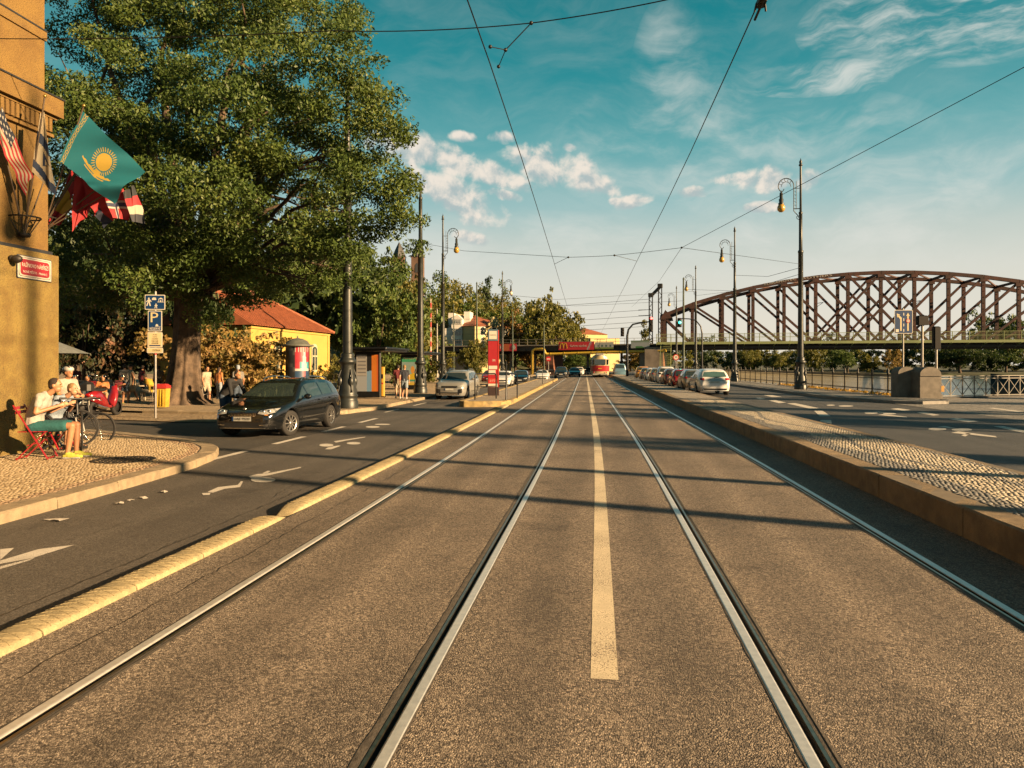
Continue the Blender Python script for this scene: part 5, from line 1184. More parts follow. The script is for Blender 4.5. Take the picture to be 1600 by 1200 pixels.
# ---- stone pier at the end of the parapet
STN = mat('pier_granite', (.20, .178, .15), .85, var=.35, vs_=3, fine=.25, fs=50, bump=.8, bs=25, dirt=.5)
p = at_ground(1434, 35.2, -.0); e = empty('stone_pier', p, TH, 'weathered stone pier with two rounded tops ending the iron railing', 'pier')
def barrel(cx_, cy_, r_, d, z0, z1, y1):
    pts = [(-r_, z0), (r_, z0), (r_, z1)]+[(r_*cos(a), z1+r_*.72*sin(a)) for a in [pi*i/10 for i in range(1, 10)]]+[(-r_, z1)]
    return MB().prism([(x+cx_, z) for x, z in pts], 0, d, Matrix.Translation((0, cy_, 0)) @ UP)
barrel(.28, .35, .50, .95, 0, 1.22, 0).build('front_block', STN, e); barrel(-.42, .9, .40, .7, 0, 1.30, 0).build('rear_block', STN, e)
MB().box((.28, -.13, .14), (1.06, 1.06, .3)).build('plinth', STN, e); MB().box((.28, -.13, 1.18), (1.04, 1.04, .06)).build('band', STN, e)
# ---- iron railing along the river
FENCE = mat('railing_iron', (.055, .055, .05), .6, .3, var=.4); PICK = mat('railing_picket', (.30, .26, .17), .75, var=.3)
e = empty('river_railing', (0, 0, 0), 0, 'long iron railing with finialed posts and close pickets along the river', 'railing')
yp = 37.6; posts = []
pk = MB().add([(-.012, -.012, 0), (.012, -.012, 0), (.012, .012, 0), (-.012, .012, 0), (-.012, -.012, 1.0), (.012, -.012, 1.0), (.012, .012, 1.0), (-.012, .012, 1.0), (0, 0, 1.09)], [(0, 1, 5, 4), (1, 2, 6, 5), (2, 3, 7, 6), (3, 0, 4, 7), (4, 5, 8), (5, 6, 8), (6, 7, 8), (7, 4, 8)]).mesh('picket'); pk.materials.append(PICK)
pm_ = MB().lathe([(.075, 0), (.075, .12), (.05, .16), (.045, 1.05), (.07, 1.08), (.07, 1.14), (.04, 1.18), (.065, 1.26), (.03, 1.36), (0, 1.42)], 10).mesh('post'); pm_.materials.append(FENCE)
while yp < 122:
    o = bpy.data.objects.new('post', pm_); COL.objects.link(o); o.parent = e; o.location = R(15.2, yp, .12); posts.append(yp); yp += 2.1
for z, h_ in ((.99, .06), (1.06, .05), (.26, .05), (.86, .03)):
    b = MB(); ys = posts
    for a, b_ in zip(ys[:-1], ys[1:]): b.bar(R(15.2, a, .12+z), R(15.2, b_, .12+z), .05, h_)
    b.build('rail', FENCE, e)
n = 0; far = MB(); yy = 37.5
while yy < 122:
    if n < 300:
        o = bpy.data.objects.new('picket', pk); COL.objects.link(o); o.parent = e; o.location = R(15.2, yy, .17); o.rotation_euler = (0, 0, pi/2+.02)
    else: q = R(15.2, yy, .66); far.box(q, (.024, .024, 1.0))
    yy += .15; n += 1
tag(far.build('pickets', PICK, e), kind='stuff')
# fallen leaves along the railing foot
rng = np.random.default_rng(3); P = np.stack([15.05+rng.normal(size=700)*.12, rng.uniform(37.5, 60, 700), np.full(700, .155)+rng.uniform(0, .08, 700)], 1); P[:, 0] += np.vectorize(bend)(P[:, 1])
tag(put('fallen_leaves', leafmesh('l', P, .13, rng, .6, .7), leaf_mat('dry_leaves', [(.35, .2, .05), (.5, .3, .06), (.55, .38, .1)])), 'yellow fallen leaves along the foot of the river railing', 'leaves', kind='stuff')
# ---- lattice railing beyond the pier
A, B = at_ground(1466, 36.8), at_ground(1660, 40.2); rz, L = frame_of(A, B); LR = mat('lattice_paint', (.17, .165, .15), .6, .3, var=.3)
e = empty('lattice_railing', (A.x, A.y, 0), rz, 'grey metal railing with diamond lattice above the river beside the pier', 'railing'); n = 11
for i in range(n+1): MB().box((L*i/n, 0, .56), (.045, .045, 1.12)).build('post', LR, e)
for z in (1.12, .99, .12): MB().box((L/2, .0, z), (L, .04, .04)).build('rail', LR, e)
for i in range(n):
    x0, x1 = L*i/n, L*(i+1)/n
    for a, b_ in (((x0, 0, .14), (x1, 0, .98)), ((x0, 0, .98), (x1, 0, .14))): MB().bar(a, b_, .025, .025).build('brace', LR, e)
MB().box((L/2, 0, .03), (L+.2, .22, .08)).build('plinth_strip', mat('dark_edge', (.04, .04, .04), .8), e)
# ---- moored boat
p = at_ground(1690, 66, -2.3); e = empty('moored_boat', p, -.25, 'dark hull of a boat moored behind the lattice railing', 'boat'); HUL = mat('boat_hull', (.015, .02, .02), .5, var=.3)
V = []; ns = 12
for i in range(ns+1):
    s_ = i/ns; x = -7+14*s_; hw = 2.2*(1-(2*s_-1)**4)**.5+.02; zt_ = 2.7+.5*(2*s_-1)**2
    V += [(x, -hw, zt_), (x, -hw*.85, .6), (x, 0, -.3), (x, hw*.85, .6), (x, hw, zt_)]
MB().add(V, [(i*5+j, i*5+j+1, (i+1)*5+j+1, (i+1)*5+j) for i in range(ns) for j in range(4)]+[(i*5+4, i*5, (i+1)*5, (i+1)*5+4) for i in range(ns)], True).build('hull', HUL, e)
MB().bbox((1, 0, 3.3), (7, 2.6, 1.2), .2).build('cabin', mat('boat_cabin', (.05, .05, .045), .6), e)
for x in (-1, 1, 3): MB().box((x, -1.32, 3.4), (1.2, .05, .6)).build('cabin_window', glass_mat('house_glass'), e)

# ---- advertising column
p = at_ground(465, 37.5, -.03); e = empty('advertising_column', p, TH, 'round advertising column with domed top and posters before the yellow house', 'advertising column')
MB().lathe([(.64, 0), (.64, .3), (.60, .34)], 28).build('base', IRON, e)
def colposter(s_, t_):
    a = s_*2 % 1
    if .26 < s_ < .47:
        q = (s_-.26)/.21
        if t_ > .52:
            if t_ > .88: return (.45, .03, .04) if int(q*17) % 3 else (.5, .45, .4)
            if abs(q-.62) < .10*(1.1-t_)*3.2: return (.35, .45, .48)
            return (.42, .03, .05) if t_ > .66 or q < .3 else (.05, .30, .36)
        if t_ > .46: return (.5, .5, .47)
        if t_ > .22: return (.02, .06, .13) if abs(q-.6) > .08 else (.35, .1, .12)
        return (.35, .38, .4) if t_ > .08 else (.06, .06, .08)
    if t_ < .25: return (.10, .11, .13) if int(s_*31) % 3 else (.25, .25, .26)
    return (.02, .025, .03) if (int(t_*11)+int(s_*13)) % 4 else (.07, .07, .07)
sheet('posters', 1, 1, 96, 60, colposter, print_mat('poster_print', .35), e, shape=lambda s_, t_: (-cos(2*pi*s_)*.595, -sin(2*pi*s_)*.595, .34+2.28*t_))
MB().lathe([(.58, .3), (.58, 2.64)], 24).build('drum', IRON, e)
DOME = mat('column_dome', (.14, .15, .13), .6, .2, var=.3)
MB().lathe([(.62, 2.62), (.80, 2.66), (.80, 2.72), (.60, 2.76), (.50, 2.92), (.25, 3.04), (.04, 3.08), (.03, 3.18), (0, 3.2)], 28).build('dome', DOME, e)
# ---- bus shelters
SHD = mat('shelter_frame', (.016, .018, .02), .35, .4); SHG = glass_mat('shelter_glass', (.03, .04, .04), .03, .85)
def poster_a(s_, t_):
    if s_ < .48: return ((.34, .33, .31) if (int(t_*30) % 3 or .44 < s_ or s_ < .05) else (.14, .14, .15)) if t_ > .42 else (.30, .33, .36)
    if s_ < .70: return (.01, .012, .015) if t_ > .5+.1*s_ else (.16, .30, .46)
    return (.56, .17, .02) if s_ < .93 else (.48, .10, .02)
def poster_b(s_, t_):
    if t_ > .84: return (.04, .28, .14)
    if t_ < .14: return (.46, .40, .22) if t_ > .1 else (.5, .35, .05)
    if t_ < .30+.18*s_: return (.50, .36, .02) if t_ > .2 else (.05, .26, .20)
    if (s_-.65)**2*1.5+(t_-.55)**2 < .02: return (.50, .24, .05)
    if (s_-.85)**2*2+(t_-.48)**2 < .012: return (.03, .03, .03)
    return (.22, .33, .32)
def shelter(u, t, label, pf, roofL, group, textline=None):
    p = at_ground(u, t, .05); e = empty('bus_shelter', p, bend(60)/60, label, 'bus shelter', group)
    MB().bbox((.10, roofL/2-.4, 2.46), (2.0, roofL, .10), .03).build('roof', SHD, e); MB().box((.10, roofL/2-.4, 2.36), (1.8, roofL-.2, .08)).build('roof_underside', SHD, e)
    lb = MB().bbox((0, .1, 1.16), (1.34, .22, 2.28), .03).build('light_box', SHD, e)
    o = sheet('poster', 1.12, 1.82, 60, 60, pf, print_mat('poster_print', .35), e); o.location = (0, -.017, 1.22)
    if textline: lettering(textline, .17, mat('lettering_cream', (.5, .5, .3)), o, Matrix.Translation((0, -.012, .84)) @ UP, .001, width=.9)
    for y in (1.5, 2.8, roofL-1.0):
        MB().box((-.72, y, 1.2), (.07, .07, 2.4)).build('post', SHD, e)
    for y0, y1 in ((.25, 1.45), (1.55, 2.75)): MB().box((-.72, (y0+y1)/2, 1.25), (.014, y1-y0, 1.9)).build('pane', SHG, e)
    s_ = MB(); 
    for k in range(4): MB().box((-.50+k*.1, 1.6, .46), (.08, 1.9, .03)).build('bench_slat', SHD, e)
    for y in (.8, 2.4): MB().box((-.38, y, .22), (.3, .05, .44)).build('bench_leg', SHD, e)
    return e
shelter(574, 36.6, 'nearer bus shelter with grey, blue and orange poster behind the thick lamp post', poster_a, 4.2, 'bus shelters'); shelter(641, 48.5, 'farther bus shelter with green and yellow poster', poster_b, 4.6, 'bus shelters', 'PRAHLIBUTE')
p = at_ground(597, 37.2, .05); e = empty('ticket_machine', p, TH, 'slim yellow ticket machine standing beside the nearer bus shelter', 'ticket machine'); Y_ = mat('machine_yellow', (.55, .30, .03), .5, var=.1)
MB().bbox((0, 0, .78), (.26, .22, 1.5), .03).build('cabinet', Y_, e); MB().box((0, -.115, 1.05), (.14, .01, .22)).build('panel', SBK, e); MB().box((0, -.115, .7), (.16, .01, .06)).build('slot', SRD, e); MB().box((0, 0, .02), (.32, .28, .06)).build('foot', SHD, e)
p = at_ground(523, 28.0, .05); e = empty('water_post', p, 0, 'slim pale standpipe with hooked spout beside the thick lamp post', 'standpipe'); PL = mat('pale_metal', (.42, .35, .24), .5, .3)
MB().lathe([(.13, 0), (.13, .06), (.085, .08), (.08, .92), (.06, .95)], 14).build('column', PL, e); MB().tube([(.0, 0, .94), (0, 0, 1.2), (.02, 0, 1.27), (.08, 0, 1.28), (.11, 0, 1.2)], .016, 8).build('spout', PL, e)
MB().bbox((.25, .5, .4), (.35, .4, .8), .04).build('cabinet', SHD, e)
# ---- litter bin by the tree
p = at_ground(254, 27.6, -.03); e = empty('litter_bin', p, .15, 'yellow litter bin with red lid in front of the great trunk', 'litter bin')
V = [(x*a, y*b_, z) for z, a, b_ in ((.12, .17, .17), (.82, .21, .20)) for x, y in ((-1, -1), (1, -1), (1, 1), (-1, 1))]
MB().add(V, [(3, 2, 1, 0), (4, 5, 6, 7), (0, 1, 5, 4), (1, 2, 6, 5), (2, 3, 7, 6), (3, 0, 4, 7)]).build('bin_body', mat('bin_yellow', (.55, .36, .04), .55, var=.2, dirt=.2), e)
for x in (-.1, 0, .1): MB().box((x, -.205, .48), (.02, .03, .6)).build('rib', mat('bin_yellow', (.55, .36, .04)), e)
MB().add([(x*a, y*a, z) for z, a in ((.82, .225), (.92, .22), (.99, .13)) for x, y in ((-1, -1), (1, -1), (1, 1), (-1, 1))], [(3, 2, 1, 0), (8, 9, 10, 11)]+[(r*4+i, r*4+(i+1) % 4, r*4+4+(i+1) % 4, r*4+4+i) for r in (0, 1) for i in range(4)]).build('lid', mat('bin_red', (.42, .03, .025), .5), e)
MB().box((-.26, .05, .45), (.06, .06, .95)).build('post', IRON, e)
# ---- tram stop pillar and rails
p = at_ground(771, 36.5, .17); e = empty('stop_pillar', p, TH+.06, 'tall red tram stop pillar with framed stop sign on the island', 'stop pillar')
PR = mat('pillar_red', (.34, .014, .018), .35, var=.15, vs_=2); PR2 = mat('pillar_bright_red', (.50, .035, .02), .4)
MB().bbox((0, 0, .2), (.56, .30, .42), .02).build('base', mat('pillar_base', (.035, .015, .012), .5), e); MB().bbox((-.03, 0, 1.55), (.50, .26, 2.3), .02).build('column', PR, e); MB().box((.245, 0, 1.75), (.05, .28, 2.95)).build('side_strip', PR2, e)
MB().bbox((-.03, 0, 2.98), (.52, .30, .56), .02).build('sign_box', mat('frame_blue', (.09, .15, .20), .4), e); MB().box((-.03, -.155, 2.98), (.38, .012, .40)).build('stop_sign', SWH, e)
lettering('PALACKÉHO NÁM.', .06, SBK, e, Matrix.Translation((-.03, -.163, 2.98)) @ UP, .001, width=.30)
for z, w_, h_ in ((1.38, .42, .17), (1.14, .34, .22)): MB().box((-.03-(.42-w_)/2, -.135, z), (w_, .012, h_)).build('notice', SWH, e)
lettering('M', .18, SWH, e, Matrix.Translation((.02, -.133, 1.72)) @ UP, .001); MB().box((-.03, -.134, .72), (.46, .01, .24)).build('route_panel', PR2, e); lettering('3 17 21', .14, SWH, e, Matrix.Translation((-.03, -.142, .72)) @ UP, .001, width=.3)
MB().box((-.03, -.134, .50), (.46, .01, .16)).build('route_panel', SWH, e)
def hoop(u, t, w, h, rz, label, mid=True):
    p = at_ground(u, t, .17); e = empty('hoop_barrier', p, rz, label, 'barrier', 'hoop barriers on the tram island')
    MB().tube([(-w/2, 0, 0), (-w/2, 0, h-.1), (-w/2+.04, 0, h-.03), (-w/2+.12, 0, h), (w/2-.12, 0, h), (w/2-.04, 0, h-.03), (w/2, 0, h-.1), (w/2, 0, 0)], .03, 8).build('hoop', SHD, e)
    if mid: MB().tube([(-w/2, 0, h*.5), (w/2, 0, h*.5)], .02, 8).build('crossbar', SHD, e)
hoop(759, 32.2, 1.4, 1.12, 1.0, 'dark hoop barrier left of the red stop pillar'); hoop(800, 32.6, 1.1, 1.12, 1.25, 'dark hoop barrier right of the red stop pillar', False)
p = at_ground(791, 31.8, .17); e = MB().lathe([(.05, 0), (.035, .05), (.03, 1.65), (0, 1.67)], 10).build('steel_bollard', SHD); e.location = p; tag(e, 'single dark bollard pole between pillar and right hoop', 'bollard')
hoop(856, 60, 2.4, 1.1, pi/2-.3, 'far hoop barrier at the end of the tram island')
# ---- far signals and signs by the viaduct
p = at_ground(980, 92, .0); e = empty('signal_gantry', p, TH, 'curved cantilever pole carrying a red traffic light over the lanes', 'traffic signal'); hgt = Tt(505, 92)
MB().tube([(0, 0, 0), (0, 0, hgt-1.6), (.15, 0, hgt-.8), (.7, 0, hgt-.15), (1.4, 0, hgt), (3.2, 0, hgt+.25)], [.18, .14, .12, .11, .10, .08], 10).build('pole', SHD, e)
def head(e, x, z, lit, h_=1.1, m=None):
    b = MB().bbox((x, 0, z), (.42, .3, h_), .05).build('signal_head', SBK, e)
    for i in range(3):
        zz = z+h_/2-.2-i*(h_-.4)/2; l = MB().lathe([(.15, 0), (.13, .03), (0, .05)], 12, (x, -.15, zz), axis='Y'); l.build('lens', m if i == lit else SBK, b)
RLIT = mat('red_light', (.9, .06, .05), .4, emit=3, fine=0, var=0); GLIT = mat('green_light', (.05, .65, .45), .4, emit=1.5, fine=0, var=0)
head(e, 3.0, hgt-.15, 0, 1.9, RLIT); head(e, -.6, hgt-1.1, 9); 
p = at_ground(1097, 80, .12); e = empty('signal_gantry', p, TH, 'slim cantilever pole with green light beyond the parked cars', 'traffic signal'); hgt = Tt(500, 80)
MB().tube([(0, 0, 0), (0, 0, hgt-1.6), (-.15, 0, hgt-.8), (-.7, 0, hgt-.15), (-1.4, 0, hgt), (-2.6, 0, hgt+.05)], [.1, .09, .08, .07, .06, .05], 8).build('pole', SHD, e); head(e, -2.45, hgt-.4, 1, 1.0, GLIT)
def roundsign(u, t, v, r, label, kind, post=True, base=0):
    z = Tt(v, t); p = at_ground(u, t, base); e = empty('round_sign', p, TH, label, 'road sign', 'round road signs')
    MB().tube([(0, 0, 0), (0, 0, z+.1)], .045, 8).build('post', STEELP, e)
    o = MB().lathe([(r, 0), (r, .02)], 24, (0, -.06, z), axis='Y').build('plate', SRD, e)
    if kind == 'speed': MB().lathe([(r*.72, 0), (r*.72, .02)], 24, (0, -.07, z), axis='Y').build('field', SWH, o); lettering('30', r*.95, SBK, o, Matrix.Translation((0, -.10, z)) @ UP, .001)
    else: MB().box((0, -.09, z), (r*1.35, .02, r*.34)).build('bar', SWH, o)
roundsign(1056, 84, 560, .34, 'red-rimmed round speed sign in front of the bridge stairs', 'speed', base=.12); roundsign(857, 104, 562, .34, 'round red no-entry sign under the yellow pipe loop', 'no', base=.1)
# ================================================================== VEHICLES
def paint(name, col, metal=.3, rough=.28): return mat(name, col, rough, metal, var=.06, vs_=2, fine=.02, coat=.6)
TYRE = mat('tyre_rubber', (.018, .017, .016), .8, var=.3, fine=.1); ALLOY = mat('alloy', (.45, .44, .42), .35, .85, var=.15); CHROME = mat('chrome', (.9, .87, .82), .22, 1, var=.05); BLKP = mat('black_plastic', (.015, .015, .016), .5)
CGLASS = glass_mat('car_glass', (.012, .018, .018), .02); TINT = glass_mat('tinted_teal_glass', (.03, .06, .06), .03); HLENS = glass_mat('headlamp_lens', (.13, .135, .135), .08); TAIL = mat('tail_lamp', (.42, .012, .012), .2, coat=1); AMB = mat('indicator', (.55, .2, .02), .25); PLATE = mat('number_plate', (.55, .54, .48), .4)
def wheel_meshes(r, w, spokes=10):
    t = MB().lathe([(r*.66, -w/2), (r*.93, -w/2), (r, -w/2*.75), (r, w/2*.75), (r*.93, w/2), (r*.66, w/2)], 28, axis='Y', caps=False)
    rim = MB(); rim.lathe([(r*.66, -w*.48), (r*.62, -w*.40), (r*.60, w*.1), (r*.30, w*.16), (0, w*.16)], 28, axis='Y', caps=False)
    sp = MB()
    for i in range(spokes):
        a = 2*pi*i/spokes; d = Vector((cos(a), 0, sin(a))); sp.bar(d*r*.12+Vector((0, w*.40, 0)), d*r*.61+Vector((0, w*.43, 0)), r*.10, w*.12)
    sp.lathe([(0, -w*.47), (r*.14, -w*.47), (r*.16, -w*.36)], 12, axis='Y', caps=False); sp.lathe([(r*.60, -w*.44), (r*.66, -w*.485)], 28, axis='Y', caps=False)
    return t.mesh('tyre'), rim.mesh('rim'), sp.mesh('spokes')
WHL = wheel_meshes(.32, .21)
for me, m_ in zip(WHL, (TYRE, BLKP, ALLOY)): fixn(me); me.materials.append(m_)
def add_wheel(e, x, y, r, side, steer=0):
    w = empty('wheel', (x, y, r)); w.parent = e; w.rotation_euler = (0, 0, steer+(0 if side > 0 else pi)); w.scale = (r/.32,)*3
    for nm, me in zip(('tyre', 'rim', 'spokes'), WHL): o = bpy.data.objects.new(nm, me); COL.objects.link(o); o.parent = w
    return w
SHAPES = {
 'wagon': dict(L=4.83, top=[(0, .60), (.04, .68), (.25, .79), (.9, .91), (1.25, .965), (1.36, 1.02), (2.08, 1.42), (2.38, 1.475), (3.0, 1.50), (3.9, 1.465), (4.3, 1.41), (4.45, 1.34), (4.70, 1.0), (4.80, .86), (4.83, .66)],
    belt=[(0, .56), (.25, .70), (1.2, .90), (2, .94), (4.0, 1.01), (4.6, .96), (4.83, .62)], hw=[(0, .60), (.05, .71), (.22, .81), (.7, .895), (1.5, .91), (3.8, .91), (4.4, .88), (4.75, .80), (4.83, .70)], axl=(.95, 3.71), r=.335, win=(1.30, 4.42), wz=(1.03, 1.40), rearwin=(1.02, 1.33)),
 'suv': dict(L=4.55, top=[(0, .72), (.04, .84), (.25, .98), (1.0, 1.06), (1.2, 1.10), (1.9, 1.52), (2.2, 1.60), (2.9, 1.64), (3.9, 1.61), (4.2, 1.55), (4.4, 1.2), (4.5, 1.0), (4.55, .75)],
    belt=[(0, .68), (.25, .86), (1.2, 1.02), (2, 1.06), (4.0, 1.10), (4.4, 1.02), (4.55, .72)], hw=[(0, .66), (.06, .78), (.3, .87), (.8, .91), (1.5, .92), (3.8, .92), (4.3, .88), (4.55, .76)], axl=(.85, 3.52), r=.35, win=(1.20, 4.2), wz=(1.13, 1.52), rearwin=(1.12, 1.50)),
 'hatch': dict(L=4.1, top=[(0, .60), (.04, .70), (.25, .82), (.9, .96), (1.05, 1.0), (1.8, 1.40), (2.1, 1.46), (2.8, 1.48), (3.5, 1.42), (3.75, 1.34), (3.98, .98), (4.06, .85), (4.1, .66)],
    belt=[(0, .56), (.25, .72), (1.1, .93), (2, .97), (3.6, 1.03), (3.95, .95), (4.1, .62)], hw=[(0, .58), (.05, .70), (.25, .81), (.7, .87), (1.4, .885), (3.2, .885), (3.8, .85), (4.1, .70)], axl=(.80, 3.38), r=.31, win=(1.08, 3.8), wz=(1.05, 1.39), rearwin=(1.02, 1.34)),
 'van': dict(L=4.9, top=[(0, .75), (.05, .9), (.3, 1.05), (.8, 1.15), (1.5, 1.75), (1.8, 1.88), (3, 1.92), (4.6, 1.9), (4.8, 1.8), (4.87, 1.2), (4.9, .8)],
    belt=[(0, .7), (.3, .95), (1, 1.10), (2, 1.12), (4.7, 1.14), (4.9, .78)], hw=[(0, .7), (.05, .82), (.3, .92), (1, .95), (4.6, .95), (4.85, .92), (4.9, .85)], axl=(.9, 3.9), r=.34, win=(1.0, 4.6), wz=(1.2, 1.75), rearwin=(1.2, 1.75))}
def smooth_interp(x, P):
    xs, ys = [p[0] for p in P], [p[1] for p in P]; return float(np.interp(x, xs, ys))
def make_car(name, kind, loc, heading, scale, body_m, label, group, front=True, detail=1, steer=0, glass=None, rack=False):
    S = SHAPES[kind]; L = S['L']; glass = glass or CGLASS
    e = empty(name, loc, heading, label, 'car', group); e.scale = (scale,)*3       # local +x forward, z up, origin under the middle
    ss = sorted(set([0, .02, .05, .1, .17, .25]+[i*.09 for i in range(int(L/.09)+1)]+[L-.25, L-.17, L-.1, L-.05, L-.02, L]+list(S['axl'])))
    ss = [s_ for s_ in ss if s_ <= L]; zbot0 = .21; secs = []
    avg = lambda s_, P: sum(smooth_interp(min(L, max(0, s_+d)), P)*w for d, w in ((-.06, .25), (0, .5), (.06, .25))) if .05 < s_ < L-.05 else smooth_interp(s_, P)
    for s_ in ss:
        top, belt, hw = avg(s_, S['top']), avg(s_, S['belt']), avg(s_, S['hw'])
        zb = zbot0+.05*max(0, (s_-L+.9)/.9)+.03*max(0, (.5-s_)/.5); belt = min(belt, top-.03)
        k = min(1, max(0, (top-belt)/.5)); hr = hw*(.955-.25*k)
        P = [(hw*.92, zb), (hw*.975, zb+.09), (hw, zb+(belt-zb)*.40), (hw*1.0, zb+(belt-zb)*.72), (hw*.99, zb+(belt-zb)*.88), (hw*.962, belt)]
        e6 = (hr, top-.035-.05*k); P += [((P[5][0]*.5+e6[0]*.5)+.012*k, (belt+e6[1])/2), e6, (hr*.90, top-.012-.012*k), (hr*.5, top-.002), (0, top)]
        for xw in S['axl']:
            ra = S['r']+.055; d = abs(s_-xw)
            if d < ra:
                za = S['r']+sqrt(ra*ra-d*d)
                for q in range(4): P[q] = (P[q][0]*(1.0 if q < 3 else 1), max(P[q][1], za+(q*.006)))
                if P[4][1] < P[3][1]: P[4] = (P[4][0], P[3][1]+.01)
        secs.append(P)
    n = len(secs[0]); ring = 2*n-1; V = []
    for s_, P in zip(ss, secs):
        x = L/2-s_; V += [(x, y, z) for y, z in P]+[(x, -y, z) for y, z in P[-2::-1]]
    b = MB(); b.add(V, [(i*ring+j, i*ring+j+1, (i+1)*ring+j+1, (i+1)*ring+j) for i in range(len(ss)-1) for j in range(ring-1)]+[tuple(range(ring)), tuple((len(ss)-1)*ring+j for j in range(ring-1, -1, -1))], True)
    ob = b.build('body', body_m, e); me = ob.data
    bv = BVHTree.FromPolygons(V, b.f)
    def hit(view, a, c):
        if view == 'front': o, d = Vector((6, a, c)), Vector((-1, 0, 0))
        elif view == 'rear': o, d = Vector((-6, a, c)), Vector((1, 0, 0))
        elif view == 'left': o, d = Vector((L/2-a, 4, c)), Vector((0, -1, 0))
        else: o, d = Vector((L/2-a, -4, c)), Vector((0, 1, 0))
        h = bv.ray_cast(o, d)
        return (h[0], d) if h[0] is not None else (None, d)
    def patch(nm, view, top, bot, m_, nu=10, nv=5, off=.008, parent=None):
        def samp(P, f):
            k = f*(len(P)-1); i = min(int(k), len(P)-2); q = k-i; return (P[i][0]*(1-q)+P[i+1][0]*q, P[i][1]*(1-q)+P[i+1][1]*q)
        V2 = []
        for j in range(nv+1):
            for i in range(nu+1):
                t1, b1 = samp(top, i/nu), samp(bot, i/nu); f = j/nv; a, c = b1[0]*(1-f)+t1[0]*f, b1[1]*(1-f)+t1[1]*f
                h, d = hit(view, a, c)
                if h is None: h = Vector((L/2-a, 0, c)) if view in ('left', 'right') else Vector((L/2 if view == 'front' else -L/2, a, c))
                V2.append(h-d*off)
        w_ = nu+1; return MB().add(V2, [(j*w_+i, j*w_+i+1, (j+1)*w_+i+1, (j+1)*w_+i) for j in range(nv) for i in range(nu)], True).build(nm, m_, parent or e)
    z0, z1 = S['wz']; wf, wr = S['win']; hw = max(p[1] for p in S['hw'])
    roofz = lambda s_: smooth_interp(s_, S['top'])-.13
    beltz = lambda s_: smooth_interp(s_, S['belt'])+.035
    # glass
    if front or detail > 1: patch('windscreen', 'front', [(-.60*hw/.9, z1), (0, z1+.035), (.60*hw/.9, z1)], [(-.72*hw/.9, z0), (0, z0-.02), (.72*hw/.9, z0)], glass, 12, 6, .006)
    if not front or detail > 1:
        r0, r1 = S['rearwin']; patch('rear_window', 'rear', [(.56, r1-.02), (0, r1+.015), (-.56, r1-.02)], [(.66, r0+.03), (0, r0), (-.66, r0+.03)], glass, 12, 5, .006)
    cols = [(wf+.20, wf+.78, 'q'), (wf+.84, wf+1.72, 'd'), (wf+1.80, wf+2.50, 'd'), (wf+2.58, wr-.16, 'c')]
    for view in ('left', 'right'):
        for k, (a, c, q) in enumerate(cols):
            if c-a < .2: continue
            n_ = 6; xs = [a+(c-a)*i/n_ for i in range(n_+1)]
            top = [(x, max(beltz(x)+.012, min(roofz(x), roofz(min(x, wr-.35)) if q != 'c' else roofz(x)))) for x in xs]; bot = [(x, beltz(x)) for x in xs]
            if view == 'right': pass
            patch('side_window', view, top, bot, glass, 8, 4, .006)
        if detail > 1:
            for x in (wf+.30, wf+1.76, wf+2.56): patch('door_seam', view, [(x, beltz(x)), (x+.008, beltz(x))], [(x, .30), (x+.008, .30)], BLKP, 1, 8, .002)
            for x in (wf+1.45, wf+2.25): patch('door_handle', view, [(x, beltz(x)-.10), (x+.18, beltz(x)-.095)], [(x, beltz(x)-.135), (x+.18, beltz(x)-.13)], body_m, 4, 2, .03)
            patch('trim_strip', view, [(wf+.32, .455), (wf+2.7, .475)], [(wf+.32, .425), (wf+2.7, .445)], CHROME if kind == 'wagon' else BLKP, 10, 1, .010)
    for sgn in (1, -1):
        mx, my, mz = L/2-wf-.42, sgn*(hw+.10), beltz(wf+.42)+.05
        mi = MB().ball((mx, my, mz), (.07, .115, .075), 12, 8); mi.bar((mx, sgn*(hw-.06), mz-.05), (mx, my, mz-.04), .06, .04); mi.build('wing_mirror', body_m, e)
    # wheels and underside
    for i, xw in enumerate(S['axl']):
        for sgn in (1, -1): add_wheel(e, L/2-xw, sgn*(hw-.115), S['r'], sgn, steer if i == 0 else 0)
    MB().box((0, 0, .42), (L-.5, hw*1.70, .36)).build('underbody', BLKP, e)
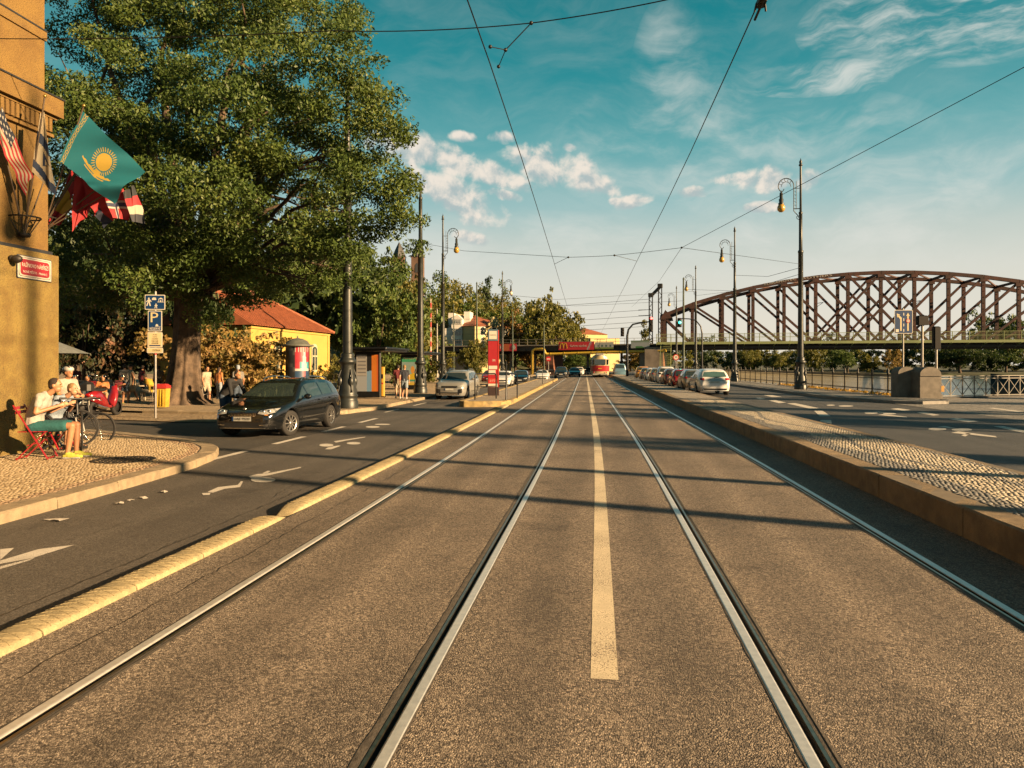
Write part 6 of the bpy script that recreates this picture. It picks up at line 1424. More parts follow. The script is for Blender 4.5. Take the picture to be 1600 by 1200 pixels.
    if detail or front:
        fz = smooth_interp(.02, S['top'])
        if front:
            if kind == 'wagon':
                for s_ in (1, -1): 
                    hl = patch('headlamp', 'front', [(s_*.44, .705), (s_*.66, .745), (s_*.82, .76)], [(s_*.42, .635), (s_*.62, .605), (s_*.79, .66)], HLENS, 10, 4, .010)
                    for yy in (.54, .67): h, d = hit('front', s_*yy, .68); MB().lathe([(.05, 0), (.045, .012), (0, .02)], 14, h+Vector((.008, 0, 0)), axis='X').build('reflector', CHROME, hl)
                    patch('indicator', 'front', [(s_*.60, .615), (s_*.68, .61)], [(s_*.60, .595), (s_*.68, .59)], AMB, 4, 1, .012)
                    patch('fog_lamp', 'front', [(s_*.40, .36), (s_*.74, .38)], [(s_*.40, .28), (s_*.70, .31)], BLKP, 6, 3, .008); patch('fog_trim', 'front', [(s_*.46, .35), (s_*.68, .36)], [(s_*.46, .33), (s_*.68, .34)], CHROME, 6, 1, .014)
                gr = patch('grille', 'front', [(-.40, .72), (-.1, .70), (0, .685), (.1, .70), (.40, .72)], [(-.36, .575), (0, .565), (.36, .575)], BLKP, 14, 4, .008)
                for i in range(19):
                    y = -.36+.04*i; patch('grille_bar', 'front', [(y-.010, .70-.012*(abs(y) < .08)), (y+.008, .70-.012*(abs(y) < .08))], [(y-.010, .585), (y+.008, .585)], CHROME, 1, 4, .018, gr)
                for P2 in ([(-.41, .725), (-.1, .705), (0, .69), (.1, .705), (.41, .725)], [(-.37, .578), (0, .568), (.37, .578)]): patch('grille_rim', 'front', [(a, c+.009) for a, c in P2], [(a, c-.009) for a, c in P2], CHROME, 14, 1, .016, gr)
                h, d = hit('front', 0, .735); MB().lathe([(.045, 0), (.045, .015), (.035, .018), (0, .02)], 16, h+Vector((-.01, 0, .005)), axis='X').build('badge', CHROME, e)
                patch('lower_intake', 'front', [(-.66, .40), (.66, .40)], [(-.62, .27), (.62, .27)], BLKP, 12, 3, .006); patch('chin_trim', 'front', [(-.68, .275), (.68, .275)], [(-.68, .255), (.68, .255)], CHROME, 12, 1, .014)
            else:
                for s_ in (1, -1): patch('headlamp', 'front', [(s_*.46*hw/.9, fz-.0), (s_*.80*hw/.9, fz+.05)], [(s_*.46*hw/.9, fz-.10), (s_*.78*hw/.9, fz-.07)], HLENS, 6, 3, .012)
                patch('grille', 'front', [(-.44, fz-.01), (.44, fz-.01)], [(-.44, fz-.12), (.44, fz-.12)], BLKP, 8, 3, .010); patch('lower_intake', 'front', [(-.60, .42), (.60, .42)], [(-.55, .28), (.55, .28)], BLKP, 8, 3, .008)
                if kind == 'suv':
                    for s_ in (1, -1):
                        patch('lamp_bar', 'front', [(s_*.20, fz-.05), (s_*.46, fz-.045)], [(s_*.20, fz-.075), (s_*.46, fz-.07)], CHROME, 5, 1, .016); patch('bumper_corner', 'front', [(s_*.50, .58), (s_*.80, .62)], [(s_*.50, .36), (s_*.72, .38)], BLKP, 6, 4, .010)
                    patch('bumper_guard', 'front', [(-.48, .36), (.48, .36)], [(-.48, .28), (.48, .28)], CHROME, 8, 2, .014)
            zp = .50 if kind == 'wagon' else .52
            if kind != 'wagon': zp = fz-.20
            pl = patch('number_plate', 'front', [(-.26, zp+.055), (.26, zp+.055)], [(-.26, zp-.055), (.26, zp-.055)], PLATE, 6, 2, .02)
            if detail > 1 and kind == 'wagon': h, d = hit('front', 0, zp); lettering('1AE 7530', .085, SBK, pl, Matrix.Translation((h.x+.03, .02, zp)) @ Matrix.Rotation(pi/2, 4, 'Z') @ UP, .001, width=.40)
            patch('plate_band', 'front', [(-.26, zp+.055), (-.215, zp+.055)], [(-.26, zp-.055), (-.215, zp-.055)], BLUE, 1, 1, .023, pl)
        else:
            r0 = S['rearwin'][0]; zl = r0-.14
            for s_ in (1, -1): patch('tail_lamp', 'rear', [(s_*.58, zl+.10), (s_*.80, zl+.10)], [(s_*.58, zl-.02), (s_*.82, zl-.02)], TAIL, 5, 3, .012)
            pl = patch('number_plate', 'rear', [(.26, zl-.08), (-.26, zl-.08)], [(.26, zl-.19), (-.26, zl-.19)], PLATE, 6, 2, .014); patch('bumper', 'rear', [(.72, .40), (-.72, .40)], [(.70, .30), (-.70, .30)], BLKP, 10, 2, .012)
            patch('boot_seam', 'rear', [(.60, zl-.05), (-.60, zl-.05)], [(.60, zl-.058), (-.60, zl-.058)], BLKP, 10, 1, .004)
            if detail > 1: h, d = hit('rear', 0, r0-.02); MB().bar(h+Vector((-.02, .06, -.03)), h+Vector((-.02, -.30, .05)), .02, .02).build('rear_wiper', BLKP, e); MB().ball(h+Vector((-.02, .02, -.07)), (.015, .06, .045), 10, 6).build('badge', SBK, e)
    if rack:
        for s_ in (1, -1):
            y = s_*.56; P3 = [(L/2-s0, y, smooth_interp(s0, S['top'])+dz-.01) for s0, dz in ((2.25, -.03), (2.35, .05), (2.9, .065), (3.8, .06), (4.1, .04), (4.2, -.04))]; MB().tube(P3, .018, 6).build('roof_rail', CHROME if detail > 1 else BLKP, e)
        if detail > 1: MB().tube([(L/2-3.9, 0, 1.46), (L/2-4.05, 0, 1.62)], .006, 5).build('aerial', BLKP, e)
    return e
BLACK = paint('black_paint', (.006, .007, .008), 0, .12)
p = G(512, 667, -.06); hd = -pi/2-.02
# rear axle over that point, outer left wheel face
S_ = .92; c = Vector((p.x-.80*S_, p.y-(3.71-2.415)*S_, -.06))
make_car('estate_car', 'wagon', c, hd, S_, BLACK, 'black estate car with roof rails turning out of the side street', None, True, 2, steer=-.28, rack=True)
def lane(xr, y, z): q = R(xr, y, z); return q
def road_heading(y): return atan2(1, (bend(y+1)-bend(y-1))/2)
p = G(726, 625, -.06); y = p.y+.85
GREYP = paint('silver_grey_paint', (.36, .36, .335), .4, .32)
make_car('crossover_car', 'suv', Vector((p.x-.80*.9, y+1.2, -.06)), road_heading(38)+pi-.05, .90, GREYP, 'silver grey crossover driving toward the camera beside the tram island', None, True, 2, rack=True)
WHT = paint('white_paint', (.74, .74, .72), 0, .3); SIL = paint('silver_beige_paint', (.33, .30, .25), .5, .3); REDP = paint('red_paint', (.30, .015, .015), .1, .25); DRED = paint('plum_paint', (.13, .05, .055), .2, .3); ORG = paint('orange_paint', (.50, .22, .02), 0, .3); GRY = paint('grey_paint', (.14, .14, .14), .4, .3); BLUP = paint('blue_white_paint', (.12, .24, .33), .1, .35)
for k, (u, t, sc_, m_, kind, lab) in enumerate([(787, 61, .86, WHT, 'hatch', 'white hatchback driving behind the red stop pillar'), (814, 68, .86, BLACK, 'hatch', 'black hatchback driving right of the red stop pillar'), (848, 82, .84, WHT, 'hatch', 'white hatchback driving next to the end of the tram island'),
        (877, 99, .95, BLACK, 'suv', 'black off-roader waiting left of the white line under the viaduct'), (898, 108, .95, BLACK, 'hatch', 'low black car behind the black off-roader'), (905, 128, .98, WHT, 'hatch', 'pale car under the viaduct behind the black cars'), (921, 135, .95, GRY, 'hatch', 'grey car under the viaduct just left of the tram'), (766, 75, .84, REDP, 'hatch', 'red car half hidden behind the red stop pillar')]):
    p = at_ground(u, t, -.06); make_car('oncoming_car', kind, p, road_heading(80)+pi, sc_, m_, lab, 'cars driving toward the camera', True, 0)
PK = [(41.0, 'wagon', WHT, 'white estate car parked nearest, its rear toward the camera'), (47.6, 'hatch', SIL, 'silver beige hatchback parked second in the riverside row'), (53.2, 'hatch', REDP, 'bright red hatchback parked third in the riverside row'), (58.8, 'hatch', DRED, 'plum coloured car parked fourth in the riverside row'),
      (64.4, 'suv', WHT, 'white tall car parked fifth in the riverside row'), (70.5, 'hatch', SIL, 'pale car parked sixth in the riverside row'), (76.5, 'hatch', WHT, 'white car with red lamps parked seventh in the riverside row'), (83, 'hatch', GRY, 'grey car parked eighth in the riverside row'), (90, 'suv', ORG, 'orange car parked last in the riverside row')]
for k, (t, kind, m_, lab) in enumerate(PK):
    L = SHAPES[kind]['L']; yr = 41.2+(t-41)*1.0; q = R(6.83, yr+L/2, 0)
    make_car('parked_car', kind, q, road_heading(yr+2)-.01*(k % 3), .98 if k == 0 else .95, m_, lab, 'cars parked along the island', False, 2 if k == 0 else 1, glass=TINT if k == 0 else None)
p = at_ground(968, 112, 0); make_car('van', 'van', p, road_heading(90), 1.0, BLUP, 'blue and white van driving away right of the tram', None, False, 0)
# ---- tram
def tram():
    p = R(1.815, 101, 0); e = empty('tram', p, road_heading(108)-pi/2, 'red and cream tram running away under the viaduct', 'tram')     # local +y ahead, rear end at y=0
    CRM = paint('tram_cream', (.50, .40, .22), 0, .35); TR = paint('tram_red', (.38, .02, .02), 0, .3); GR_ = mat('tram_roof', (.30, .28, .24), .6)
    def shell(z0, z1, m_, nm, W0=1.25, W1=1.25, y0=0.0, bul=.35):
        n = 12; V = []
        for z, w_ in ((z0, W0), (z1, W1)):
            pts = [(-w_, 14), (-w_, .9)]+[(-w_+w_*2*i/n, y0+bul*(2*i/n-1)**2+(.25 if i in (0, n) else 0)) for i in range(n+1)]+[(w_, .9), (w_, 14)]; V += [(x, y, z) for x, y in pts]
        k = len(V)//2; MB().add(V, [(i, (i+1) % k, k+(i+1) % k, k+i) for i in range(k)]+[tuple(range(k)), tuple(range(2*k-1, k-1, -1))]).build(nm, m_, e)
    shell(.35, .85, CRM, 'skirt', 1.18, 1.24); shell(.85, 1.62, TR, 'red_band', 1.25, 1.25, -.02); shell(1.62, 2.55, CRM, 'window_band', 1.245, 1.20, .02); shell(2.55, 2.95, CRM, 'roof_edge', 1.20, .95, .10, .5); shell(2.95, 3.08, GR_, 'roof', .95, .7, .3, .6)
    MB().box((0, .02, 2.12), (1.5, .12, .74)).build('rear_window', CGLASS, e)
    for x in (-.98, .98): MB().box((x, .22, 2.12), (.32, .12, .70), rz=-.45*(1 if x > 0 else -1)).build('corner_window', CGLASS, e)
    for s_ in (-1, 1):
        for i in range(7): MB().box((s_*1.232, 1.6+i*1.75, 2.12), (.03, 1.35, .75)).build('side_window', CGLASS, e)
    for x in (-.85, .85): MB().lathe([(.10, 0), (.09, .04), (0, .05)], 12, (x, -.0, .72), axis='Y').build('tail_lamp', TAIL, e)
    MB().bbox((0, .1, .45), (2.1, .3, .22), .05).build('bumper', GR_, e); MB().tube([(0, .1, .42), (0, -.25, .4)], .07, 8).build('coupler', SBK, e); MB().box((0, 7, .28), (1.9, 12, .3)).build('bogies', SBK, e); MB().box((0, -.06, 1.24), (.5, .02, .12)).build('number_panel', mat('golden_print', (.6, .36, .02)), e)
    b = MB(); b.tube([(-.6, 4, 3.1), (0, 5.2, 4.3), (.1, 3.6, CW-.9)], .03, 5); b.tube([(.6, 4, 3.1), (0, 5.2, 4.3)], .03, 5); b.tube([(-.8, 3.6, CW-.88), (.8, 3.6, CW-.88)], .03, 5); b.build('pantograph', SBK, e)
    MB().bbox((0, 3, 3.2), (1.1, 2.2, .25), .06).build('roof_box', GR_, e)
tram()
# ================================================================== PEOPLE
def capsule(b, a, c, ra, rc, n=10):
    a, c = Vector(a), Vector(c); d = c-a; L = d.length
    if L < 1e-5: d = Vector((0, 0, 1)); L = 1e-5
    t = d/L; pts = []; rad = []
    for i in range(4): f = sin(pi/2*i/3.2); pts.append(a-t*ra*(1-f)*.98); rad.append(ra*sqrt(max(.01, 1-(1-f)**2)))
    for f in (.25, .5, .75): pts.append(a+d*f); rad.append(ra+(rc-ra)*f)
    for i in range(3, -1, -1): f = sin(pi/2*i/3.2); pts.append(c+t*rc*(1-f)*.98); rad.append(rc*sqrt(max(.01, 1-(1-f)**2)))
    b.tube(pts, rad, n)
def melt(name, b, voxel, m, parent, it=4):
    """Grow one continuous skin over the limbs collected in b."""
    o = bpy.data.objects.new(name, b.mesh(name)); fixn(o.data)
    r = o.modifiers.new('r', 'REMESH'); r.mode = 'VOXEL'; r.voxel_size = voxel; r.use_smooth_shade = True
    s_ = o.modifiers.new('s', 'SMOOTH'); s_.iterations = it; s_.factor = .5
    me = baked(o); bpy.data.objects.remove(o)
    me.polygons.foreach_set('use_smooth', [True]*len(me.polygons)); return put(name, me, m, parent)
SKIN = mat('skin', (.42, .20, .10), .55, var=.15, vs_=8, fine=.05); SKIN2 = mat('skin_pale', (.50, .27, .16), .55, var=.12, vs_=8, fine=.05)
def pose_stand(stride=0, lean=0, arms='down'):
    J = dict(pel=(0, 0, .95), spi=(.0+lean*.25, 0, 1.12), che=(.01+lean*.6, 0, 1.30-lean*.08), nec=(lean*.9, 0, 1.47-lean*.2), hea=(.035+lean*1.1, 0, 1.61-lean*.28))
    for s_, n in ((1, 'L'), (-1, 'R')):
        q = s_*stride; J['sh'+n] = (lean*.85, s_*.18, 1.40-lean*.17); J['hip'+n] = (0, s_*.09, .92); J['kn'+n] = (.04+q*.26, s_*.10, .50); J['an'+n] = (-.04+q*.42, s_*.10, .09+max(0, -q)*.10); J['to'+n] = (.13+q*.42, s_*.12, .045+max(0, -q)*.04)
        if arms == 'down': J['el'+n] = (-.03-q*.14+lean*.8, s_*.235, 1.12-lean*.1); J['wr'+n] = (.05-q*.22+lean*.95, s_*.24, .87)
        elif arms == 'front': J['el'+n] = (.06+lean, s_*.24, 1.12-lean*.15); J['wr'+n] = (.32+lean, s_*.12, 1.10-lean*.1)
        elif arms == 'hips': J['el'+n] = (-.08, s_*.36, 1.16); J['wr'+n] = (.06, s_*.20, .99)
        elif arms == 'lean': J['el'+n] = (.16+lean*.9, s_*.24, 1.02-lean*.2); J['wr'+n] = (.36+lean*.9, s_*.16, .93-lean*.15)
    return J
def pose_sit(lean=.1, reach=.36, knee=.52, hz=.90, head=.0):
    J = dict(pel=(0, 0, .55), spi=(-.02+lean*.2, 0, .74), che=(.0+lean*.8, 0, .93), nec=(.02+lean*1.3, 0, 1.09), hea=(.09+lean*1.7+head, 0, 1.215))
    for s_, n in ((1, 'L'), (-1, 'R')):
        J['sh'+n] = (.0+lean*1.1, s_*.18, 1.03); J['el'+n] = (.03+lean*.6, s_*.25, .78); J['wr'+n] = (reach, s_*.09, hz); J['hip'+n] = (.02, s_*.095, .535)
        J['kn'+n] = (knee, s_*.12, .55); J['an'+n] = (knee-.07+(.06 if s_ > 0 else 0), s_*.11, .10); J['to'+n] = (knee+.12+(.06 if s_ > 0 else 0), s_*.13, .05)
    return J
def person(loc, rz, J, label, scale=1.0, voxel=.02, top=('tee', None), bottom=('shorts', None), shoes=None, hair=None, skin=SKIN, hairstyle='short', helmet=None, group=None, bald=False, female=False):
    e = empty('person', loc, rz, label, 'person', group); e.scale = (scale,)*3; V = {k: Vector(v) for k, v in J.items()}; b = MB(); up = Vector((0, 0, 1))
    def torso(b, g, lo=True):
        for y in (-.055, .055):
            o = Vector((0, y, 0)); capsule(b, V['pel']+o, V['spi']+o*.9, .115+g, .105+g); capsule(b, V['spi']+o*.9, V['che']+o*1.15, .105+g, .118+g); capsule(b, V['che']+o*1.1, V['nec']*.75+V['che']*.25, .112+g, .07+g)
        capsule(b, V['shL'], V['shR'], .062+g, .062+g); capsule(b, V['hipL'], V['hipR'], .098+g, .098+g)
    torso(b, 0); capsule(b, V['nec']-up*.03, V['hea']-up*.05, .056, .050)
    h = V['hea']; b.ball(h+up*.02, (.092, .074, .102), 16, 12); b.ball(h+Vector((.022, 0, -.055)), (.066, .056, .060), 12, 8)      # skull and jaw
    capsule(b, h+Vector((.088, 0, .012)), h+Vector((.104, 0, -.018)), .011, .015, 6); capsule(b, h+Vector((.078, -.025, -.058)), h+Vector((.078, .025, -.058)), .010, .010, 6); capsule(b, h+Vector((.086, -.03, .032)), h+Vector((.086, .03, .032)), .010, .010, 6)
    for s_ in (1, -1): b.ball(h+Vector((-.008, s_*.076, -.004)), (.022, .012, .032), 8, 6)
    for n, s_ in (('L', 1), ('R', -1)):
        capsule(b, V['sh'+n], V['el'+n], .050, .040); capsule(b, V['el'+n], V['wr'+n], .041, .027)
        capsule(b, V['hip'+n], V['kn'+n], .088, .056); capsule(b, V['kn'+n], V['an'+n]*.55+V['kn'+n]*.45, .056, .052); capsule(b, V['an'+n]*.55+V['kn'+n]*.45, V['an'+n], .050, .036); capsule(b, V['an'+n]-up*.03, V['to'+n], .036, .030)
        d = (V['wr'+n]-V['el'+n]).normalized(); inn = Vector((0, -s_, 0)); inn = (inn-d*inn.dot(d)).normalized(); w = d.cross(inn); pc = V['wr'+n]+d*.085
        for q in (-.022, 0, .022): capsule(b, V['wr'+n], pc+w*q, .022, .017, 8)
        for i, (q, L) in enumerate(((-.030, .062), (-.011, .076), (.010, .072), (.030, .055))):
            k = pc+w*q; m1 = k+(d*.75+inn*.55).normalized()*L*.55; capsule(b, k, m1, .0098, .0092, 6); capsule(b, m1, m1+(d*.25+inn*.95).normalized()*L*.5, .0092, .008, 6)
        tb = V['wr'+n]+d*.03+inn*.018+w*-.028; m1 = tb+(d*.6+inn*.6-w*.5).normalized()*.045; capsule(b, tb, m1, .013, .011, 6); capsule(b, m1, m1+(d*.8+inn*.5).normalized()*.03, .011, .009, 6)
    melt('body', b, voxel*.72, skin, e, 2)
    ck, cm = top; g = .014
    if ck:
        b = MB(); torso(b, g)
        for n in 'LR':
            if ck == 'tee': capsule(b, V['sh'+n], V['sh'+n]*.45+V['el'+n]*.55, .060, .058)
            elif ck == 'long': capsule(b, V['sh'+n], V['el'+n], .062, .052); capsule(b, V['el'+n], V['wr'+n], .052, .038)
            elif ck == 'dress':
                capsule(b, V['hip'+n], V['hip'+n]*.35+V['kn'+n]*.65, .118, .125)
        if ck == 'dress': capsule(b, V['hipL']*.5+V['hipR']*.5, (V['knL']+V['knR'])*.5+up*.12, .13, .17)
        melt('dress' if ck == 'dress' else 'shirt', b, voxel, cm, e, 3)
    bk, bmt = bottom
    if bk:
        b = MB(); capsule(b, V['hipL'], V['hipR'], .116, .116); capsule(b, V['pel'], V['pel']+up*.06, .13, .125)
        for n in 'LR':
            if bk == 'shorts': capsule(b, V['hip'+n], V['hip'+n]*.22+V['kn'+n]*.78, .106, .092)
            else: capsule(b, V['hip'+n], V['kn'+n], .104, .075); capsule(b, V['kn'+n], V['an'+n]+up*.03, .075, .058)
        melt('shorts' if bk == 'shorts' else 'trousers', b, voxel, bmt, e, 3)
    if shoes:
        for n in 'LR':
            b = MB(); a, t_ = V['an'+n], V['to'+n]; f_ = Vector((t_.x-a.x, t_.y-a.y, 0)).normalized(); sd = Vector((-f_.y, f_.x, 0)); z0 = t_.z-.042
            hl = Vector((a.x, a.y, z0+.035))-f_*.05; tp = Vector((t_.x, t_.y, z0+.03))+f_*.02
            capsule(b, hl, hl+f_*.09, .036, .040); capsule(b, hl+f_*.08-sd*.008, tp-f_*.04, .040, .044); capsule(b, tp-f_*.05, tp, .042, .034); capsule(b, Vector((a.x, a.y, z0+.085)), hl+f_*.06+Vector((0, 0, .03)), .040, .036); capsule(b, Vector((a.x, a.y, z0+.08))+f_*.02, tp-f_*.06+Vector((0, 0, .02)), .032, .024)
            b.v = [(x, y, max(z, z0+.004)) for x, y, z in b.v]
            sole = MB(); sole.prism([tuple((hl+f_*p+sd*q)[:2]) for p, q in ((-.045, -.02), (-.045, .02), (.0, .042), (.12, .045), (.20, .05), (.25, .035), (.27, 0), (.25, -.035), (.20, -.045), (.12, -.038), (.0, -.042))], z0, z0+.022)
            so_ = sole.build('sole', WHT_S if shoes is not BLKC else BLKC, e)
            melt('shoe', b, min(voxel, .013), shoes, e, 1)
    if hair and not bald:
        b = MB(); b.ball(h+Vector((-.018, 0, .045)), (.092, .084, .088), 14, 10)
        if hairstyle == 'long': capsule(b, h+Vector((-.05, 0, .03)), h+Vector((-.075, 0, -.16)), .075, .05); 
        elif hairstyle == 'bun': b.ball(h+Vector((-.10, 0, .06)), .045, 10, 8)
        else: b.ball(h+Vector((-.045, 0, .0)), (.062, .080, .075), 12, 8)
        melt('hair', b, .014, hair, e, 1)
    if helmet:
        b = MB(); b.ball(h+Vector((-.01, 0, .075)), (.125, .10, .075), 16, 10); b.ball(h+Vector((-.05, 0, .06)), (.10, .095, .07), 12, 8); o = melt('helmet', b, .012, helmet, e, 1)
        for y in (-.045, 0, .045): MB().tube([h+Vector((.09, y, .115)), h+Vector((.02, y*1.1, .155)), h+Vector((-.07, y, .135)), h+Vector((-.13, y*.8, .08))], .011, 5).build('helmet_vent', SBK, o)
    for s_ in (1, -1): MB().ball(h+Vector((.086, s_*.03, .018)), (.008, .012, .008), 8, 6).build('eye', SBK, e)
    return e
def cloth(n, c, r=.85): return mat(n, c, r, var=.22, vs_=9, fine=.12, fs=90, bump=2.2, bs=11)
WHT_S, TEAL, YSHOE, LBLUE, NAVYC, BLKC = cloth('white_cotton', (.42, .39, .35)), cloth('teal_cotton', (.01, .10, .105)), cloth('yellow_shoe', (.50, .50, .07)), cloth('pale_blue_cotton', (.27, .33, .40)), cloth('navy_cotton', (.02, .025, .04)), cloth('black_cotton', (.014, .015, .017))
HBR, HDK, HBL = cloth('brown_hair', (.028, .016, .010)), cloth('dark_hair', (.018, .013, .01)), cloth('fair_hair', (.24, .14, .05))
ORGC, REDC, YELC, CRMC, GRYC, MARO, DEN = cloth('orange_cotton', (.45, .17, .05)), cloth('red_cotton', (.42, .02, .03)), cloth('yellow_cotton', (.50, .32, .03)), cloth('cream_cotton', (.42, .36, .26)), cloth('grey_cotton', (.20, .19, .17)), cloth('maroon_cotton', (.14, .015, .02)), cloth('denim', (.06, .09, .14))
P0 = G(54, 717, .068)
person(P0, TH+.22, pose_sit(.13, .38, .60, .88), 'man in white T-shirt and teal shorts sitting on red folding chair', 1.02, .014, ('tee', WHT_S), ('shorts', TEAL), YSHOE, HBR)
P1 = D(84, HV, 13.95); P1.z = .068
person(P1, TH-.15, pose_sit(.20, .40, .44, .92), 'fair-haired person in pale blue shirt bowed beside the man in white', .93, .014, ('tee', LBLUE), ('shorts', NAVYC), BLKC, HBL, skin=SKIN2)
# bun or snack each holds
for k, (pp, rz, x, z, lab) in enumerate([(P0, TH+.22, .47, .93, 'pale bread roll in the hands of the man in white'), (P1, TH-.15, .42, .92, 'small white wrapped snack held by the fair-haired person')]):
    o = MB().ball((0, 0, 0), (.05, .04, .035), 10, 8).build('bread_roll', cloth('bread', (.5, .36, .2))); q = Matrix.Rotation(rz, 3, 'Z') @ Vector((x, 0, 0)); o.location = pp+q+Vector((0, 0, z)); tag(o, lab, 'food')
p = D(99, HV, 15.3); p.z = -.03
person(p, TH-.4, pose_stand(0, .12, 'front'), 'cyclist with white helmet and pale jersey standing behind the seated pair', .97, .018, ('tee', cloth('pale_jersey', (.42, .36, .30))), ('shorts', BLKC), BLKC, HBR, helmet=mat('helmet_white', (.5, .49, .46), .35))
CG = 'people around the cafe tables'
for u, v, t, rz, J, lab, sc_, tp, bt, sh_, hr, hs in [
    (144, 0, 31, TH+2.6, pose_sit(.1), 'seated guest in bright red shirt behind the red scooter', .95, ('tee', REDC), ('long', NAVYC), BLKC, HDK, 'short'),
    (160, 0, 30, TH-1.0, pose_sit(.12), 'seated guest in orange top with pale skirt behind the scooter', .95, ('tee', ORGC), ('shorts', CRMC), BLKC, HBL, 'long'),
    (126, 0, 32, TH+2.9, pose_sit(.15), 'dark dressed seated guest deepest in the cafe shade', .95, ('long', BLKC), ('long', BLKC), BLKC, HBR, 'short'),
    (112, 0, 30, TH-.6, pose_sit(.08), 'seated guest in grey top next to the building corner', .95, ('tee', GRYC), ('long', DEN), BLKC, HBR, 'long'),
    (134, 0, 28.5, TH-.9, pose_sit(.14), 'seated guest in black shirt just left of the red scooter', .95, ('tee', BLKC), ('long', DEN), BLKC, HBL, 'short'),
    (172, 0, 33, TH+2.8, pose_sit(.12), 'seated guest in cream blouse right of the orange guest', .95, ('tee', CRMC), ('long', NAVYC), BLKC, HBR, 'long'),
    (184, 0, 31.5, TH-.4, pose_sit(.10), 'seated guest with bare legs right behind the scooter', .95, ('tee', MARO), ('shorts', CRMC), YSHOE, HDK, 'short'),
    (222, 0, 37, TH+1.0, pose_stand(.2), 'standing guest in maroon shirt behind the parking sign post', .97, ('tee', MARO), ('long', BLKC), BLKC, HDK, 'short'),
    (248, 0, 38, TH+2.0, pose_stand(0, .05), 'standing guest in grey shirt behind the litter bin', .97, ('tee', GRYC), ('long', DEN), BLKC, HBR, 'short'),
    (118, 0, 34, TH-1.2, pose_stand(.1), 'standing guest in maroon top deep under the parasol', .97, ('tee', MARO), ('long', BLKC), BLKC, HDK, 'short'),
    (207, 0, 33.5, TH-2.6, pose_stand(.45, .05), 'woman in pale sleeveless dress walking past the cafe tables', 1.0, ('dress', CRMC), (None, None), BLKC, HBR, 'bun'),
    (195, 0, 36, TH+2.2, pose_stand(.3), 'walker in white shirt close behind the woman in the pale dress', 1.0, ('tee', WHT_S), ('long', DEN), BLKC, HDK, 'short'),
    (237, 0, 33, TH+pi-.2, pose_sit(.16), 'seated man in yellow shirt left of the great trunk', .98, ('tee', YELC), ('long', CRMC), BLKC, HBR, 'short'),
    (308, 0, 35, TH+.4, pose_sit(.1), 'seated guest in orange top right of the great trunk', .98, ('tee', ORGC), ('long', BLKC), BLKC, HBL, 'long'),
    (322, 0, 33, TH-.6, pose_stand(.35, .06), 'walker in cream shirt and shorts right of the great trunk', .95, ('tee', CRMC), ('shorts', CRMC), YSHOE, HBR, 'short'),
    (342, 0, 35, TH+1.2, pose_stand(.1), 'standing woman in pale blue skirt behind the black estate car', .92, ('tee', ORGC), ('long', LBLUE), BLKC, HBR, 'long'),
    (372, 0, 29, TH+2.4, pose_stand(.1), 'standing man with pale blue cap behind the black estate car', .98, ('tee', GRYC), ('long', DEN), BLKC, LBLUE, 'short')]:
    p = at_ground(u, t, -.03); person(p, rz, J, lab, sc_, .024, tp, bt, sh_, hr, group=CG, hairstyle=hs)
p = at_ground(352, 19.8, -.05); person(p, TH-.5, pose_stand(0, .42, 'lean'), 'man in black jacket leaning over the bonnet of the black estate car', .97, .018, ('long', BLKC), ('long', DEN), BLKC, HDK)
for u, lab, tp, bt, hr in ((622, 'walker in maroon top by the bus shelter, on the far side of the pair', MARO, CRMC, HDK), (632, 'walker in navy top and denim shorts by the bus shelter', NAVYC, cloth('pale_denim', (.22, .28, .33)), HBL)):
    p = at_ground(u, 34.8 if u > 625 else 35.3, .065); person(p, pi/2+.25, pose_stand(.4 if u > 625 else -.35), lab, .93, .02, ('tee', tp), ('shorts', bt), WHT_S, hr, skin=SKIN2, group='pair walking by the bus shelter')
# ---- folding chairs
def folding_chair(loc, rz, label):
    e = empty('folding_chair', loc, rz, label, 'chair', 'red folding chairs'); m_ = mat('chair_red', (.33, .012, .02), .4, var=.15, coat=.4)
    for y in (-.21, .21):
        MB().bar((-.26, y, .92), (.26, y, .01), .028, .016).build('leg', m_, e); MB().bar((-.22, y*.9, .01), (.22, y*.9, .47), .028, .016).build('leg', m_, e)
    for x, z in ((-.22, .03), (.25, .03), (-.05, .25)): MB().bar((x, -.2, z), (x, .2, z), .02, .014).build('crossbar', m_, e)
    for i in range(6): MB().box((-.17+i*.075, 0, .475), (.06, .40, .014)).build('seat_slat', m_, e)
    for i in range(2): MB().bar((-.225-.03*i, -.21, .80+.07*i), (-.225-.03*i, .21, .80+.07*i), .012, .05).build('back_slat', m_, e)
q = Matrix.Rotation(TH+.22, 3, 'Z') @ Vector((.02, 0, 0)); folding_chair(P0+q, TH+.22, 'red folding chair under the man in the white T-shirt'); folding_chair(P1+Vector((.02, 0, 0)), TH-.15, 'red folding chair under the fair-haired person')
def cafe_chair(loc, rz, label):
    e = empty('cafe_chair', loc, rz, label, 'chair', 'cafe chairs'); m_ = mat('chair_metal', (.25, .22, .18), .45, .5)
    for x in (-.19, .19):
        for y in (-.19, .19): MB().tube([(x, y, .46), (x*1.15, y*1.15, 0)], .014, 6).build('leg', m_, e)
    MB().bbox((0, 0, .47), (.42, .42, .03), .01).build('seat', m_, e); MB().tube([(-.2, -.19, .46), (-.26, -.18, .86), (-.26, .18, .86), (-.2, .19, .46)], .014, 6).build('back_frame', m_, e); MB().box((-.245, 0, .72), (.02, .34, .16)).build('backrest', m_, e)
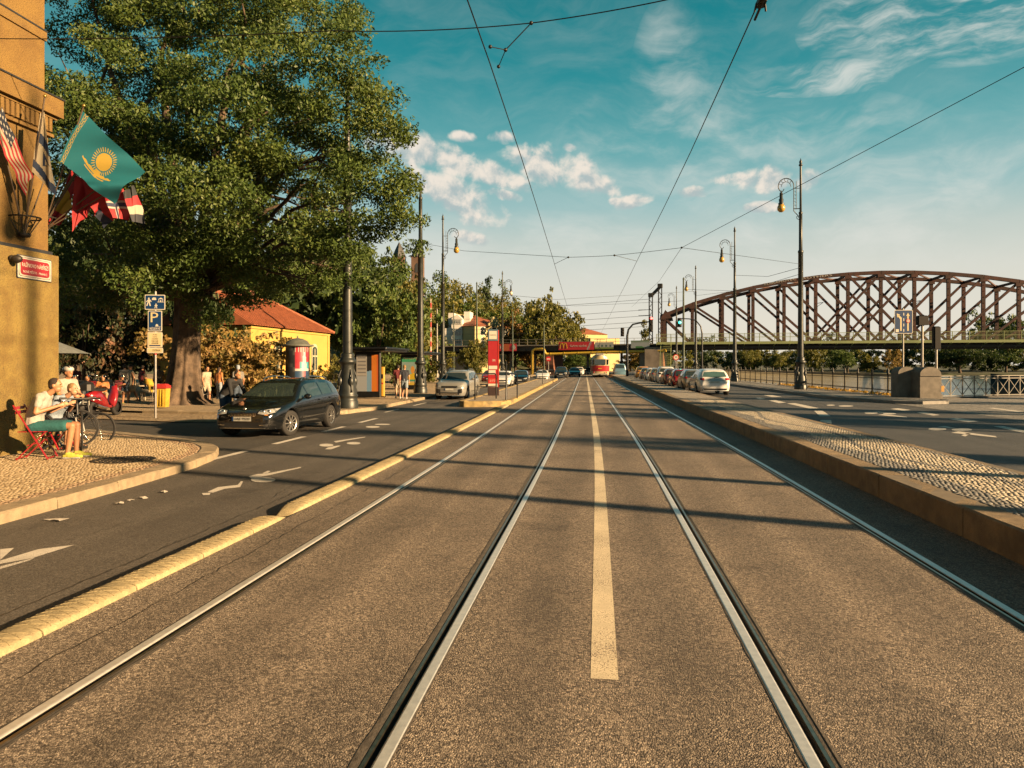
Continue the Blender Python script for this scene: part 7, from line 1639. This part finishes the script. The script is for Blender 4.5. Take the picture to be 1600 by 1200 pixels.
for u, t, rz, lab in ((321, 31, 1.0, 'empty metal cafe chair right of the great trunk'), (237, 33, TH+pi-.2, 'cafe chair under the man in yellow'), (144, 31, TH+2.6, 'cafe chair under the guest in red'), (160, 30, TH-1, 'cafe chair under the guest in orange behind the scooter'), (308, 35, TH+.4, 'cafe chair under the orange-clad guest right of the trunk'), (126, 32, TH+2.9, 'cafe chair under the dark dressed guest'), (112, 30, TH-.6, 'cafe chair under the guest in grey')): cafe_chair(at_ground(u, t, -.03), rz, lab)
for u, t, lab in ((152, 31.5, 'round cafe table between the red and orange guests'), (222, 34, 'round cafe table beside the man in yellow'), (295, 37, 'round cafe table half hidden by the great trunk'), (120, 31, 'round cafe table in the shade by the building corner')):
    e = empty('cafe_table', at_ground(u, t, -.03), 0, lab, 'table', 'cafe tables'); MB().lathe([(.35, .72), (.36, .74), (.35, .76), (0, .76)], 20).build('tabletop', CRMC, e); MB().tube([(0, 0, .03), (0, 0, .73)], .03, 8).build('column', IRON, e); MB().lathe([(.22, 0), (.22, .03), (.04, .06)], 16).build('foot', IRON, e)
e = empty('cafe_parasol', at_ground(70, 27.5, -.03), 0, 'grey cafe parasol edge showing beside the building corner', 'parasol'); GPA = cloth('grey_canvas', (.16, .18, .18)); n = 8; zr = Tt(551, 27.5)
MB().add([(1.5*cos(2*pi*i/n), 1.5*sin(2*pi*i/n), zr) for i in range(n)]+[(0, 0, zr+.62)], [(i, (i+1) % n, n) for i in range(n)]).build('canopy', GPA, e); MB().tube([(0, 0, 0), (0, 0, zr+.6)], .025, 8).build('pole', IRON, e)
for i in range(n): MB().tube([(0, 0, zr+.58), (1.48*cos(2*pi*i/n), 1.48*sin(2*pi*i/n), zr-.01)], .01, 5).build('rib', IRON, e)
# ================================================================== BICYCLES AND SCOOTERS
def bike_wheel(e, x, z, r, m_t, m_r, steer=0, y=0):
    w = empty('wheel', (x, y, z)); w.parent = e; w.rotation_euler = (0, 0, steer)
    def ring(rr, tr, m_, nm): MB().tube([(rr*cos(2*pi*i/36), 0, rr*sin(2*pi*i/36)) for i in range(37)], tr, 6, caps=False).build(nm, m_, w)
    ring(r, .019, m_t, 'tyre'); ring(r*.94, .011, m_r, 'rim'); b = MB()
    for i in range(20): a = 2*pi*i/20; b.tube([(.02*cos(a+1.2), .02*(-1)**i, .02*sin(a+1.2)), (r*.93*cos(a), 0, r*.93*sin(a))], .0022, 4)
    tag(b.build('spokes', CHROME, w), kind='stuff'); MB().lathe([(.025, -.04), (.03, 0), (.025, .04)], 10, axis='Y').build('hub', CHROME, w)
def bicycle(loc, rz, label, m_f, m_fork=None, r=.34, steer=0, fat=1.0, lean=0, light=True):
    e = empty('bicycle', loc, rz, label, 'bicycle', 'bicycles by the corner building'); e.rotation_euler = (lean, 0, rz)      # front to +x
    bike_wheel(e, -.52, r, r, TYRE, ALLOY if light else BLKP); bike_wheel(e, .55, r, r, TYRE, ALLOY if light else BLKP, steer)
    f = MB(); bb = (-.08, 0, .30); st = (-.24, 0, .80); hd0, hd1 = (.34, 0, .66), (.31, 0, .84)
    f.tube([bb, st], .018*fat, 8); f.tube([bb, hd0], .024*fat, 8); f.tube([st, hd1], .018*fat, 8); f.tube([hd0, hd1], .022*fat, 8)
    for s_ in (-1, 1): f.tube([bb, (-.52, s_*.06, r)], .010*fat, 6); f.tube([st, (-.52, s_*.06, r)], .009*fat, 6)
    f.build('frame', m_f, e); k = MB()
    for s_ in (-1, 1): k.tube([(.345, 0, .66), (.40, s_*.05, .60), (.55+.0, s_*.055, r)], .013*fat, 7)
    k.build('fork', m_fork or m_f, e)
    MB().tube([st, (-.29, 0, .96)], .014, 7).build('seat_post', ALLOY, e); MB().add([(-.44, -.075, .97), (-.44, .075, .97), (-.30, .05, .985), (-.14, .018, .985), (-.14, -.018, .985), (-.30, -.05, .985), (-.44, -.06, .93), (-.44, .06, .93), (-.14, 0, .95)], [(0, 1, 2, 3, 4, 5), (0, 6, 7, 1), (1, 7, 8, 3, 2), (0, 5, 4, 8, 6), (6, 8, 7), (3, 8, 4)]).build('saddle', BLKP, e)
    h = MB(); h.tube([(.31, 0, .84), (.30, 0, .93), (.38, 0, .96)], .015, 7); h.tube([(.36, -.30, .97), (.38, -.15, .96), (.38, 0, .96), (.38, .15, .96), (.36, .30, .97)], .013, 7); h.build('handlebar', BLKP, e)
    for s_ in (-1, 1): MB().tube([(.36, s_*.19, .97), (.355, s_*.31, .97)], .018, 8).build('grip', BLKP, e); MB().tube([(.38, s_*.17, .955), (.45, s_*.20, .93), (.44, s_*.27, .93)], .007, 5).build('brake_lever', CHROME, e)
    MB().lathe([(.09, -.004), (.09, .004)], 20, (-.08, -.05, .30), axis='Y').build('chainring', BLKP, e); c = MB()
    for s_ in (-1, 1): c.tube([(-.08, s_*.06, .30), (-.08+s_*.12, s_*.07, .30-s_*.12)], .011, 6); c.box((-.08+s_*.12, s_*.12, .30-s_*.12), (.09, .08, .02))
    c.build('crank', BLKP, e); return e
p = D(4, HV, 13.6); p.z = .068; bicycle(p, TH+.15, 'red mountain bicycle with black saddle leaning at the picture edge', mat('bike_red', (.36, .012, .02), .3, coat=.6), mat('bike_red', (.36, .012, .02)), .36, .3, 1.5, .05, False)
p = D(72, HV, 14.35); p.z = .068; bicycle(p, TH+.3, 'dark bicycle leaning on the ochre wall behind the seated man', mat('bike_dark', (.02, .025, .03), .4), None, .35, .1, 1.2, -.05, False)
p = D(112, HV, 14.1); p.z = .068; bicycle(p, TH-.75, 'bicycle with white fork and silver wheels in front of the cyclist', BLKP, mat('bike_white', (.5, .49, .46), .35), .345, -.25, 1.0, 0)
p = D(117, HV, 15.7); p.z = -.03; bicycle(p, TH-.15, 'black road bicycle held by the helmeted cyclist', BLKP, BLKP, .34, .25, 1.0, 0, False)
def scooter(loc, rz, label, m_b):
    e = empty('motor_scooter', loc, rz, label, 'scooter', 'motor scooters parked on the plaza'); m2 = BLKP
    for x, r in ((-.62, .27), (.66, .28)):
        w = empty('wheel', (x, 0, r)); w.parent = e; w.scale = (r/.32, .62, r/.32)
        for nm, me in zip(('tyre', 'rim', 'spokes'), WHL): o = bpy.data.objects.new(nm, me); COL.objects.link(o); o.parent = w
    b = MB(); V = []; st = [(-.95, .62, .78, .10), (-.75, .52, .86, .16), (-.4, .40, .84, .18), (-.1, .30, .62, .17), (.0, .28, .38, .17), (.25, .28, .36, .17), (.38, .30, .62, .18), (.48, .42, .98, .17), (.56, .60, 1.05, .12), (.62, .75, 1.0, .06)]
    for x, z0, z1, w_ in st: V += [(x, -w_*.8, z0), (x, -w_, (z0+z1)/2), (x, -w_*.7, z1), (x, w_*.7, z1), (x, w_, (z0+z1)/2), (x, w_*.8, z0)]
    b.add(V, [(i*6+j, i*6+(j+1) % 6, (i+1)*6+(j+1) % 6, (i+1)*6+j) for i in range(len(st)-1) for j in range(6)]+[tuple(range(5, -1, -1)), tuple((len(st)-1)*6+j for j in range(6))], True); b.build('bodywork', m_b, e)
    b = MB(); b.ball((-.42, 0, .88), (.46, .15, .07), 14, 8); b.build('seat', BLKP, e); MB().bbox((-.98, 0, 1.02), (.36, .38, .28), .08).build('top_box', BLKP, e)
    h = MB(); h.tube([(.70, 0, .28), (.58, 0, .7), (.48, 0, 1.12)], .03, 8); h.tube([(.42, -.34, 1.14), (.48, -.1, 1.12), (.48, .1, 1.12), (.42, .34, 1.14)], .016, 7); h.build('steering', BLKP, e)
    for s_ in (-1, 1): MB().tube([(.46, s_*.22, 1.13), (.50, s_*.30, 1.28)], .007, 5).build('mirror_stem', BLKP, e); MB().ball((.50, s_*.31, 1.31), (.02, .06, .04), 10, 6).build('mirror', CHROME, e)
    MB().ball((.62, 0, .88), (.05, .1, .08), 10, 8).build('headlamp', HLENS, e); MB().ball((-.96, 0, .74), (.04, .09, .04), 10, 6).build('tail_lamp', TAIL, e); pl = MB().box((-1.02, 0, .52), (.01, .22, .20)).build('number_plate', PLATE, e)
    for i in range(2): MB().box((-1.027, 0, .56-i*.08), (.004, .15, .04)).build('plate_text', SBK, pl)
    MB().tube([(-.2, -.2, .3), (-.5, -.24, .32), (-.85, -.24, .40)], [.035, .05, .06], 10).build('exhaust', CHROME, e); MB().bbox((-.35, 0, .34), (.55, .26, .24), .05).build('engine', IRON, e); MB().tube([(-.1, .1, .3), (-.15, .28, 0)], .012, 6).build('stand', IRON, e)
    return e
scooter(at_ground(164, 24.3, -.03), 1.66, 'red motor scooter with white number plate parked on the plaza', mat('scooter_red', (.26, .012, .018), .25, coat=.8)); scooter(at_ground(128, 26, -.03), 1.95, 'black motor scooter parked behind the red one', mat('scooter_black', (.012, .012, .014), .25, coat=.8)); scooter(at_ground(108, 24.5, -.03), 1.4, 'dark grey motor scooter next to the building corner', mat('scooter_grey', (.04, .042, .045), .3, coat=.6))
# ================================================================== FLAGS
FL = print_mat('flag_cloth', .7, trans=.25); WOODP = mat('flag_pole', (.10, .07, .045), .5)
def flag(name, corners, t, colf, label, pole=None, amp=.05, waves=2.5, seed=0, nx=64, ny=44, slant=.6, dt=0.25, fold=0):
    """corners: hoist top, fly top, fly bottom, hoist bottom, where they are seen; the cloth hangs about t metres away and ripples."""
    rn_ = random.Random(seed); ph = rn_.uniform(0, 6); A, B, C_, Dd = [D(u, v, t+k) for (u, v), k in zip(corners, (0, dt, dt, 0))]; org = A.copy(); fw = Vector((-ST, CT, 0))
    e = empty('flag', org, 0, label, 'flag', 'national flags on the corner building')
    def shp(s_, t_):
        b_, c_ = Dd*(1-s_)+C_*s_, A*(1-s_)+B*s_; q = b_*(1-t_)+c_*t_; k = sin(2*pi*waves*(s_+slant*(1-t_))+ph)*amp*(.25+.75*s_)+.4*amp*sin(2*pi*waves*2.1*(s_*.7-slant*t_)+ph*2)*(.2+s_)
        q = q+fw*k+Vector((0, 0, fold*sin(2*pi*waves*s_+ph)*(1-t_)*.6)); return q-org
    sheet('cloth', 1, 1, nx, ny, colf, FL, e, shape=shp)
    if pole:
        a, b_ = [D(u, v, tt)-org for u, v, tt in pole]; MB().tube([a, b_], .014, 8).build('pole', WOODP, e); MB().ball(b_, .03, 8, 6).build('finial', mat('brass', (.5, .36, .1), .3, .8), e)
    return e
TEALF, GOLD = (.001, .17, .225), (.55, .37, .05)
def kazakh(s_, t_):
    x, y = (s_-.53)*1.75, t_-.54; r = hypot(x, y); a = atan2(y, x)
    if r < .18: return GOLD
    if .205 < r < .285 and abs(((a/(2*pi)*32) % 1)-.5) < .26*(1-.5*(r-.205)/.08): return GOLD
    yy = y+.17
    if y < .02:                                     # the wide wings under the sun
        w = abs(x)
        f = -.17+.42*w*w
        if w < .46 and f-.055*(1-w*1.4) < y-.0+.10 < f+.012*(1+sin(w*40)*.8)+.008 and w > .05: return GOLD
        if w < .34 and abs(y+.10-(-.245+.5*w*w)) < .012: return GOLD
        if w < .05 and -.36 < y < -.20: return GOLD
    if abs(s_-.055) < .026:
        q = (t_*9) % 1; z = abs(s_-.055)/.026
        if z > .8 or abs(q-.5) > .42*z+.1 and abs(q-.5) < .42*z+.24 or hypot((q-.5)*.8, z) < .25: return GOLD
    return TEALF
def usa(s_, t_):
    if s_ < .42 and t_ > .46:
        i, j = s_/.42*6, (t_-.46)/.54*5; fx, fy = i % 1-.5, j % 1-.5
        return (.5, .48, .42) if hypot(fx, fy*.9) < .34 and (int(i)+int(j)) % 2 == 0 else (.008, .02, .05)
    return (.42, .02, .03) if int(t_*9) % 2 == 0 else (.52, .46, .34)
def israel(s_, t_):                                 # hanging in folds: two broad bars and part of the star show
    q = t_+.10*(s_-.5)
    if .50 < q < .66 or .04 < q < .17: return (.008, .03, .09)
    if s_ > .40 and .22+.30*(s_-.40) < q < .44-.10*(s_-.40) and not (s_ > .55 and .28+.2*(s_-.5) < q < .36): return (.008, .03, .09)
    return (.50, .43, .30)
def spain(s_, t_): return (.50, .30, .02) if .27 < t_ < .73 else (.36, .012, .02)
def redblue(s_, t_): return (.40, .012, .02) if t_ > .36 or s_ < .5 else (.02, .03, .06)
def norway(s_, t_):
    if abs(s_-.38) < .05 or abs(t_-.5) < .07: return (.02, .03, .09)
    if abs(s_-.38) < .10 or abs(t_-.5) < .13: return (.5, .47, .42)
    return (.40, .012, .02)
def stripes(s_, t_): return [(.02, .025, .03), (.42, .02, .03), (.5, .46, .36), (.03, .035, .05)][min(3, int((1-t_)*4))]
H1 = (38, 366, 13.35)
flag('flag', [(2, 166), (50, 276), (40, 306), (-10, 205)], 12.75, usa, 'star and stripe flag on the leftmost pole of the wall bracket', ((38, 366, 13.35), (-14, 150, 12.6)), .045, 2.2, 3, 90, 60, .3, .35)
flag('flag', [(64, 178), (71, 176), (88, 306), (50, 268)], 13.15, israel, 'white and blue star flag hanging from the wall bracket', ((38, 366, 13.35), (70, 150, 13.0)), .07, 1.2, 5, 60, 70, .25, .1)
flag('flag', [(128, 173), (228, 269), (173, 316), (93, 251)], 13.9, kazakh, 'turquoise flag with golden sun and eagle, largest in the cluster', ((66, 362, 14.4), (131, 165, 13.85)), .11, 1.3, 8, 200, 130, .5, .3)
flag('flag', [(112, 262), (118, 300), (97, 352), (74, 352)], 14.6, spain, 'red and yellow flag hanging lowest beside the wall edge', ((62, 364, 14.5), (116, 255, 14.5)), .06, 1.8, 2)
flag('flag', [(116, 272), (152, 292), (140, 330), (112, 362)], 14.45, lambda s_, t_: (.40, .014, .02), 'plain red flag hanging below the turquoise flag', ((62, 364, 14.5), (122, 262, 14.4)), .07, 1.6, 4)
flag('flag', [(124, 268), (190, 320), (163, 358), (138, 318)], 14.5, redblue, 'red flag with dark blue lower edge behind the turquoise flag', ((62, 364, 14.5), (128, 258, 14.45)), .06, 1.8, 6)
flag('flag', [(160, 300), (196, 296), (202, 344), (176, 340)], 14.55, norway, 'red flag with blue cross partly behind the turquoise flag', ((62, 364, 14.5), (165, 285, 14.5)), .06, 1.4, 7)
flag('flag', [(192, 300), (210, 290), (229, 350), (206, 346)], 14.6, stripes, 'dark, red and white striped flag at the right end of the cluster', ((62, 364, 14.5), (196, 285, 14.55)), .05, 1.4, 9)
for k, (u, v, t, lab) in enumerate(((38, 366, 13.42, 'iron fan bracket holding flag poles on the ochre wall'), (64, 364, 14.46, 'iron fan bracket holding flag poles past the wall corner'))):
    p = D(u, v, t); e = empty('flag_holder', p, 0, lab, 'bracket', 'flag pole brackets'); dn = Vector((0, 0, 1))
    MB().lathe([(.0, -.06), (.09, -.05), (.11, .0), (.10, .01)], 14).build('cup', IRON, e); MB().tube([(.26*cos(2*pi*i/20), .26*sin(2*pi*i/20), .30) for i in range(21)], .016, 6, caps=False).build('ring', IRON, e)
    for i in range(6): a = 2*pi*i/6; MB().tube([(.08*cos(a), .08*sin(a), 0), (.26*cos(a), .26*sin(a), .30)], .010, 5).build('stay', IRON, e)
    MB().tube([(0, 0, -.02), (-.25, -.02, -.02)], .02, 6).build('wall_arm', IRON, e)
    for i, (dx, dy) in enumerate(((.35, .5), (.5, -.3), (.2, .15))): MB().tube([(0, 0, 0), (dx*.5, dy*.5, 1.0)], .012, 6).build('spare_pole', WOODP, e)

bpy.data.scenes.remove(TMP)
